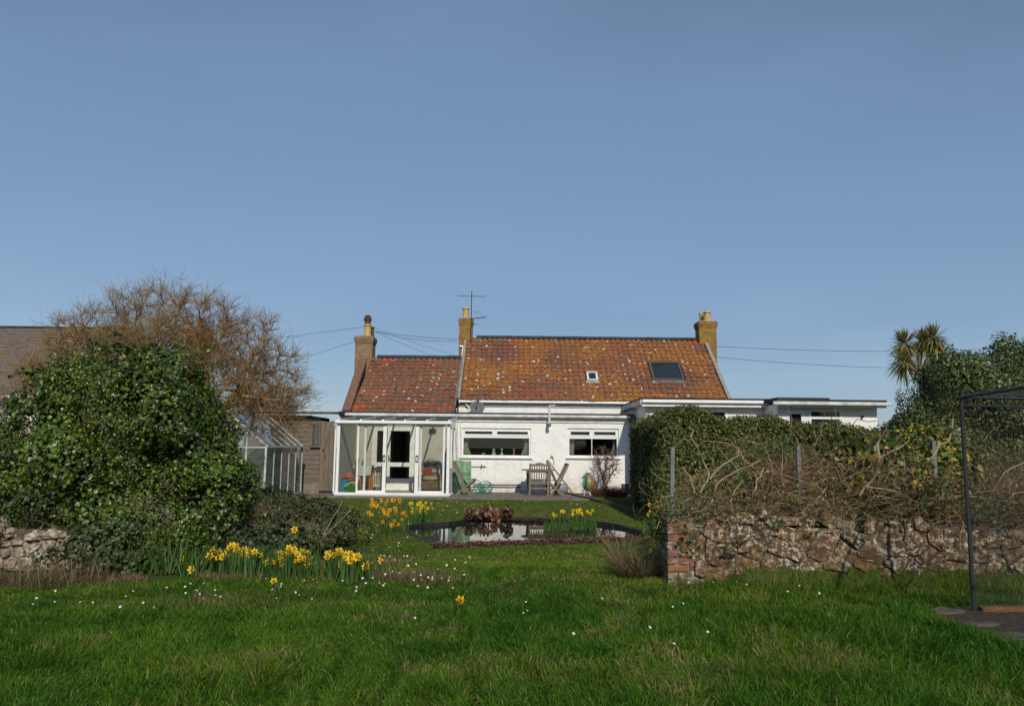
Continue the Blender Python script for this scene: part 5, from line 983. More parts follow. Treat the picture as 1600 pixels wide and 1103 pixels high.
def stones(parent, x0, x1, z0, z1f, y, size, mat, seed, name='stone', gap=0.005, bulge=0.042):
    rng = np.random.default_rng(seed); S_ = []; sx, sz = size; z = z0; j = 0; zmax = max(z1f(x0), z1f((x0 + x1) / 2), z1f(x1)) + 0.1
    while z < zmax:
        x = x0 - (j % 2) * sx * 0.5
        while x < x1 + sx: S_.append((x + rng.uniform(-.3, .3) * sx, z + sz / 2 + rng.uniform(-.28, .28) * sz)); x += sx * rng.uniform(0.5, 1.9)
        z += sz; j += 1
    S_ = np.array(S_); n = 0
    for i, s in enumerate(S_):
        if s[1] > z1f(s[0]) + 0.02 or s[0] < x0 or s[0] > x1: continue
        poly = [np.array(q) for q in ((max(x0, s[0] - sx * 1.2), max(z0, s[1] - sz * 1.3)), (min(x1, s[0] + sx * 1.2), max(z0, s[1] - sz * 1.3)), (min(x1, s[0] + sx * 1.2), min(z1f(s[0]) + 0.05, s[1] + sz * 1.3)), (max(x0, s[0] - sx * 1.2), min(z1f(s[0]) + 0.05, s[1] + sz * 1.3)))]
        for k, q in enumerate(S_):
            if k != i and abs(q[0] - s[0]) < 2.4 * sx and abs(q[1] - s[1]) < 2.6 * sz:
                d = q - s; L = np.linalg.norm(d); poly = clip(poly, s + d / 2 - d / L * gap, d / L)
                if len(poly) < 3: break
        if len(poly) < 3: continue
        P = np.array(poly); P = np.concatenate([[P[k] * 0.86 + P[(k + 1) % len(P)] * 0.14, P[k] * 0.14 + P[(k + 1) % len(P)] * 0.86] for k in range(len(P))]); P = P + rng.normal(0, 0.006, P.shape)
        c = P.mean(0); m = len(P); o = bulge * rng.uniform(0.3, 1.0); tx, tz = rng.normal(0, 0.07, 2); mb = MB()
        f = lambda q, k, d: (c[0] + (q[0] - c[0]) * k, y + d + (q[0] - c[0]) * tx + (q[1] - c[1]) * tz, c[1] + (q[1] - c[1]) * k)
        mb.add([f(q, 1.0, 0.06) for q in P] + [f(q, 0.985, -o * 0.7 + rng.normal(0, 0.006)) for q in P] + [f(q, 0.80, -o + rng.normal(0, 0.012)) for q in P] + [f(c, 1, -o * 1.1)],
               [(r * m + k, r * m + (k + 1) % m, (r + 1) * m + (k + 1) % m, (r + 1) * m + k) for r in range(2) for k in range(m)] + [(2 * m + k, 2 * m + (k + 1) % m, 3 * m) for k in range(m)])
        mb.build(name, mat, parent, True); n += 1
    return n
wall = thing('stone_wall', (3.6, YW + 0.15, 0), 'low lichened rubble stone wall ending in a brick pier', 'wall')
x_end = 6.6; topf = lambda x: ztop - 0.06 + 0.05 * math.sin(x * 3.1) + 0.03 * math.sin(x * 7.7 + 1) - 0.10 * max(0, x - 4.3)
mb = MB(); k = 30; xs_ = [pxr - 0.05 + (x_end - pxr) * i / k for i in range(k + 1)]
vs = []
for x in xs_: h = topf(x) - 0.03; vs += [(x, YW - 0.006, -0.05), (x, YW + 0.0, h), (x, YW + 0.36, h + 0.02), (x, YW + 0.36, -0.05)]
mb.add(vs, [(i * 4 + j, (i + 1) * 4 + j, (i + 1) * 4 + j + 1, i * 4 + j + 1) for i in range(k) for j in range(3)]); mb.build('core', m_lime, wall)
stones(wall, pxr - 0.01, x_end, 0.0, topf, YW, (0.20, 0.15), m_stone, 11)
# pier bricks
BL, BH, BW = 0.215, 0.064, 0.1025; pw = pxr - pxl; pd = 0.34; nc = int((ztop) / 0.0755)
bms = [M('old_brick_%d' % i, a, b, 9, 0.92, 0.6, 40, c3=c, s3=13, lo3=0.48, hi3=0.60) for i, (a, b, c) in enumerate((((0.25, 0.10, 0.058), (0.17, 0.075, 0.05), (0.30, 0.26, 0.2)), ((0.19, 0.085, 0.055), (0.12, 0.062, 0.045), (0.27, 0.23, 0.17)), ((0.28, 0.13, 0.06), (0.19, 0.09, 0.05), (0.10, 0.07, 0.05)), ((0.16, 0.095, 0.07), (0.10, 0.065, 0.05), (0.34, 0.31, 0.25))))]
mb = MB(); mb.box(pxl + 0.012, pxr - 0.005, YW + 0.012, YW + pd - 0.012, -0.05, nc * 0.0755 - 0.006); mb.build('pier_core', m_lime, wall); rr = random.Random(8)
def brick(x0, x1, y0, y1, z):
    mb = MB(); j = lambda: rr.uniform(-0.005, 0.005); mb.box(x0 + j(), x1 + j(), y0 + j(), y1 + j(), z + j() * 0.5, z + BH + j() * 0.5); mb.build('brick', rr.choice(bms), wall, bevel=0.007)
for c in range(nc):
    z = 0.004 + c * 0.0755
    if c % 2 == 0:
        brick(pxl, pxl + pw * 0.74, YW, YW + BW, z); brick(pxl + pw * 0.74 + 0.01, pxr, YW, YW + BW, z); brick(pxl, pxl + BW, YW + BW + 0.01, YW + pd, z); brick(pxr - BW, pxr, YW + BW + 0.01, YW + pd, z)
    else:
        brick(pxl, pxl + pw * 0.36, YW, YW + BL, z); brick(pxl + pw * 0.36 + 0.01, pxr, YW, YW + BW, z); brick(pxl, pxr, YW + BL + 0.01, YW + pd, z)
def slab(px, py, Y, w, d, h, rz, label, mat=None, tilt=0.0):
    a = at(px, py, Y); rng = np.random.default_rng(int(px)); n = 9; P = []
    if YW < Y < YW + 0.5: a.z = topf(a.x) + h * 0.3 + 0.01      # bedded on the wall head
    for i in range(n): t = 2 * math.pi * i / n; P.append((w / 2 * math.copysign(abs(math.cos(t)) ** 0.6, math.cos(t)) * rng.uniform(.85, 1.1), d / 2 * math.copysign(abs(math.sin(t)) ** 0.6, math.sin(t)) * rng.uniform(.85, 1.1)))
    R = Matrix.Rotation(rz, 3, 'Z') @ Matrix.Rotation(tilt, 3, 'Y'); mb = MB()
    ring = lambda k, z: [a + R @ Vector((q[0] * k, q[1] * k, z + rng.normal(0, 0.006))) for q in P]
    mb.add(ring(0.95, -h / 2) + ring(1, 0) + ring(0.9, h / 2), [(r * n + i, r * n + (i + 1) % n, (r + 1) * n + (i + 1) % n, (r + 1) * n + i) for r in range(2) for i in range(n)] + [tuple(range(n - 1, -1, -1)), tuple(2 * n + i for i in range(n))])
    tag(recentre(mb.build('loose_stone', mat or m_stone, None, True)), label, 'stone', 'loose stones on top of the rubble wall')
m_slab = M('tan_slab', (0.26, 0.21, 0.15), (0.17, 0.135, 0.10), 8, 0.9, 0.5, 30)
slab(1250, 802, YW + 0.22, 0.52, 0.28, 0.07, 0.1, 'long flat tan slab on the wall top left of centre', m_slab); slab(1295, 800, YW + 0.24, 0.3, 0.24, 0.10, -0.2, 'tan blocky stone right of the long flat slab', m_slab, 0.1)
slab(1322, 802, YW + 0.22, 0.26, 0.22, 0.09, 0.4, 'smaller tan stone at the right end of the slab row', m_slab); slab(1290, 811, YW + 0.06, 0.19, 0.16, 0.13, 0.3, 'pointed brown stone tilted on the wall edge', None, 0.5)
slab(1235, 808, YW + 0.1, 0.30, 0.2, 0.08, 0.0, 'lichened stone jutting under the long slab'); slab(1195, 812, YW + 0.08, 0.12, 0.12, 0.1, 0.5, 'small white topped stone on the wall edge nearest the pier')
slab(1358, 814, YW + 0.06, 0.15, 0.12, 0.15, 0.1, 'upright reddish stone in the wall top', None); slab(1560, 800, YW + 0.3, 0.7, 0.25, 0.1, 0.05, 'long pale coping slab behind the cage pole', m_slab)
# remains of the old wall under the ivy, far left
YO = 8.75; ow = thing('old_wall', (-6.0, YO + 0.15, 0), 'crumbling pale pink stone wall almost buried in ivy', 'wall')
of = lambda x: 0.50 + 0.09 * math.sin(x * 5.0) + 0.05 * math.sin(x * 13) - 0.16 * max(0, x + 5.35)
mb = MB(); mb.box(-8.2, -4.6, YO - 0.008, YO + 0.4, 0, 0.44); mb.build('core', m_lime, ow); stones(ow, -8.2, -4.6, 0.02, of, YO, (0.14, 0.105), m_stonepink, 21, gap=0.009, bulge=0.075)

# fence posts among the brambles
def post(pxb, pyb, pxt, pyt, Y, label):
    b, t = at(pxb, pyb, Y), at(pxt, pyt, Y); mb = MB(); mb.bar((b.x, Y, 0.2), (t.x, Y, t.z), 0.042, 0.04, (0, 1, 0)); mb.bar((t.x, Y, t.z), (t.x, Y, t.z + 0.01), 0.046, 0.044, (0, 1, 0)); tag(recentre(mb.build('fence_post', M('grey_concrete_post', (0.20, 0.20, 0.21), (0.12, 0.12, 0.12), 12, 0.85, 0.4, 40))), label, 'post', 'grey fence posts in the brambles')
post(1047, 785, 1051, 700, 8.5, 'grey fence post standing at the brick pier end'); post(1250, 785, 1247, 698, 8.7, 'grey fence post in the middle of the brambles'); post(1461, 760, 1458, 690, 9.0, 'grey fence post among the yellow leaved shrub')

# ------------------------------------------------------------------ fruit cage and its bed at right
A = ground(1522, 956); m_cagepole = M('dark_painted_tube', (0.02, 0.022, 0.03), (0.035, 0.035, 0.04), 8, 0.55)
ct = at(1498, 621, A.y).z; e1, e2 = Vector((-0.16, -0.987, 0)), Vector((1.0, 0.10, 0)).normalized()
cage = thing('fruit_cage', A, 'black tube fruit cage with fine net roof at the right edge', 'fruit cage')
B1, C1, D1 = A + e1 * 2.6, A + e2 * 2.6, A + e1 * 2.6 + e2 * 2.6; up = Vector((0, 0, ct))
for q in (A, B1, C1, D1): mb = MB(); mb.tube([q, q + up], 0.017, 8); mb.build('pole', m_cagepole, cage, True)
for q, r in ((A, B1), (A, C1), (C1, D1), (B1, D1)):
    mb = MB(); mb.tube([q + up, r + up], 0.014, 8); mb.build('top_rail', m_cagepole, cage, True)
mb = MB(); mb.tube([A + up - Vector((0, 0, 0.07)), C1 + up - Vector((0, 0, 0.12))], 0.012, 6); mb.build('net_wire', m_cagepole, cage)
m_net = M('grey_net', (0.09, 0.09, 0.095), None, 5, 0.8)
def net(o, u, v, nu, nv, sag, name):
    pol = []; 
    for i in range(nu + 1): pol.append([o + u * (i / nu) + v * (j / 8) - Vector((0, 0, sag * math.sin(math.pi * i / nu) * math.sin(math.pi * j / 8))) for j in range(9)])
    for j in range(nv + 1): pol.append([o + u * (i / 8) + v * (j / nv) - Vector((0, 0, sag * math.sin(math.pi * i / 8) * math.sin(math.pi * j / nv))) for i in range(9)])
    v_, t_, c_ = tubes([np.array(p) for p in pol], [(0.0008, 0.0008)] * len(pol), np.full((len(pol), 3), 0.1)); o_ = fobj(name, v_, t_, None, [m_net], cage); o_['kind'] = 'stuff'
net(A + up + Vector((0, 0, 0.02)), e1 * 2.6, e2 * 2.6, 110, 110, 0.10, 'roof_net'); net(A + Vector((0, 0.03, 0.02)), e2 * 2.6, up * 0.98, 110, 80, 0.0, 'side_net')
mb = MB(); q = [ground(1448, 962), ground(1500, 950), ground(1620, 948), ground(1760, 1010), ground(1800, 1060), ground(1640, 1030), ground(1540, 995)]; mb.add([Vector((p.x, p.y, 0.016)) for p in q], [tuple(range(len(q)))]); tag(mb.build('soil_bed', m_soil), 'bare dark soil at the foot of the fruit cage', 'soil', kind='structure'); BED = [(p.x, p.y) for p in q]
m_edge = M('orange_edging_brick', (0.19, 0.075, 0.025), (0.10, 0.05, 0.025), 8, 0.92, 0.5, c3=(0.07, 0.07, 0.025), s3=12)
for i, lb_ in enumerate(('mossy orange edging brick touching the foot of the cage pole', 'mossy orange edging brick second from the cage pole', 'mossy orange edging brick at the right edge of the picture')):
    a = A + e2 * (0.06 + i * 0.225); mb = MB(); mb.obox((a.x + 0.1, a.y - 0.02, 0.03), (0.108, 0.012 * (i - 1), 0.004), (0.004, 0.05, 0), (0, 0.004, 0.024)); o = mb.build('edging_brick', m_edge, None, bevel=0.012); tag(recentre(o), lb_, 'brick', 'orange edging bricks of the soil bed')
m_bedstone = M('dark_mossy_stone', (0.10, 0.085, 0.065), (0.06, 0.052, 0.04), 7, 0.95, 0.6, 30, c3=(0.06, 0.075, 0.02), s3=9)
for px, py, w, d, lb in ((1478, 958, 0.34, 0.2, 'flat grey brown stone at the left tip of the soil bed'), (1580, 998, 0.42, 0.22, 'flat dark stone on the near side of the soil bed'), (1535, 978, 0.3, 0.18, 'mossy flat stone in the middle of the soil bed')):
    g = ground(px, py); ar = at(px, py, g.y); slab(px, py - 2, g.y, w, d, 0.04, 0.3, lb, m_bedstone)

# ------------------------------------------------------------------ plants
def core(parent, ells, k=0.84, mat=None):
    mb = MB()
    for c, r in ells:
        n, m = 12, 7; vs = []
        for j in range(m + 1):
            ph = math.pi * j / m
            for i in range(n): th = 2 * math.pi * i / n; vs.append((c[0] + r[0] * k * math.sin(ph) * math.cos(th), c[1] + r[1] * k * math.sin(ph) * math.sin(th), max(0.0, c[2] + r[2] * k * math.cos(ph))))
        mb.add(vs, [(j * n + i, j * n + (i + 1) % n, (j + 1) * n + (i + 1) % n, (j + 1) * n + i) for j in range(m) for i in range(n)])
    return mb.build('twig_mass', mat or m_bark, parent, True)
def bush(name, loc, label, cat, ells, nc, rr_, per, size, cols, w, shape, mat, zmin=0.02, jitter=0.7, extra=None, var=0.28, seed=1, corek=0.84, inner=False, corells=None, holes=0.0):
    rng = np.random.default_rng(seed); t = thing(name, loc, label, cat); C, N = clumps(ells, nc, rr_, per, rng, zmin=zmin); ok = C[:, 2] > 0.01
    if holes: ok &= (np.sin(C[:, 0] * 5.3 + 1 + 1.5 * np.sin(C[:, 2] * 2.1)) * np.sin(C[:, 2] * 6.1 + 0.7 + 1.2 * np.sin(C[:, 0] * 1.7)) * np.cos(C[:, 1] * 2.3) < holes + rng.normal(0, 0.08, len(C)))
    C, N = C[ok], N[ok]
    if inner:
        for kk in ((0.80, 0.70) if holes else (0.90, 0.80)): p, q = ell_surface([(c_, tuple(np.array(r_) * kk)) for c_, r_ in (corells or ells)], 22000, rng, zmin); C = np.concatenate([C, p + rng.normal(0, 0.03, p.shape)]); N = np.concatenate([N, q])
    v, f, c = leaves(C, N, rng.uniform(*size, len(C)) * (0.85 + 0.3 * np.sin(C[:, 0] * 4 + C[:, 2] * 3)), tint(len(C), cols, w, var, rng) * (1 + 0.22 * np.sin(C[:, 0:1] * 3.1 + 2 * np.sin(C[:, 2:3] * 2.7))), shape, jitter, 0.5, rng); fobj('foliage', v, f, c, [mat], t)
    if corek > 0: core(t, corells or ells, corek)
    return t
_ir = np.random.default_rng(77)
ivy_ell = [((-4.8, 9.9, 1.35), (0.95, 0.9, 1.12)), ((-6.1, 9.8, 0.85), (1.05, 0.8, 0.85)), ((-4.2, 9.9, 0.95), (0.52, 0.6, 0.66)), ((-4.5, 9.25, 0.45), (0.95, 0.5, 0.62)), ((-7.7, 9.9, 0.85), (1.1, 0.8, 0.80)), ((-5.55, 9.8, 1.62), (0.45, 0.55, 0.5)), ((-4.42, 9.6, 1.6), (0.5, 0.55, 0.55)), ((-5.0, 9.5, 1.75), (0.65, 0.55, 0.55))]
IVY0 = list(ivy_ell)
_c, _q = ell_surface(ivy_ell, 70, _ir, 0.4)
ivy_ell += [(tuple(_c[i] - _q[i] * 0.12), tuple(np.array([1, 1, 0.85]) * (_ir.uniform(0.14, 0.30) if i > 16 else _ir.uniform(0.34, 0.5)))) for i in range(70)]
ivyc = [(0.028, 0.060, 0.008), (0.055, 0.100, 0.010), (0.10, 0.14, 0.014), (0.155, 0.165, 0.018)]
ivy = bush('ivy_bush', (-4.9, 9.7, 0), 'huge glossy dark green ivy bush covering the left wall', 'ivy', ivy_ell, 1250, (0.09, 0.25), 84, (0.030, 0.060), ivyc, [0.35, 0.38, 0.2, 0.07], LEAF4, m_leaf_ivy, seed=3, inner=True, corells=IVY0, corek=0.62, holes=0.30)
rng = np.random.default_rng(6); c, q = ell_surface(ivy_ell, 330, rng, 0.25); C_, N_, pol, rad, col = [], [], [], [], []
for i in range(len(c)):      # stray leafy shoots standing off the mass
    d = unit(q[i] + rng.normal(0, 0.5, 3) + [0, 0, 0.35]); L = rng.uniform(0.12, 0.42); st = wob(c[i], c[i] + d * L, 6, 0.08, rng); pol.append(st); rad.append((0.004, 0.002)); col.append((0.12, 0.10, 0.05))
    for j in range(int(L / 0.016)): k = rng.integers(1, 6); C_.append(st[k] + rng.normal(0, 0.02, 3)); N_.append(rng.normal(0, 1, 3) + q[i])
v, f, c = leaves(np.array(C_), np.array(N_), rng.uniform(0.025, 0.055, len(C_)), tint(len(C_), ivyc + [(0.15, 0.15, 0.03)], None, 0.25, rng), LEAF4, 0.7, 0.3, rng); v2, f2, c2 = tubes(pol, rad, col, 3); o = fobj('leafy_shoot', *merge([(v, f, c), (v2, f2, c2)]), [m_leaf_ivy], ivy); o['kind'] = 'stuff'
rng = np.random.default_rng(5); pol, rad, col = [], [], []
for i in range(120):
    c, q = ell_surface(ivy_ell, 1, rng, 0.1); d = unit(rng.normal(0, 1, (1, 3)) + [0, -0.3, 0.2]); L = rng.uniform(0.2, 0.9); pol.append(wob(c[0] + q[0] * 0.02, c[0] + q[0] * 0.1 + d[0] * L, 6, 0.06, rng)); rad.append((0.006, 0.003)); col.append(tint(1, [(0.16, 0.12, 0.08), (0.10, 0.08, 0.05)], None, 0.2, rng)[0])
v, f, c = tubes(pol, rad, col); fobj('bare_stem', v, f, c, [m_twig], ivy)['kind'] = 'stuff'
# ivy creeping over the old wall and down to the grass
lowell = [((-4.35, 8.8, 0.2), (0.5, 0.35, 0.36)), ((-3.7, 9.7, 0.1), (0.9, 0.5, 0.25)), ((-7.2, 8.75, 0.4), (0.7, 0.3, 0.4)), ((-5.5, 9.0, 0.66), (0.9, 0.22, 0.16)), ((-4.75, 8.75, 0.08), (0.25, 0.25, 0.22)), ((-5.78, 8.7, 0.46), (0.2, 0.08, 0.12)), ((-5.3, 8.69, 0.16), (0.16, 0.07, 0.14)), ((-6.1, 8.69, 0.12), (0.2, 0.07, 0.12))]
bush('creeping_ivy', (-5, 8.8, 0), 'dull creeping ivy trailing over the old wall and bank', 'ivy', lowell, 420, (0.08, 0.18), 26, (0.035, 0.06), [(0.03, 0.055, 0.018), (0.05, 0.07, 0.025), (0.10, 0.09, 0.04)], [0.5, 0.35, 0.15], LEAF4, m_leafdull, seed=6, corek=0)
# bare tree
def bare_tree(name, loc, label, tips, start, seed, cols=None, r1=0.0024, rk=0.0042, side=5, sl=(0.08, 0.3)):
    rng = np.random.default_rng(seed); t = thing(name, loc, label, 'tree' if 'tree' in name else 'shrub'); out = []
    grow(np.array(start, float), tips, out, rng); P, R, C = [], [], []; big = ([], [], [])
    for p, n, lev in out:
        r = rk * n ** 0.42; (P if n < 30 else big[0]).append(p); (R if n < 30 else big[1]).append((r, max(r1 * 0.6, r * 0.8) if n > 1 else r1 * 0.5)); (C if n < 30 else big[2]).append(tint(1, cols, None, 0.2, rng)[0])
        if n <= 4:
            for _ in range(side):
                k = rng.integers(1, len(p)); d = unit(p[-1] - p[0]) + rng.normal(0, 0.75, 3); d[2] += 0.35; P.append(wob(p[k], p[k] + unit(d) * rng.uniform(*sl), 4, 0.08, rng)); R.append((r1, r1 * 0.4)); C.append(tint(1, cols, None, 0.25, rng)[0])
    v, f, c = tubes(P, R, C, 3); fobj('crown', v, f, c, [m_twig], t)
    if big[0]: v, f, c = tubes(big[0], big[1], big[2], 6); fobj('trunk', v, f, c, [m_twig], t, True)
    return t
rng = np.random.default_rng(12); d = unit(rng.normal(0, 1, (7000, 3))); d[:, 2] = np.abs(d[:, 2]); tips = np.array([-5.4, 12.0, 1.85]) + d * np.array([2.3, 1.5, 2.0]) * rng.uniform(0.42, 1.03, (7000, 1)) ** 0.7
tips += (np.array([0, 0, 1]) * np.abs(rng.normal(0, 0.09, (7000, 1)))); tips = tips[(tips[:, 0] > -7.9) & (tips[:, 2] > 1.4)][:2700]
ex = np.array([-3.75, 11.8, 1.9]) + rng.normal(0, 1, (200, 3)) * [0.35, 0.5, 0.25]; tips = np.concatenate([tips, ex]); ex = np.array([-7.1, 12.0, 2.1]) + rng.normal(0, 1, (260, 3)) * [0.5, 0.5, 0.4]; tips = np.concatenate([tips, ex])
bare_tree('bare_tree', (-5.3, 12.1, 0), 'leafless spreading tree with tangled orange brown twigs', tips, (-5.3, 12.1, 0.6), 4, side=6, r1=0.0030, rk=0.0046, cols=[(0.22, 0.145, 0.07), (0.17, 0.125, 0.075), (0.31, 0.225, 0.07), (0.25, 0.12, 0.06)])
# clipped hedge: lumpy box, lower to the right
rng = np.random.default_rng(9)
htop = lambda x: 2.0 + 0.24 * np.exp(-((x - 3.95) / 0.35) ** 2) - 0.10 * np.clip(x - 5.6, 0, 6) + 0.05 * np.sin(x * 3.7) + 0.03 * np.sin(x * 9)
n = 2600; fx = rng.uniform(3.25, 9.6, n); fz = rng.uniform(0.05, 1, n) * htop(fx); fy = 16.6 + 0.12 * np.sin(fx * 2.3) + 0.1 * np.sin(fz * 5 + fx)
tx = rng.uniform(3.25, 9.6, n // 2); ty = rng.uniform(16.6, 20.6, n // 2); ly = rng.uniform(16.6, 20.6, n // 2); lz = rng.uniform(0.05, 1, n // 2) * 2.05
Cc = np.concatenate([np.stack([fx, fy, fz], 1), np.stack([tx, ty, htop(tx)], 1), np.stack([np.full(n // 2, 3.3) + 0.06 * np.sin(ly * 4), ly, lz], 1)]); Nn = np.concatenate([np.tile([0, -1, .25], (n, 1)), np.tile([0, -.2, 1], (n // 2, 1)), np.tile([-1, 0, .2], (n // 2, 1))]).astype(float)
per = 22; dd = unit(rng.normal(0, 1, (len(Cc), per, 3)) + Nn[:, None] * 0.6); rad_ = rng.uniform(0.08, 0.2, (len(Cc), 1, 1)); LC = (Cc[:, None] + dd * rad_ * rng.uniform(0.5, 1, (len(Cc), per, 1))).reshape(-1, 3); LN = (dd * 0.6 + Nn[:, None] * 0.5).reshape(-1, 3)
hd = thing('clipped_hedge', (6, 18, 0), 'square clipped green hedge in front of the annexe', 'hedge'); v, f, c = leaves(LC, LN, rng.uniform(0.045, 0.08, len(LC)), tint(len(LC), [(0.042, 0.066, 0.013), (0.075, 0.098, 0.017), (0.135, 0.135, 0.026), (0.16, 0.10, 0.04)], [0.38, 0.34, 0.18, 0.10], 0.28, rng), LEAF2, 0.8, 0.2, rng); fobj('foliage', v, f, c, [m_leafdull], hd)
mb = MB(); k = 24; vs = []
for i in range(k + 1): x = 3.42 + 6.1 * i / k; vs += [(x, 16.78, 0), (x, 16.78, float(htop(x)) - 0.12), (x, 20.5, float(htop(x)) - 0.12), (x, 20.5, 0)]
mb.add(vs, [(i * 4 + j, (i + 1) * 4 + j, (i + 1) * 4 + j + 1, i * 4 + j + 1) for i in range(k) for j in range(3)] + [(0, 1, 2, 3)]); mb.build('twig_mass', m_bark, hd)
# bramble tangle behind the stone wall
def mz(x, y): return 0.42 * float(sstep(1.95, 2.5, x) * sstep(7.95, 8.3, y))
def tangle(name, loc, label, box, ht, n1, n2, seed, cols, cat='brambles', r=(0.003, 0.008)):
    rng = np.random.default_rng(seed); x0, x1, y0, y1 = box; P, R, C = [], [], []
    for i in range(n1 + n2):
        th = i < n1; x, y = rng.uniform(x0, x1), rng.uniform(y0, y1); p = np.array([x, y, mz(x, y) + rng.uniform(0, 0.7 if th else 0.85) * ht(x)]); d = unit(rng.normal(0, 1, 3) * [1, 0.7, 0.6] + [0, 0, 0.55]); k = 9 if th else 5; st = rng.uniform(0.08, 0.17) if th else rng.uniform(0.05, 0.13); q = [p]
        for s in range(k - 1): d = unit(d + rng.normal(0, 0.42 if th else 0.3, 3) + [0, 0, -0.08 if p[2] > ht(x) else 0.03]); p = p + d * st; p[2] = max(p[2], mz(p[0], p[1]) + 0.02); q.append(p)
        P.append(np.array(q)); a = rng.uniform(*r) if th else rng.uniform(0.0018, 0.0035); R.append((a, a * 0.5)); C.append(tint(1, cols, None, 0.3, rng)[0])
    t = thing(name, loc, label, cat); v, f, c = tubes(P, R, C, 4); o = fobj('stem', v, f, c, [m_twig], t, True); return t
brc = [(0.20, 0.13, 0.07), (0.33, 0.245, 0.15), (0.115, 0.072, 0.038), (0.16, 0.095, 0.045)]
bht = lambda x: 0.74 + 0.2 * math.sin(x * 1.9 + 0.5) + (0.12 if x > 3 else -0.05)
br = tangle('bramble_thicket', (3.9, 9.2, 0), 'tangled bare brown brambles sprawling behind the stone wall', (2.0, 7.4, YW + 0.22, 10.6), bht, 900, 5200, 31, brc)
rng = np.random.default_rng(33); P, R, C = [], [], []
for i in range(420):      # cut canes hanging over the wall head
    x = rng.uniform(1.75, 7.0); p = np.array([x, YW + rng.uniform(0.1, 0.4), ztop + rng.uniform(-0.02, 0.15) - 0.1 * max(0, x - 4.3)]); d = unit(rng.normal(0, 1, 3) * [1, 0.5, 0.4] + [0, -0.35, -0.1]); q = p + d * rng.uniform(0.15, 0.4); q[2] = max(q[2], 0.3); P.append(wob(p, q, 6, 0.10, rng, 0.15)); R.append((0.0035, 0.0018)); C.append(tint(1, brc, None, 0.3, rng)[0])
v, f, c = tubes(P, R, C, 4); fobj('hanging_cane', v, f, c, [m_twig], br, True)['kind'] = 'stuff'
for i, (px, py, L) in enumerate(((1385, 700, 0),)): pass
# a few thick pale boughs
P, R, C = [], [], []
for pts_, r in (([(1345, 775), (1365, 745), (1375, 715), (1372, 690), (1388, 660)], 0.016), ([(1372, 715), (1395, 705), (1420, 690)], 0.012), ([(1092, 770), (1110, 745), (1100, 722), (1085, 690), (1078, 665)], 0.011), ([(1110, 745), (1130, 725), (1155, 712), (1150, 700)], 0.011), ([(1168, 785), (1180, 765), (1188, 745), (1195, 725)], 0.012), ([(1440, 740), (1450, 720), (1480, 690), (1492, 655)], 0.013), ([(1350, 760), (1400, 768), (1440, 790), (1455, 815)], 0.010), ([(1420, 800), (1440, 780), (1500, 775), (1590, 785)], 0.010), ([(1110, 790), (1118, 760), (1140, 740), (1190, 720)], 0.010), ([(1060, 790), (1085, 770), (1080, 745), (1065, 730)], 0.010), ([(1270, 790), (1290, 760), (1330, 735)], 0.010), ([(1540, 790), (1570, 740), (1600, 720)], 0.010)):
    w = [np.array(at(a, b, 8.6 + 0.15 * math.sin(a))) for a, b in pts_]; q = np.concatenate([np.linspace(w[i], w[i + 1], 4)[:3] for i in range(len(w) - 1)] + [[w[-1]]]); q = q + rng.normal(0, 0.010, q.shape); P.append(q); R.append((r, r * 0.55)); C.append((0.30, 0.235, 0.175))
v, f, c = tubes(P, R, C, 6); pass
for p_, r_, c_ in zip(P, R, C): v, f, c = tubes([p_], [r_], [c_], 6); fobj('bough', v, f, c, [m_twig], br, True)
rng = np.random.default_rng(35); n = 3600; DC = np.stack([rng.uniform(2.0, 7.3, n), rng.uniform(YW + 0.25, 10.4, n), np.zeros(n)], 1); DC[:, 2] = 0.45 + rng.random(n) ** 1.4 * 0.75; v, f, c = leaves(DC, np.tile([0, -1.0, .6], (n, 1)), rng.uniform(0.025, 0.055, n), tint(n, [(0.20, 0.11, 0.05), (0.15, 0.085, 0.045), (0.10, 0.11, 0.03), (0.27, 0.17, 0.07)], None, 0.25, rng), LEAF2, 1.2, 0.8, rng); fobj('dead_leaf', v, f, c, [m_leafdull], br)['kind'] = 'stuff'
bell = [((x, 9.0 + 0.5 * math.sin(x * 5), 0.62 + 0.12 * math.sin(x * 3)), (0.5, 0.6, 0.35)) for x in np.arange(2.1, 7.2, 0.55)] + [((x, YW + 0.17, ztop - 0.03 - 0.1 * max(0, x - 4.3) + 0.05 * math.sin(x * 6)), (0.28, 0.17, 0.09)) for x in np.arange(1.85, 7.0, 0.42)] + [((x, 10.9, 0.85), (0.7, 0.5, 0.55 + 0.12 * math.sin(x * 2))) for x in np.arange(2.6, 8, 0.7)] + [((x, 10.2, 1.05 + 0.15 * math.sin(x * 4)), (0.5, 0.4, 0.32)) for x in (3.4, 4.1, 4.6, 6.4, 7.0)]
bush('bramble_undergrowth', (4, 9, 0), 'low ivy and weeds sprouting under the brambles on the wall top', 'undergrowth', bell, 1500, (0.06, 0.16), 24, (0.03, 0.06), [(0.035, 0.075, 0.013), (0.07, 0.12, 0.018), (0.13, 0.08, 0.04), (0.14, 0.13, 0.03)], [0.36, 0.3, 0.2, 0.14], LEAF2, m_leafdull, seed=14, corek=0)
rng = np.random.default_rng(41); c0 = at(1395, 730, 9.3); yell = [((c0.x, 9.3, 1.22), (0.45, 0.4, 0.42)), ((c0.x + 0.45, 9.5, 1.12), (0.5, 0.5, 0.5)), ((c0.x - 0.4, 9.5, 1.0), (0.45, 0.45, 0.45))]
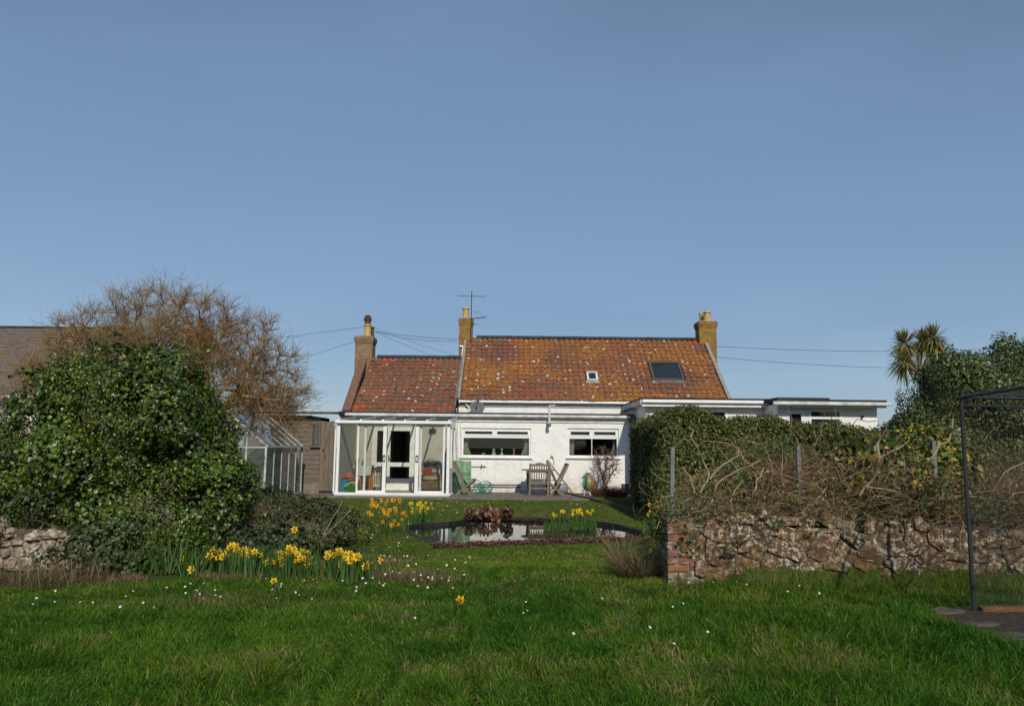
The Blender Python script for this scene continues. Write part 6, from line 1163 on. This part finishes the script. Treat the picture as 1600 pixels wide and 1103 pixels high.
bush('yellow_shrub', (c0.x, 9.4, 0), 'evergreen shrub with yellow variegated leaves rising from the brambles', 'shrub', yell, 260, (0.08, 0.18), 16, (0.07, 0.11), [(0.04, 0.085, 0.015), (0.08, 0.12, 0.02), (0.36, 0.26, 0.02), (0.30, 0.17, 0.02)], [0.42, 0.28, 0.2, 0.10], LEAF2, m_leaf, seed=15, corek=0)
# tall evergreen at right
eg = [((8.9, 13.6, 1.95), (1.6, 1.2, 1.18)), ((7.45, 13.4, 1.3), (0.80, 0.9, 0.98)), ((10.4, 13.6, 1.9), (1.5, 1.2, 1.25)), ((8.6, 12.9, 0.95), (1.5, 0.8, 0.8)), ((7.85, 13.5, 2.22), (0.74, 0.8, 0.78))]
_c, _q = ell_surface(eg, 50, _ir, 0.6)
EG0 = list(eg); eg += [(tuple(_c[i] - _q[i] * 0.1), tuple(np.array([1, 1, 1.25]) * _ir.uniform(0.14, 0.30))) for i in range(50)]
ev = bush('evergreen_bush', (8.5, 13.4, 0), 'tall dense evergreen bush rising over the hedge at right', 'bush', eg, 1500, (0.10, 0.22), 44, (0.04, 0.075), [(0.032, 0.055, 0.011), (0.06, 0.09, 0.017), (0.12, 0.14, 0.035), (0.19, 0.19, 0.06)], [0.4, 0.34, 0.18, 0.08], LEAF2, m_leaf, seed=16, inner=True, corells=EG0, corek=0.7)
rng = np.random.default_rng(17); c, q = ell_surface(eg, 130, rng, 2.5); C_, N_ = [], []
for i in range(len(c)):
    L = rng.uniform(0.10, 0.24); k = int(L / 0.011)
    for j in range(k): C_.append(c[i] + np.array([rng.normal(0, .012), rng.normal(0, .012), L * j / k])); N_.append([rng.normal(), rng.normal(), 0.9])
C_, N_ = np.array(C_), np.array(N_); v, f, c = leaves(C_, N_, rng.uniform(0.045, 0.08, len(C_)), tint(len(C_), [(0.05, 0.09, 0.02), (0.12, 0.15, 0.05)], None, 0.25, rng), LEAF2, 0.5, -0.6, rng); fobj('upright_shoot', v, f, c, [m_leaf], ev)
# cabbage palm
YP = 17.5; base = at(1442, 610, YP); t = thing('cabbage_palm', (base.x, YP, 0), 'cabbage palm with spiky leaf heads above the evergreen bush', 'palm'); rng = np.random.default_rng(19)
fork = at(1439, 585, YP); heads = [(at(1413, 538, YP), at(1419, 560, YP)), (at(1412, 566, YP - 0.2), at(1420, 572, YP)), (at(1442, 535, YP + 0.2), at(1436, 565, YP + 0.1)), (at(1459, 530, YP), at(1450, 560, YP)), (at(1467, 556, YP + 0.3), at(1455, 572, YP + 0.1))]
mb = MB(); mb.tube([(base.x + 0.02, YP, 0), (base.x + 0.03, YP, 1.5), base, fork], [0.11, 0.1, 0.08, 0.07], 8); mb.build('trunk', m_bark, t, True)
for h, mid in heads:
    mb = MB(); mb.tube([fork, mid, h], [0.055, 0.05, 0.045], 7); mb.build('branch', m_bark, t, True)
    n = 210; d = unit(rng.normal(0, 1, (n, 3)) + [0, 0, 0.25]); L = rng.uniform(0.34, 0.52, n); s = unit(np.cross(d, [0, 0, 1.0])); hh = np.array(h); w = 0.019
    droop = np.where(d[:, 2] < 0.5, 0.42, 0.10)[:, None] * np.array([0, 0, -1]); m1 = hh + d * (L * 0.5)[:, None] + droop * 0.25 * L[:, None]; tip = hh + d * L[:, None] + droop * L[:, None]
    V = np.stack([hh + d * 0.03 - s * w * .6, hh + d * 0.03 + s * w * .6, m1 - s * w, m1 + s * w, tip], 1).reshape(-1, 3); F = (np.array([(0, 1, 3), (0, 3, 2), (2, 3, 4)])[None] + (np.arange(n) * 5)[:, None, None]).reshape(-1, 3)
    fobj('leaf_head', V, F, np.repeat(tint(n, [(0.26, 0.28, 0.07), (0.34, 0.28, 0.11), (0.17, 0.19, 0.06), (0.36, 0.25, 0.13)], None, 0.25, rng), 5, 0), [m_palm], t)
# bare shrub by the wall, rusty tussock
c0 = at(945, 725, 23.4); rng = np.random.default_rng(23); d = unit(rng.normal(0, 1, (420, 3))); tips = np.array([c0.x, 23.35, 0.95]) + d * [0.58, 0.4, 0.62] * rng.uniform(0.3, 1, (420, 1)); bare_tree('bare_shrub', (c0.x, 23.35, 0), 'leafless twiggy shrub in front of the smaller window', tips, (c0.x, 23.35, 0.1), 24, [(0.17, 0.12, 0.10), (0.24, 0.16, 0.14), (0.13, 0.09, 0.07)], 0.003, 0.005, 3, (0.05, 0.14))
def tuft(name, loc, label, n, spread, h, cols, cat, lean=0.6, w=0.008, seed=1, curl=0.6, segs=3):
    rng = np.random.default_rng(seed); a = rng.uniform(0, 6.28, n); r = np.sqrt(rng.random(n)); P = np.stack([loc[0] + r * np.cos(a) * spread[0], loc[1] + r * np.sin(a) * spread[1], np.full(n, loc[2])], 1)
    dirs = np.stack([np.cos(a), np.sin(a), 0 * a], 1) * (r * lean + np.abs(rng.normal(0, 0.15, n)))[:, None]; v, f, c = blades(P, rng.uniform(*h, n), w, tint(n, cols, None, 0.25, rng), 0.3, segs, rng, dirs, curl)
    t = thing(name, loc, label, cat); o = fobj('blade', v, f, c, [m_grass], t); o['kind'] = 'stuff'; return t
a = ground(948, 776); tuft('rusty_tussock', (a.x, 22.3, 0.0), 'rust brown grass tussock at the foot of the bare shrub', 1400, (0.42, 0.3), (0.2, 0.46), [(0.16, 0.07, 0.04), (0.22, 0.11, 0.06), (0.10, 0.06, 0.035)], 'tussock', 0.5, 0.012, 2)
a = ground(1008, 905); tuft('dry_tussock', (a.x, a.y + 0.1, 0), 'straw coloured dead grass tuft left of the brick pier', 900, (0.24, 0.18), (0.14, 0.50), [(0.25, 0.18, 0.10), (0.20, 0.14, 0.08), (0.12, 0.12, 0.04)], 'tussock', 0.75, 0.006, 3, 0.7)
a = ground(975, 880); tuft('thin_dry_tussock', (a.x, a.y, 0), 'thin arching dry grass stems left of the straw tuft', 160, (0.16, 0.14), (0.25, 0.55), [(0.25, 0.2, 0.12), (0.18, 0.15, 0.07)], 'tussock', 0.6, 0.005, 4, 0.6)
# bramble bank between the greenhouse and the lawn
bank = [((-3.7, 12.6, 0.1), (1.0, 1.2, 0.42)), ((-3.1, 11.6, 0.05), (0.75, 0.9, 0.36)), ((-4.4, 13.8, 0.1), (0.9, 1.2, 0.45)), ((-4.0, 10.9, 0.05), (1.0, 0.8, 0.40)), ((-2.9, 12.7, 0.02), (0.6, 0.7, 0.30))]
bk = bush('bramble_bank', (-3.7, 12, 0), 'low mound of brambles and ivy beside the greenhouse', 'brambles', bank, 560, (0.06, 0.16), 22, (0.035, 0.065), [(0.035, 0.065, 0.016), (0.06, 0.09, 0.02), (0.12, 0.085, 0.04), (0.09, 0.10, 0.028)], [0.35, 0.3, 0.2, 0.15], LEAF4, m_leafdull, seed=26, inner=False, corek=0.7)
rng = np.random.default_rng(27); P, R, C = [], [], []; c, q = ell_surface(bank, 420, rng, 0.02)
for i in range(420): d = unit(rng.normal(0, 1, 3) + [0.2, -0.2, 0.9]); P.append(wob(c[i], c[i] + d * rng.uniform(0.12, 0.42), 5, 0.08, rng)); R.append((0.004, 0.0015)); C.append(tint(1, [(0.20, 0.13, 0.08), (0.26, 0.19, 0.12), (0.14, 0.09, 0.06)], None, 0.2, rng)[0])
for (p_, q_) in (((455, 895), (470, 815)), ((505, 838), (535, 782)), ((507, 838), (552, 790)), ((430, 850), (452, 822))): a, b = np.array(at(*p_, 10.6)), np.array(at(*q_, 10.9)); P.append(wob(a, b, 5, 0.02, rng)); R.append((0.005, 0.003)); C.append((0.36, 0.28, 0.18))
v, f, c = tubes(P, R, C, 3); fobj('dry_stem', v, f, c, [m_twig], bk)['kind'] = 'stuff'

# ------------------------------------------------------------------ pond planting
t = thing('bergenia', tuple(ground(762, 810)), 'clump of big red tinted leathery leaves at the back of the pond', 'plant'); g = ground(762, 812); rng = np.random.default_rng(51)
n_, m_ = 7, 4; vs = []; 
for j in range(m_ + 1):
    for i in range(n_): th = 2 * math.pi * i / n_; r = j / m_; vs.append((0.09 * r * math.cos(th) * (1 + 0.1 * math.sin(3 * th)), 0.11 * r * math.sin(th), 0.03 * r * r + 0.008 * math.sin(3 * th) * r))
bl = [tuple(range(n_))] + [(j * n_ + i, j * n_ + (i + 1) % n_, (j + 1) * n_ + (i + 1) % n_, (j + 1) * n_ + i) for j in range(m_) for i in range(n_)]; lms = []
for i, (a, b) in enumerate((((0.11, 0.04, 0.028), (0.06, 0.05, 0.022)), ((0.17, 0.05, 0.032), (0.09, 0.045, 0.028)), ((0.06, 0.07, 0.022), (0.10, 0.055, 0.03)), ((0.08, 0.038, 0.028), (0.05, 0.042, 0.02)))):
    me = bpy.data.meshes.new('leaf'); me.from_pydata(vs, [], bl); me.materials.append(M('bergenia_leaf_%d' % i, a, b, 12, 0.4, spec=0.4)); me.polygons.foreach_set('use_smooth', [True] * len(me.polygons)); me.update(); lms.append(me)
P, R, C = [], [], []; W0 = Vector((g.x, g.y, 0)); off = world_loc(t)
for i in range(105):
    px = rng.uniform(729, 801); Y = g.y + rng.uniform(-0.15, 0.45); x = X(px, Y, 800); z = rng.uniform(0.05, 0.25) + 0.04 * math.sin(px * 0.2)
    o = link('leaf', lms[rng.integers(4)], t); z += g.z; o.location = Vector((x, Y, z)) - off; o.rotation_euler = (rng.uniform(0.5, 1.5), rng.normal(0, 0.5), rng.normal(0, 0.8)); s = rng.uniform(0.42, 0.8); o.scale = (s, s, s); P.append(wob((x, Y + 0.05, g.z), (x, Y, z), 4, 0.04, rng)); R.append((0.008, 0.006)); C.append((0.12, 0.05, 0.04))
v, f, c = tubes(P, R, C, 4); fobj('leaf_stalk', v, f, c, [m_twig], t)
g = ground(845, 815); tuft('dead_grass_mound', (X(845, g.y, 810), g.y + 0.35, g.z), 'flattened brown dead grass behind the pond', 1700, (0.75, 0.3), (0.05, 0.13), [(0.15, 0.10, 0.06), (0.20, 0.13, 0.09), (0.10, 0.08, 0.04)], 'tussock', 0.9, 0.009, 5, 0.9)
tuft('pond_reed', (X(862, 14.6, 835), 14.6, WZ - 0.05), 'brown dead reeds standing in the pond water', 300, (0.45, 0.25), (0.06, 0.16), [(0.16, 0.12, 0.06), (0.11, 0.09, 0.05), (0.09, 0.10, 0.03)], 'reeds', 0.5, 0.007, 6, 0.4)
tuft('pond_rush', (X(690, 13.9, 835), 13.9, WZ - 0.05), 'thin green rushes at the left end of the pond', 70, (0.35, 0.3), (0.08, 0.2), [(0.05, 0.09, 0.03), (0.08, 0.10, 0.05)], 'rushes', 0.25, 0.007, 7, 0.2)
g = ground(870, 848)
rng = np.random.default_rng(52); n = 5200; px = rng.uniform(675, 1030, n); py = 851 - (px - 680) * 0.036 + rng.normal(0, 1.6, n) + 2.5 + 0.8 * np.sin(px * 0.15); G = np.array([ground(a, b) for a, b in zip(px, py)]); G[:, 2] += rng.uniform(0.0, 0.035, n); v, f, c = leaves(G, np.tile([0, -.2, 1.0], (n, 1)), rng.uniform(0.025, 0.055, n), tint(n, [(0.10, 0.035, 0.025), (0.15, 0.055, 0.035), (0.06, 0.03, 0.02), (0.10, 0.07, 0.03)], None, 0.25, rng), LEAF2, 0.9, 0.1, rng)
pm = thing('red_groundcover', tuple(g), 'maroon creeping groundcover edging the near side of the pond', 'plant'); o = fobj('foliage', v, f, c, [m_leafdull], pm); o['kind'] = 'stuff'
# daffodils
def flower_mesh(pet, trump, nm):
    mb = MB(); mb.mi = 0
    for i in range(6):
        t = i * math.pi / 3 + (0.0 if i % 2 else 0.06); z = 0.004 * (i % 2); c, s = math.cos(t), math.sin(t); q = lambda r, w, y: (r * c - w * s, -y, r * s + w * c); mb.add([q(0.006, 0, z), q(0.022, 0.013, z + 0.002), q(0.042, 0, z - 0.008), q(0.022, -0.013, z + 0.002)], [(0, 1, 2, 3)])
    mb.mi = 1; n = 7; vs = []
    for r, y in ((0.009, 0.0), (0.010, 0.018), (0.016, 0.030)):
        for i in range(n): t = 2 * math.pi * i / n; vs.append((r * math.cos(t), -y, r * math.sin(t)))
    mb.add(vs, [(k * n + i, k * n + (i + 1) % n, (k + 1) * n + (i + 1) % n, (k + 1) * n + i) for k in range(2) for i in range(n)] + [tuple(range(n))])
    me = bpy.data.meshes.new(nm); me.from_pydata(mb.v, [], mb.f); me.materials.append(pet); me.materials.append(trump); me.polygons.foreach_set('material_index', mb.m); me.update(); return me
def pm_(name, c):
    m, n, l, p = _new(name); p.inputs['Base Color'].default_value = (*c, 1); p.inputs['Roughness'].default_value = 0.6; t = n.new('ShaderNodeBsdfTranslucent'); t.inputs['Color'].default_value = (*c, 1); x = n.new('ShaderNodeMixShader'); x.inputs[0].default_value = 0.3; l.new(p.outputs[0], x.inputs[1]); l.new(t.outputs[0], x.inputs[2]); l.new(x.outputs[0], n['Material Output'].inputs['Surface']); return m
F_Y = flower_mesh(pm_('yellow_petal', (0.84, 0.60, 0.02)), pm_('golden_trumpet', (0.80, 0.43, 0.01)), 'flower'); F_O = flower_mesh(pm_('amber_petal', (0.80, 0.46, 0.015)), pm_('orange_trumpet', (0.72, 0.24, 0.008)), 'flower')
def daffodils(px, pyb, wpx, n, fy, label, me=F_Y, seed=1, leafh=0.31, nl=None, dpx=6, leaf=True):
    rng = np.random.default_rng(seed); g = ground(px, pyb); t = thing('daffodil_clump', tuple(g), label, 'daffodils', 'daffodil clumps round the lawn'); off = world_loc(t); P, R, C = [], [], []
    for i in range(n):
        fx = px + rng.uniform(-.5, .5) * wpx; yb = pyb + rng.normal(0, dpx * 0.5); b = ground(fx, yb); z = max(b.z + 0.08, at(fx, rng.uniform(*fy), b.y).z); h = Vector((b.x + rng.normal(0, 0.03), b.y, z)); o = link('flower', me, t); o.location = h - off; s = rng.uniform(0.95, 1.3); o.scale = (s, s, s); o.rotation_euler = (rng.normal(-0.25, 0.3), rng.uniform(0, 1), rng.normal(0.35, 0.6))
        P.append(wob((b.x, b.y, b.z), (h.x, h.y + 0.012, h.z), 4, 0.03, rng)); R.append((0.004, 0.003)); C.append((0.09, 0.16, 0.03))
    nl = nl or n * 9 + 40; gx_ = [ground(px + rng.uniform(-.6, .6) * wpx, pyb + rng.normal(0, dpx * 0.5)) for _ in range(nl)]; v, f, c = blades(np.array([[q.x, q.y, q.z] for q in gx_]), rng.uniform(leafh * 0.65, leafh * 1.1, nl), 0.013, tint(nl, [(0.06, 0.13, 0.03), (0.09, 0.17, 0.04), (0.05, 0.10, 0.03)], None, 0.2, rng), 0.16, 3, rng, None, 0.3); fobj('leaf', v, f, c, [m_grass], t)['kind'] = 'stuff'
    v, f, c = tubes(P, R, C, 4); fobj('stalk', v, f, c, [m_grass], t)['kind'] = 'stuff'
for k, a in enumerate(((296, 897, 22, 5, (868, 888), 'small daffodil clump at the far left end of the yellow row'), (335, 893, 36, 8, (848, 866), 'daffodils left of centre in the row, flowers well spaced'), (362, 893, 22, 9, (846, 864), 'tight daffodil knot above the dense green leaves in the row'), (394, 895, 34, 13, (853, 868), 'daffodil clump just left of the densest yellow patch'), (432, 900, 34, 16, (855, 882), 'low daffodil clump with nodding flowers in mid row'), (468, 898, 50, 24, (851, 876), 'densest patch of yellow daffodils in the row'), (522, 902, 22, 7, (855, 868), 'daffodils at the left of the right-hand leaf fan'), (548, 905, 30, 14, (858, 876), 'daffodil clump over the right-hand leaf fan'), (571, 905, 14, 4, (868, 885), 'few daffodils at the right end of the yellow row'))): daffodils(a[0], a[1], a[2], a[3], (a[4][0] + 5, a[4][1] + 7), a[5], seed=60 + k)
daffodils(604, 832, 56, 42, (780, 822), 'big clump of orange daffodils left of the pond', F_O, 80, 0.34, 130, 8); daffodils(657, 815, 36, 20, (784, 801), 'round clump of yellow daffodils behind the left end of the pond', F_Y, 81, 0.36)
daffodils(873, 822, 20, 7, (796, 808), 'left of the two yellow daffodil clumps on the pond island', F_Y, 82, 0.32, 70, 3); daffodils(909, 823, 34, 12, (795, 805), 'right of the two yellow daffodil clumps on the pond island', F_Y, 83, 0.34, 130, 3); daffodils(1019, 832, 30, 10, (783, 822), 'orange daffodils between the pond and the brick pier', F_O, 84, 0.34, 60, 5)
for k, (px, py, lb) in enumerate(((436, 862, 'single daffodil left of the pair on the bramble bank'), (461, 866, 'single daffodil on the right of the bramble bank'), (433, 918, 'lone short daffodil in front of the yellow row'), (588, 885, 'lone daffodil just right of the yellow row'), (575, 840, 'lone orange daffodil left of the big orange clump'), (718, 948, 'tiny yellow daffodil among daisies on the lawn'))): daffodils(px, py + 8, 5, 1 if k != 5 else 2, (py - 42 if k < 2 else py - 12, py - 38 if k < 2 else py - 8), lb, F_O if k == 4 else F_Y, 90 + k, 0.16, 8, 2)
daffodils(892, 826, 70, 1, (803, 804), 'low grassy leaves round the two island daffodil clumps', F_Y, 95, 0.16, 420, 4)
for k, (px, py, lb) in enumerate(((205, 890, 'clump of flowerless daffodil leaves in the creeping ivy'), (280, 850, 'tall flowerless daffodil leaves below the ivy bush'), (245, 880, 'thin leaf tuft between the two flowerless leaf clumps'))): g = ground(px, py); tuft('leaf_tuft', (X(px, 8.55, py), 8.55, 0.02), lb, 46 if k < 2 else 22, (0.28, 0.1), (0.28, 0.48), [(0.07, 0.14, 0.03), (0.10, 0.17, 0.05)], 'plant', 0.25, 0.015, 70 + k, 0.35)

# ------------------------------------------------------------------ lawn grass
lb = [ground(0, 928), ground(300, 930), ground(430, 915), ground(590, 900), ground(600, 880)]
lbx = np.array([-9.0, -5.2, lb[1].x, lb[2].x, lb[3].x, -1.6, -1.75, -2.3, -2.4, -2.6, -3.6, -4.6, -5.0])
def lawn_left(y):     # west edge of the mown grass
    return np.interp(y, [7.2, 7.5, 7.9, 8.4, 9.0, 9.6, 11.0, 12.5, 14.0, 17.0, 19.5, 21.4], [-9.0, -5.6, -4.2, -2.9, -2.3, -2.2, -2.25, -2.35, -3.4, -4.6, -5.2, -5.4])
def lawn_ok(x, y):
    ok = x > lawn_left(y) + (vnoise(x, y, 0.4, 8) - 0.5) * 0.7
    ok &= ~inpoly(x, y, [(PC[0] + (a - PC[0]) * 1.04, PC[1] + (b - PC[1]) * 1.03) for a, b in POND])
    ok &= ~((y > YW - 0.02) & (x > pxl - 0.02) & (y < YW + 0.6)); ok &= ~((y > YW) & (x > np.interp(y, [YW, 9, 14, 17, 21], [pxl + 0.05, 1.8, 2.6, 3.25, 3.4])))
    ok &= ~inpoly(x, y, BED); ok &= y < 21.35
    return ok
rng = np.random.default_rng(101); parts = []
def mixcol(x, y, n, rng):
    a = vnoise(x, y, 1.9, 21); b = vnoise(x, y, 0.5, 22); c = vnoise(x, y, 0.16, 23); k = np.clip((a * 0.55 + b * 0.45 - 0.35) * 2.2, 0, 1)[:, None]
    near = (1 - sstep(6.5, 11, y))[:, None]  # foreground shade put into the blade colours, fading out with distance
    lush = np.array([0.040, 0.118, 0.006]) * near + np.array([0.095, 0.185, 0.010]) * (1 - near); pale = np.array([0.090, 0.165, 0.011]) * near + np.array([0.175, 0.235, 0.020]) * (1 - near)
    col = lush * (1 - k) + pale * k; st = rng.random(n) < (0.05 + 0.30 * (b > 0.66) * (c > 0.45)); col[st] = np.array([0.25, 0.20, 0.085]); dk = (vnoise(x, y, 0.33, 24) > 0.70); col[dk] *= np.array([0.72, 0.85, 0.8]); return np.clip(col * np.exp(rng.normal(0, 0.24, (n, 1))), 0, 1)
for (y0, y1, dens, h0, w, segs) in ((3.7, 5.2, 6400, 0.085, 0.0050, 3), (5.2, 7.0, 4600, 0.080, 0.0058, 3), (7.0, 9.5, 2900, 0.065, 0.0068, 2), (9.5, 13, 1600, 0.042, 0.0085, 2), (13, 17.5, 950, 0.036, 0.011, 2), (17.5, 21.4, 620, 0.034, 0.014, 2)):
    hw = 0.70 * y1 + 2.1; n = int(dens * (y1 - y0) * 2 * hw); x = rng.uniform(-hw, hw, n); y = rng.uniform(y0, y1, n); ok = lawn_ok(x, y) & (np.abs(x) < 0.70 * y + 2.1); x, y = x[ok], y[ok]; n = len(x)
    hm = 0.55 + 0.9 * vnoise(x, y, 0.8, 31) * vnoise(x, y, 0.25, 32) + 0.55 * sstep(0.0, 3.0, x) * (1 - sstep(7.0, 10, y)) + 0.9 * np.exp(-((y - YW + 0.12) / 0.14) ** 2) * (x > pxl) * (y < YW)
    fl = vnoise(x, y, 0.45, 33) * 6.28 * 2; dirs = np.stack([np.cos(fl), np.sin(fl), 0 * fl], 1) * 0.30 + np.concatenate([rng.normal(0, 0.32, (n, 2)), np.zeros((n, 1))], 1)
    hm = hm * np.where(inpoly(x, y, [(PC[0] + (a - PC[0]) * 1.22, PC[1] + (b - PC[1]) * 1.28) for a, b in POND]) & (y < PC[1]), 0.45, 1.0)
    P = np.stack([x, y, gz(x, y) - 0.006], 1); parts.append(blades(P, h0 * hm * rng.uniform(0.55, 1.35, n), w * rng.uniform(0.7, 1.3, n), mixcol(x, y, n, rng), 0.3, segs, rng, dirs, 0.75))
# rough, straw-coloured fringe along the left bank
n = 64000; x = rng.uniform(-8.5, -1.5, n); y = lawn_left_inv = rng.uniform(7.0, 9.4, n); dl = x - lawn_left(y); ok = (dl < 0.35) & (dl > -1.1) & (vnoise(x, y, 0.35, 41) > 0.32 + 0.28 * (x > -4.0)); x, y = x[ok], y[ok]; n = len(x)
cs = tint(n, [(0.24, 0.165, 0.095), (0.30, 0.22, 0.13), (0.17, 0.12, 0.07), (0.07, 0.10, 0.025)], [0.35, 0.2, 0.25, 0.2], 0.25, rng); parts.append(blades(np.stack([x, y, gz(x, y) - 0.005], 1), rng.uniform(0.05, 0.20, n) * np.where(x < -4.2, 1.7, 0.55), 0.006, cs, 0.7, 2, rng, None, 0.9))
# dry patches and taller weeds in the lawn
for (px, py, r, k) in ((675, 908, 0.18, 450), (640, 905, 0.14, 260), (590, 900, 0.25, 380), (615, 880, 0.22, 220), (480, 845, 0.5, 900), (540, 885, 0.2, 400), (330, 945, 0.3, 300)):
    g = ground(px, py); x = rng.normal(g.x, r, k); y = rng.normal(g.y, r * 0.7, k); parts.append(blades(np.stack([x, y, gz(x, y) + 0.005], 1), rng.uniform(0.05, 0.16, k), 0.006, tint(k, [(0.26, 0.18, 0.11), (0.20, 0.14, 0.08), (0.10, 0.10, 0.03)], None, 0.2, rng), 0.6, 2, rng, None, 0.8))
# bed east of the lawn edging: rough green growth
n = 9000; y = rng.uniform(13.5, 22.2, n); x = rng.uniform(1.2, 3.6, n); ok = x > np.interp(y, [p[1] for p in EDGE][::-1], [p[0] for p in EDGE][::-1]) + 0.05; x, y = x[ok], y[ok]; n = len(x)
parts.append(blades(np.stack([x, y, gz(x, y)], 1), rng.uniform(0.05, 0.16, n), 0.012, tint(n, [(0.06, 0.12, 0.02), (0.09, 0.15, 0.03), (0.13, 0.11, 0.05)], [0.45, 0.35, 0.2], 0.25, rng), 0.5, 2, rng))
v, f, c = merge(parts); g_ = fobj('grass', v, f, c, [m_grass]); tag(g_, 'rough green grass covering the whole lawn', 'grass', kind='stuff')
# daisies
def daisy_mesh():
    mb = MB(); n = 10; mb.add([(0.013 * math.cos(2 * math.pi * i / n), 0.013 * math.sin(2 * math.pi * i / n), 0.003 * (i % 2)) for i in range(n)] + [(0, 0, -0.002)], [(i, (i + 1) % n, n) for i in range(n)])
    mb.mi = 1; m = 6; mb.add([(0.0045 * math.cos(2 * math.pi * i / m), 0.0045 * math.sin(2 * math.pi * i / m), 0.004) for i in range(m)], [tuple(range(m))]); mb.mi = 2; mb.add([(-0.001, 0, -0.07), (0.001, 0, -0.07), (0.001, 0, 0), (-0.001, 0, 0)], [(0, 1, 2, 3)])
    me = bpy.data.meshes.new('daisy'); me.from_pydata(mb.v, [], mb.f); [me.materials.append(q) for q in (pm_('daisy_white', (0.80, 0.79, 0.77)), pm_('daisy_yellow', (0.6, 0.4, 0.02)), pm_('daisy_stalk', (0.08, 0.14, 0.03)))]; me.polygons.foreach_set('material_index', mb.m); me.update(); return me
dm = daisy_mesh(); rng = np.random.default_rng(55); cand = []
for (x0, x1, y0, y1, k) in ((580, 760, 780, 830, 46), (560, 745, 870, 930, 40), (280, 600, 915, 950, 26), (20, 300, 930, 965, 12), (760, 1000, 775, 800, 16), (1040, 1300, 920, 940, 9), (560, 640, 840, 880, 12), (640, 900, 930, 1010, 6), (900, 1200, 940, 1050, 6)):
    for _ in range(k): cand.append((rng.uniform(x0, x1), rng.uniform(y0, y1)))
for (px, py) in cand:
    g = ground(px, py)
    if not lawn_ok(np.array([g.x]), np.array([g.y]))[0]: continue
    o = link('daisy', dm); o.location = (g.x, g.y, g.z + (0.075 if g.y < 8.5 else 0.055)); s = rng.uniform(0.55, 1.05) * (1.15 if g.y > 9 else 0.9); o.scale = (s, s, 1); o.rotation_euler = (rng.uniform(0.4, 1.1), rng.normal(0, 0.2), rng.normal(0.3, 0.5)); tag(o, 'small white daisy growing in the lawn', 'daisy', 'white daisies scattered over the lawn')
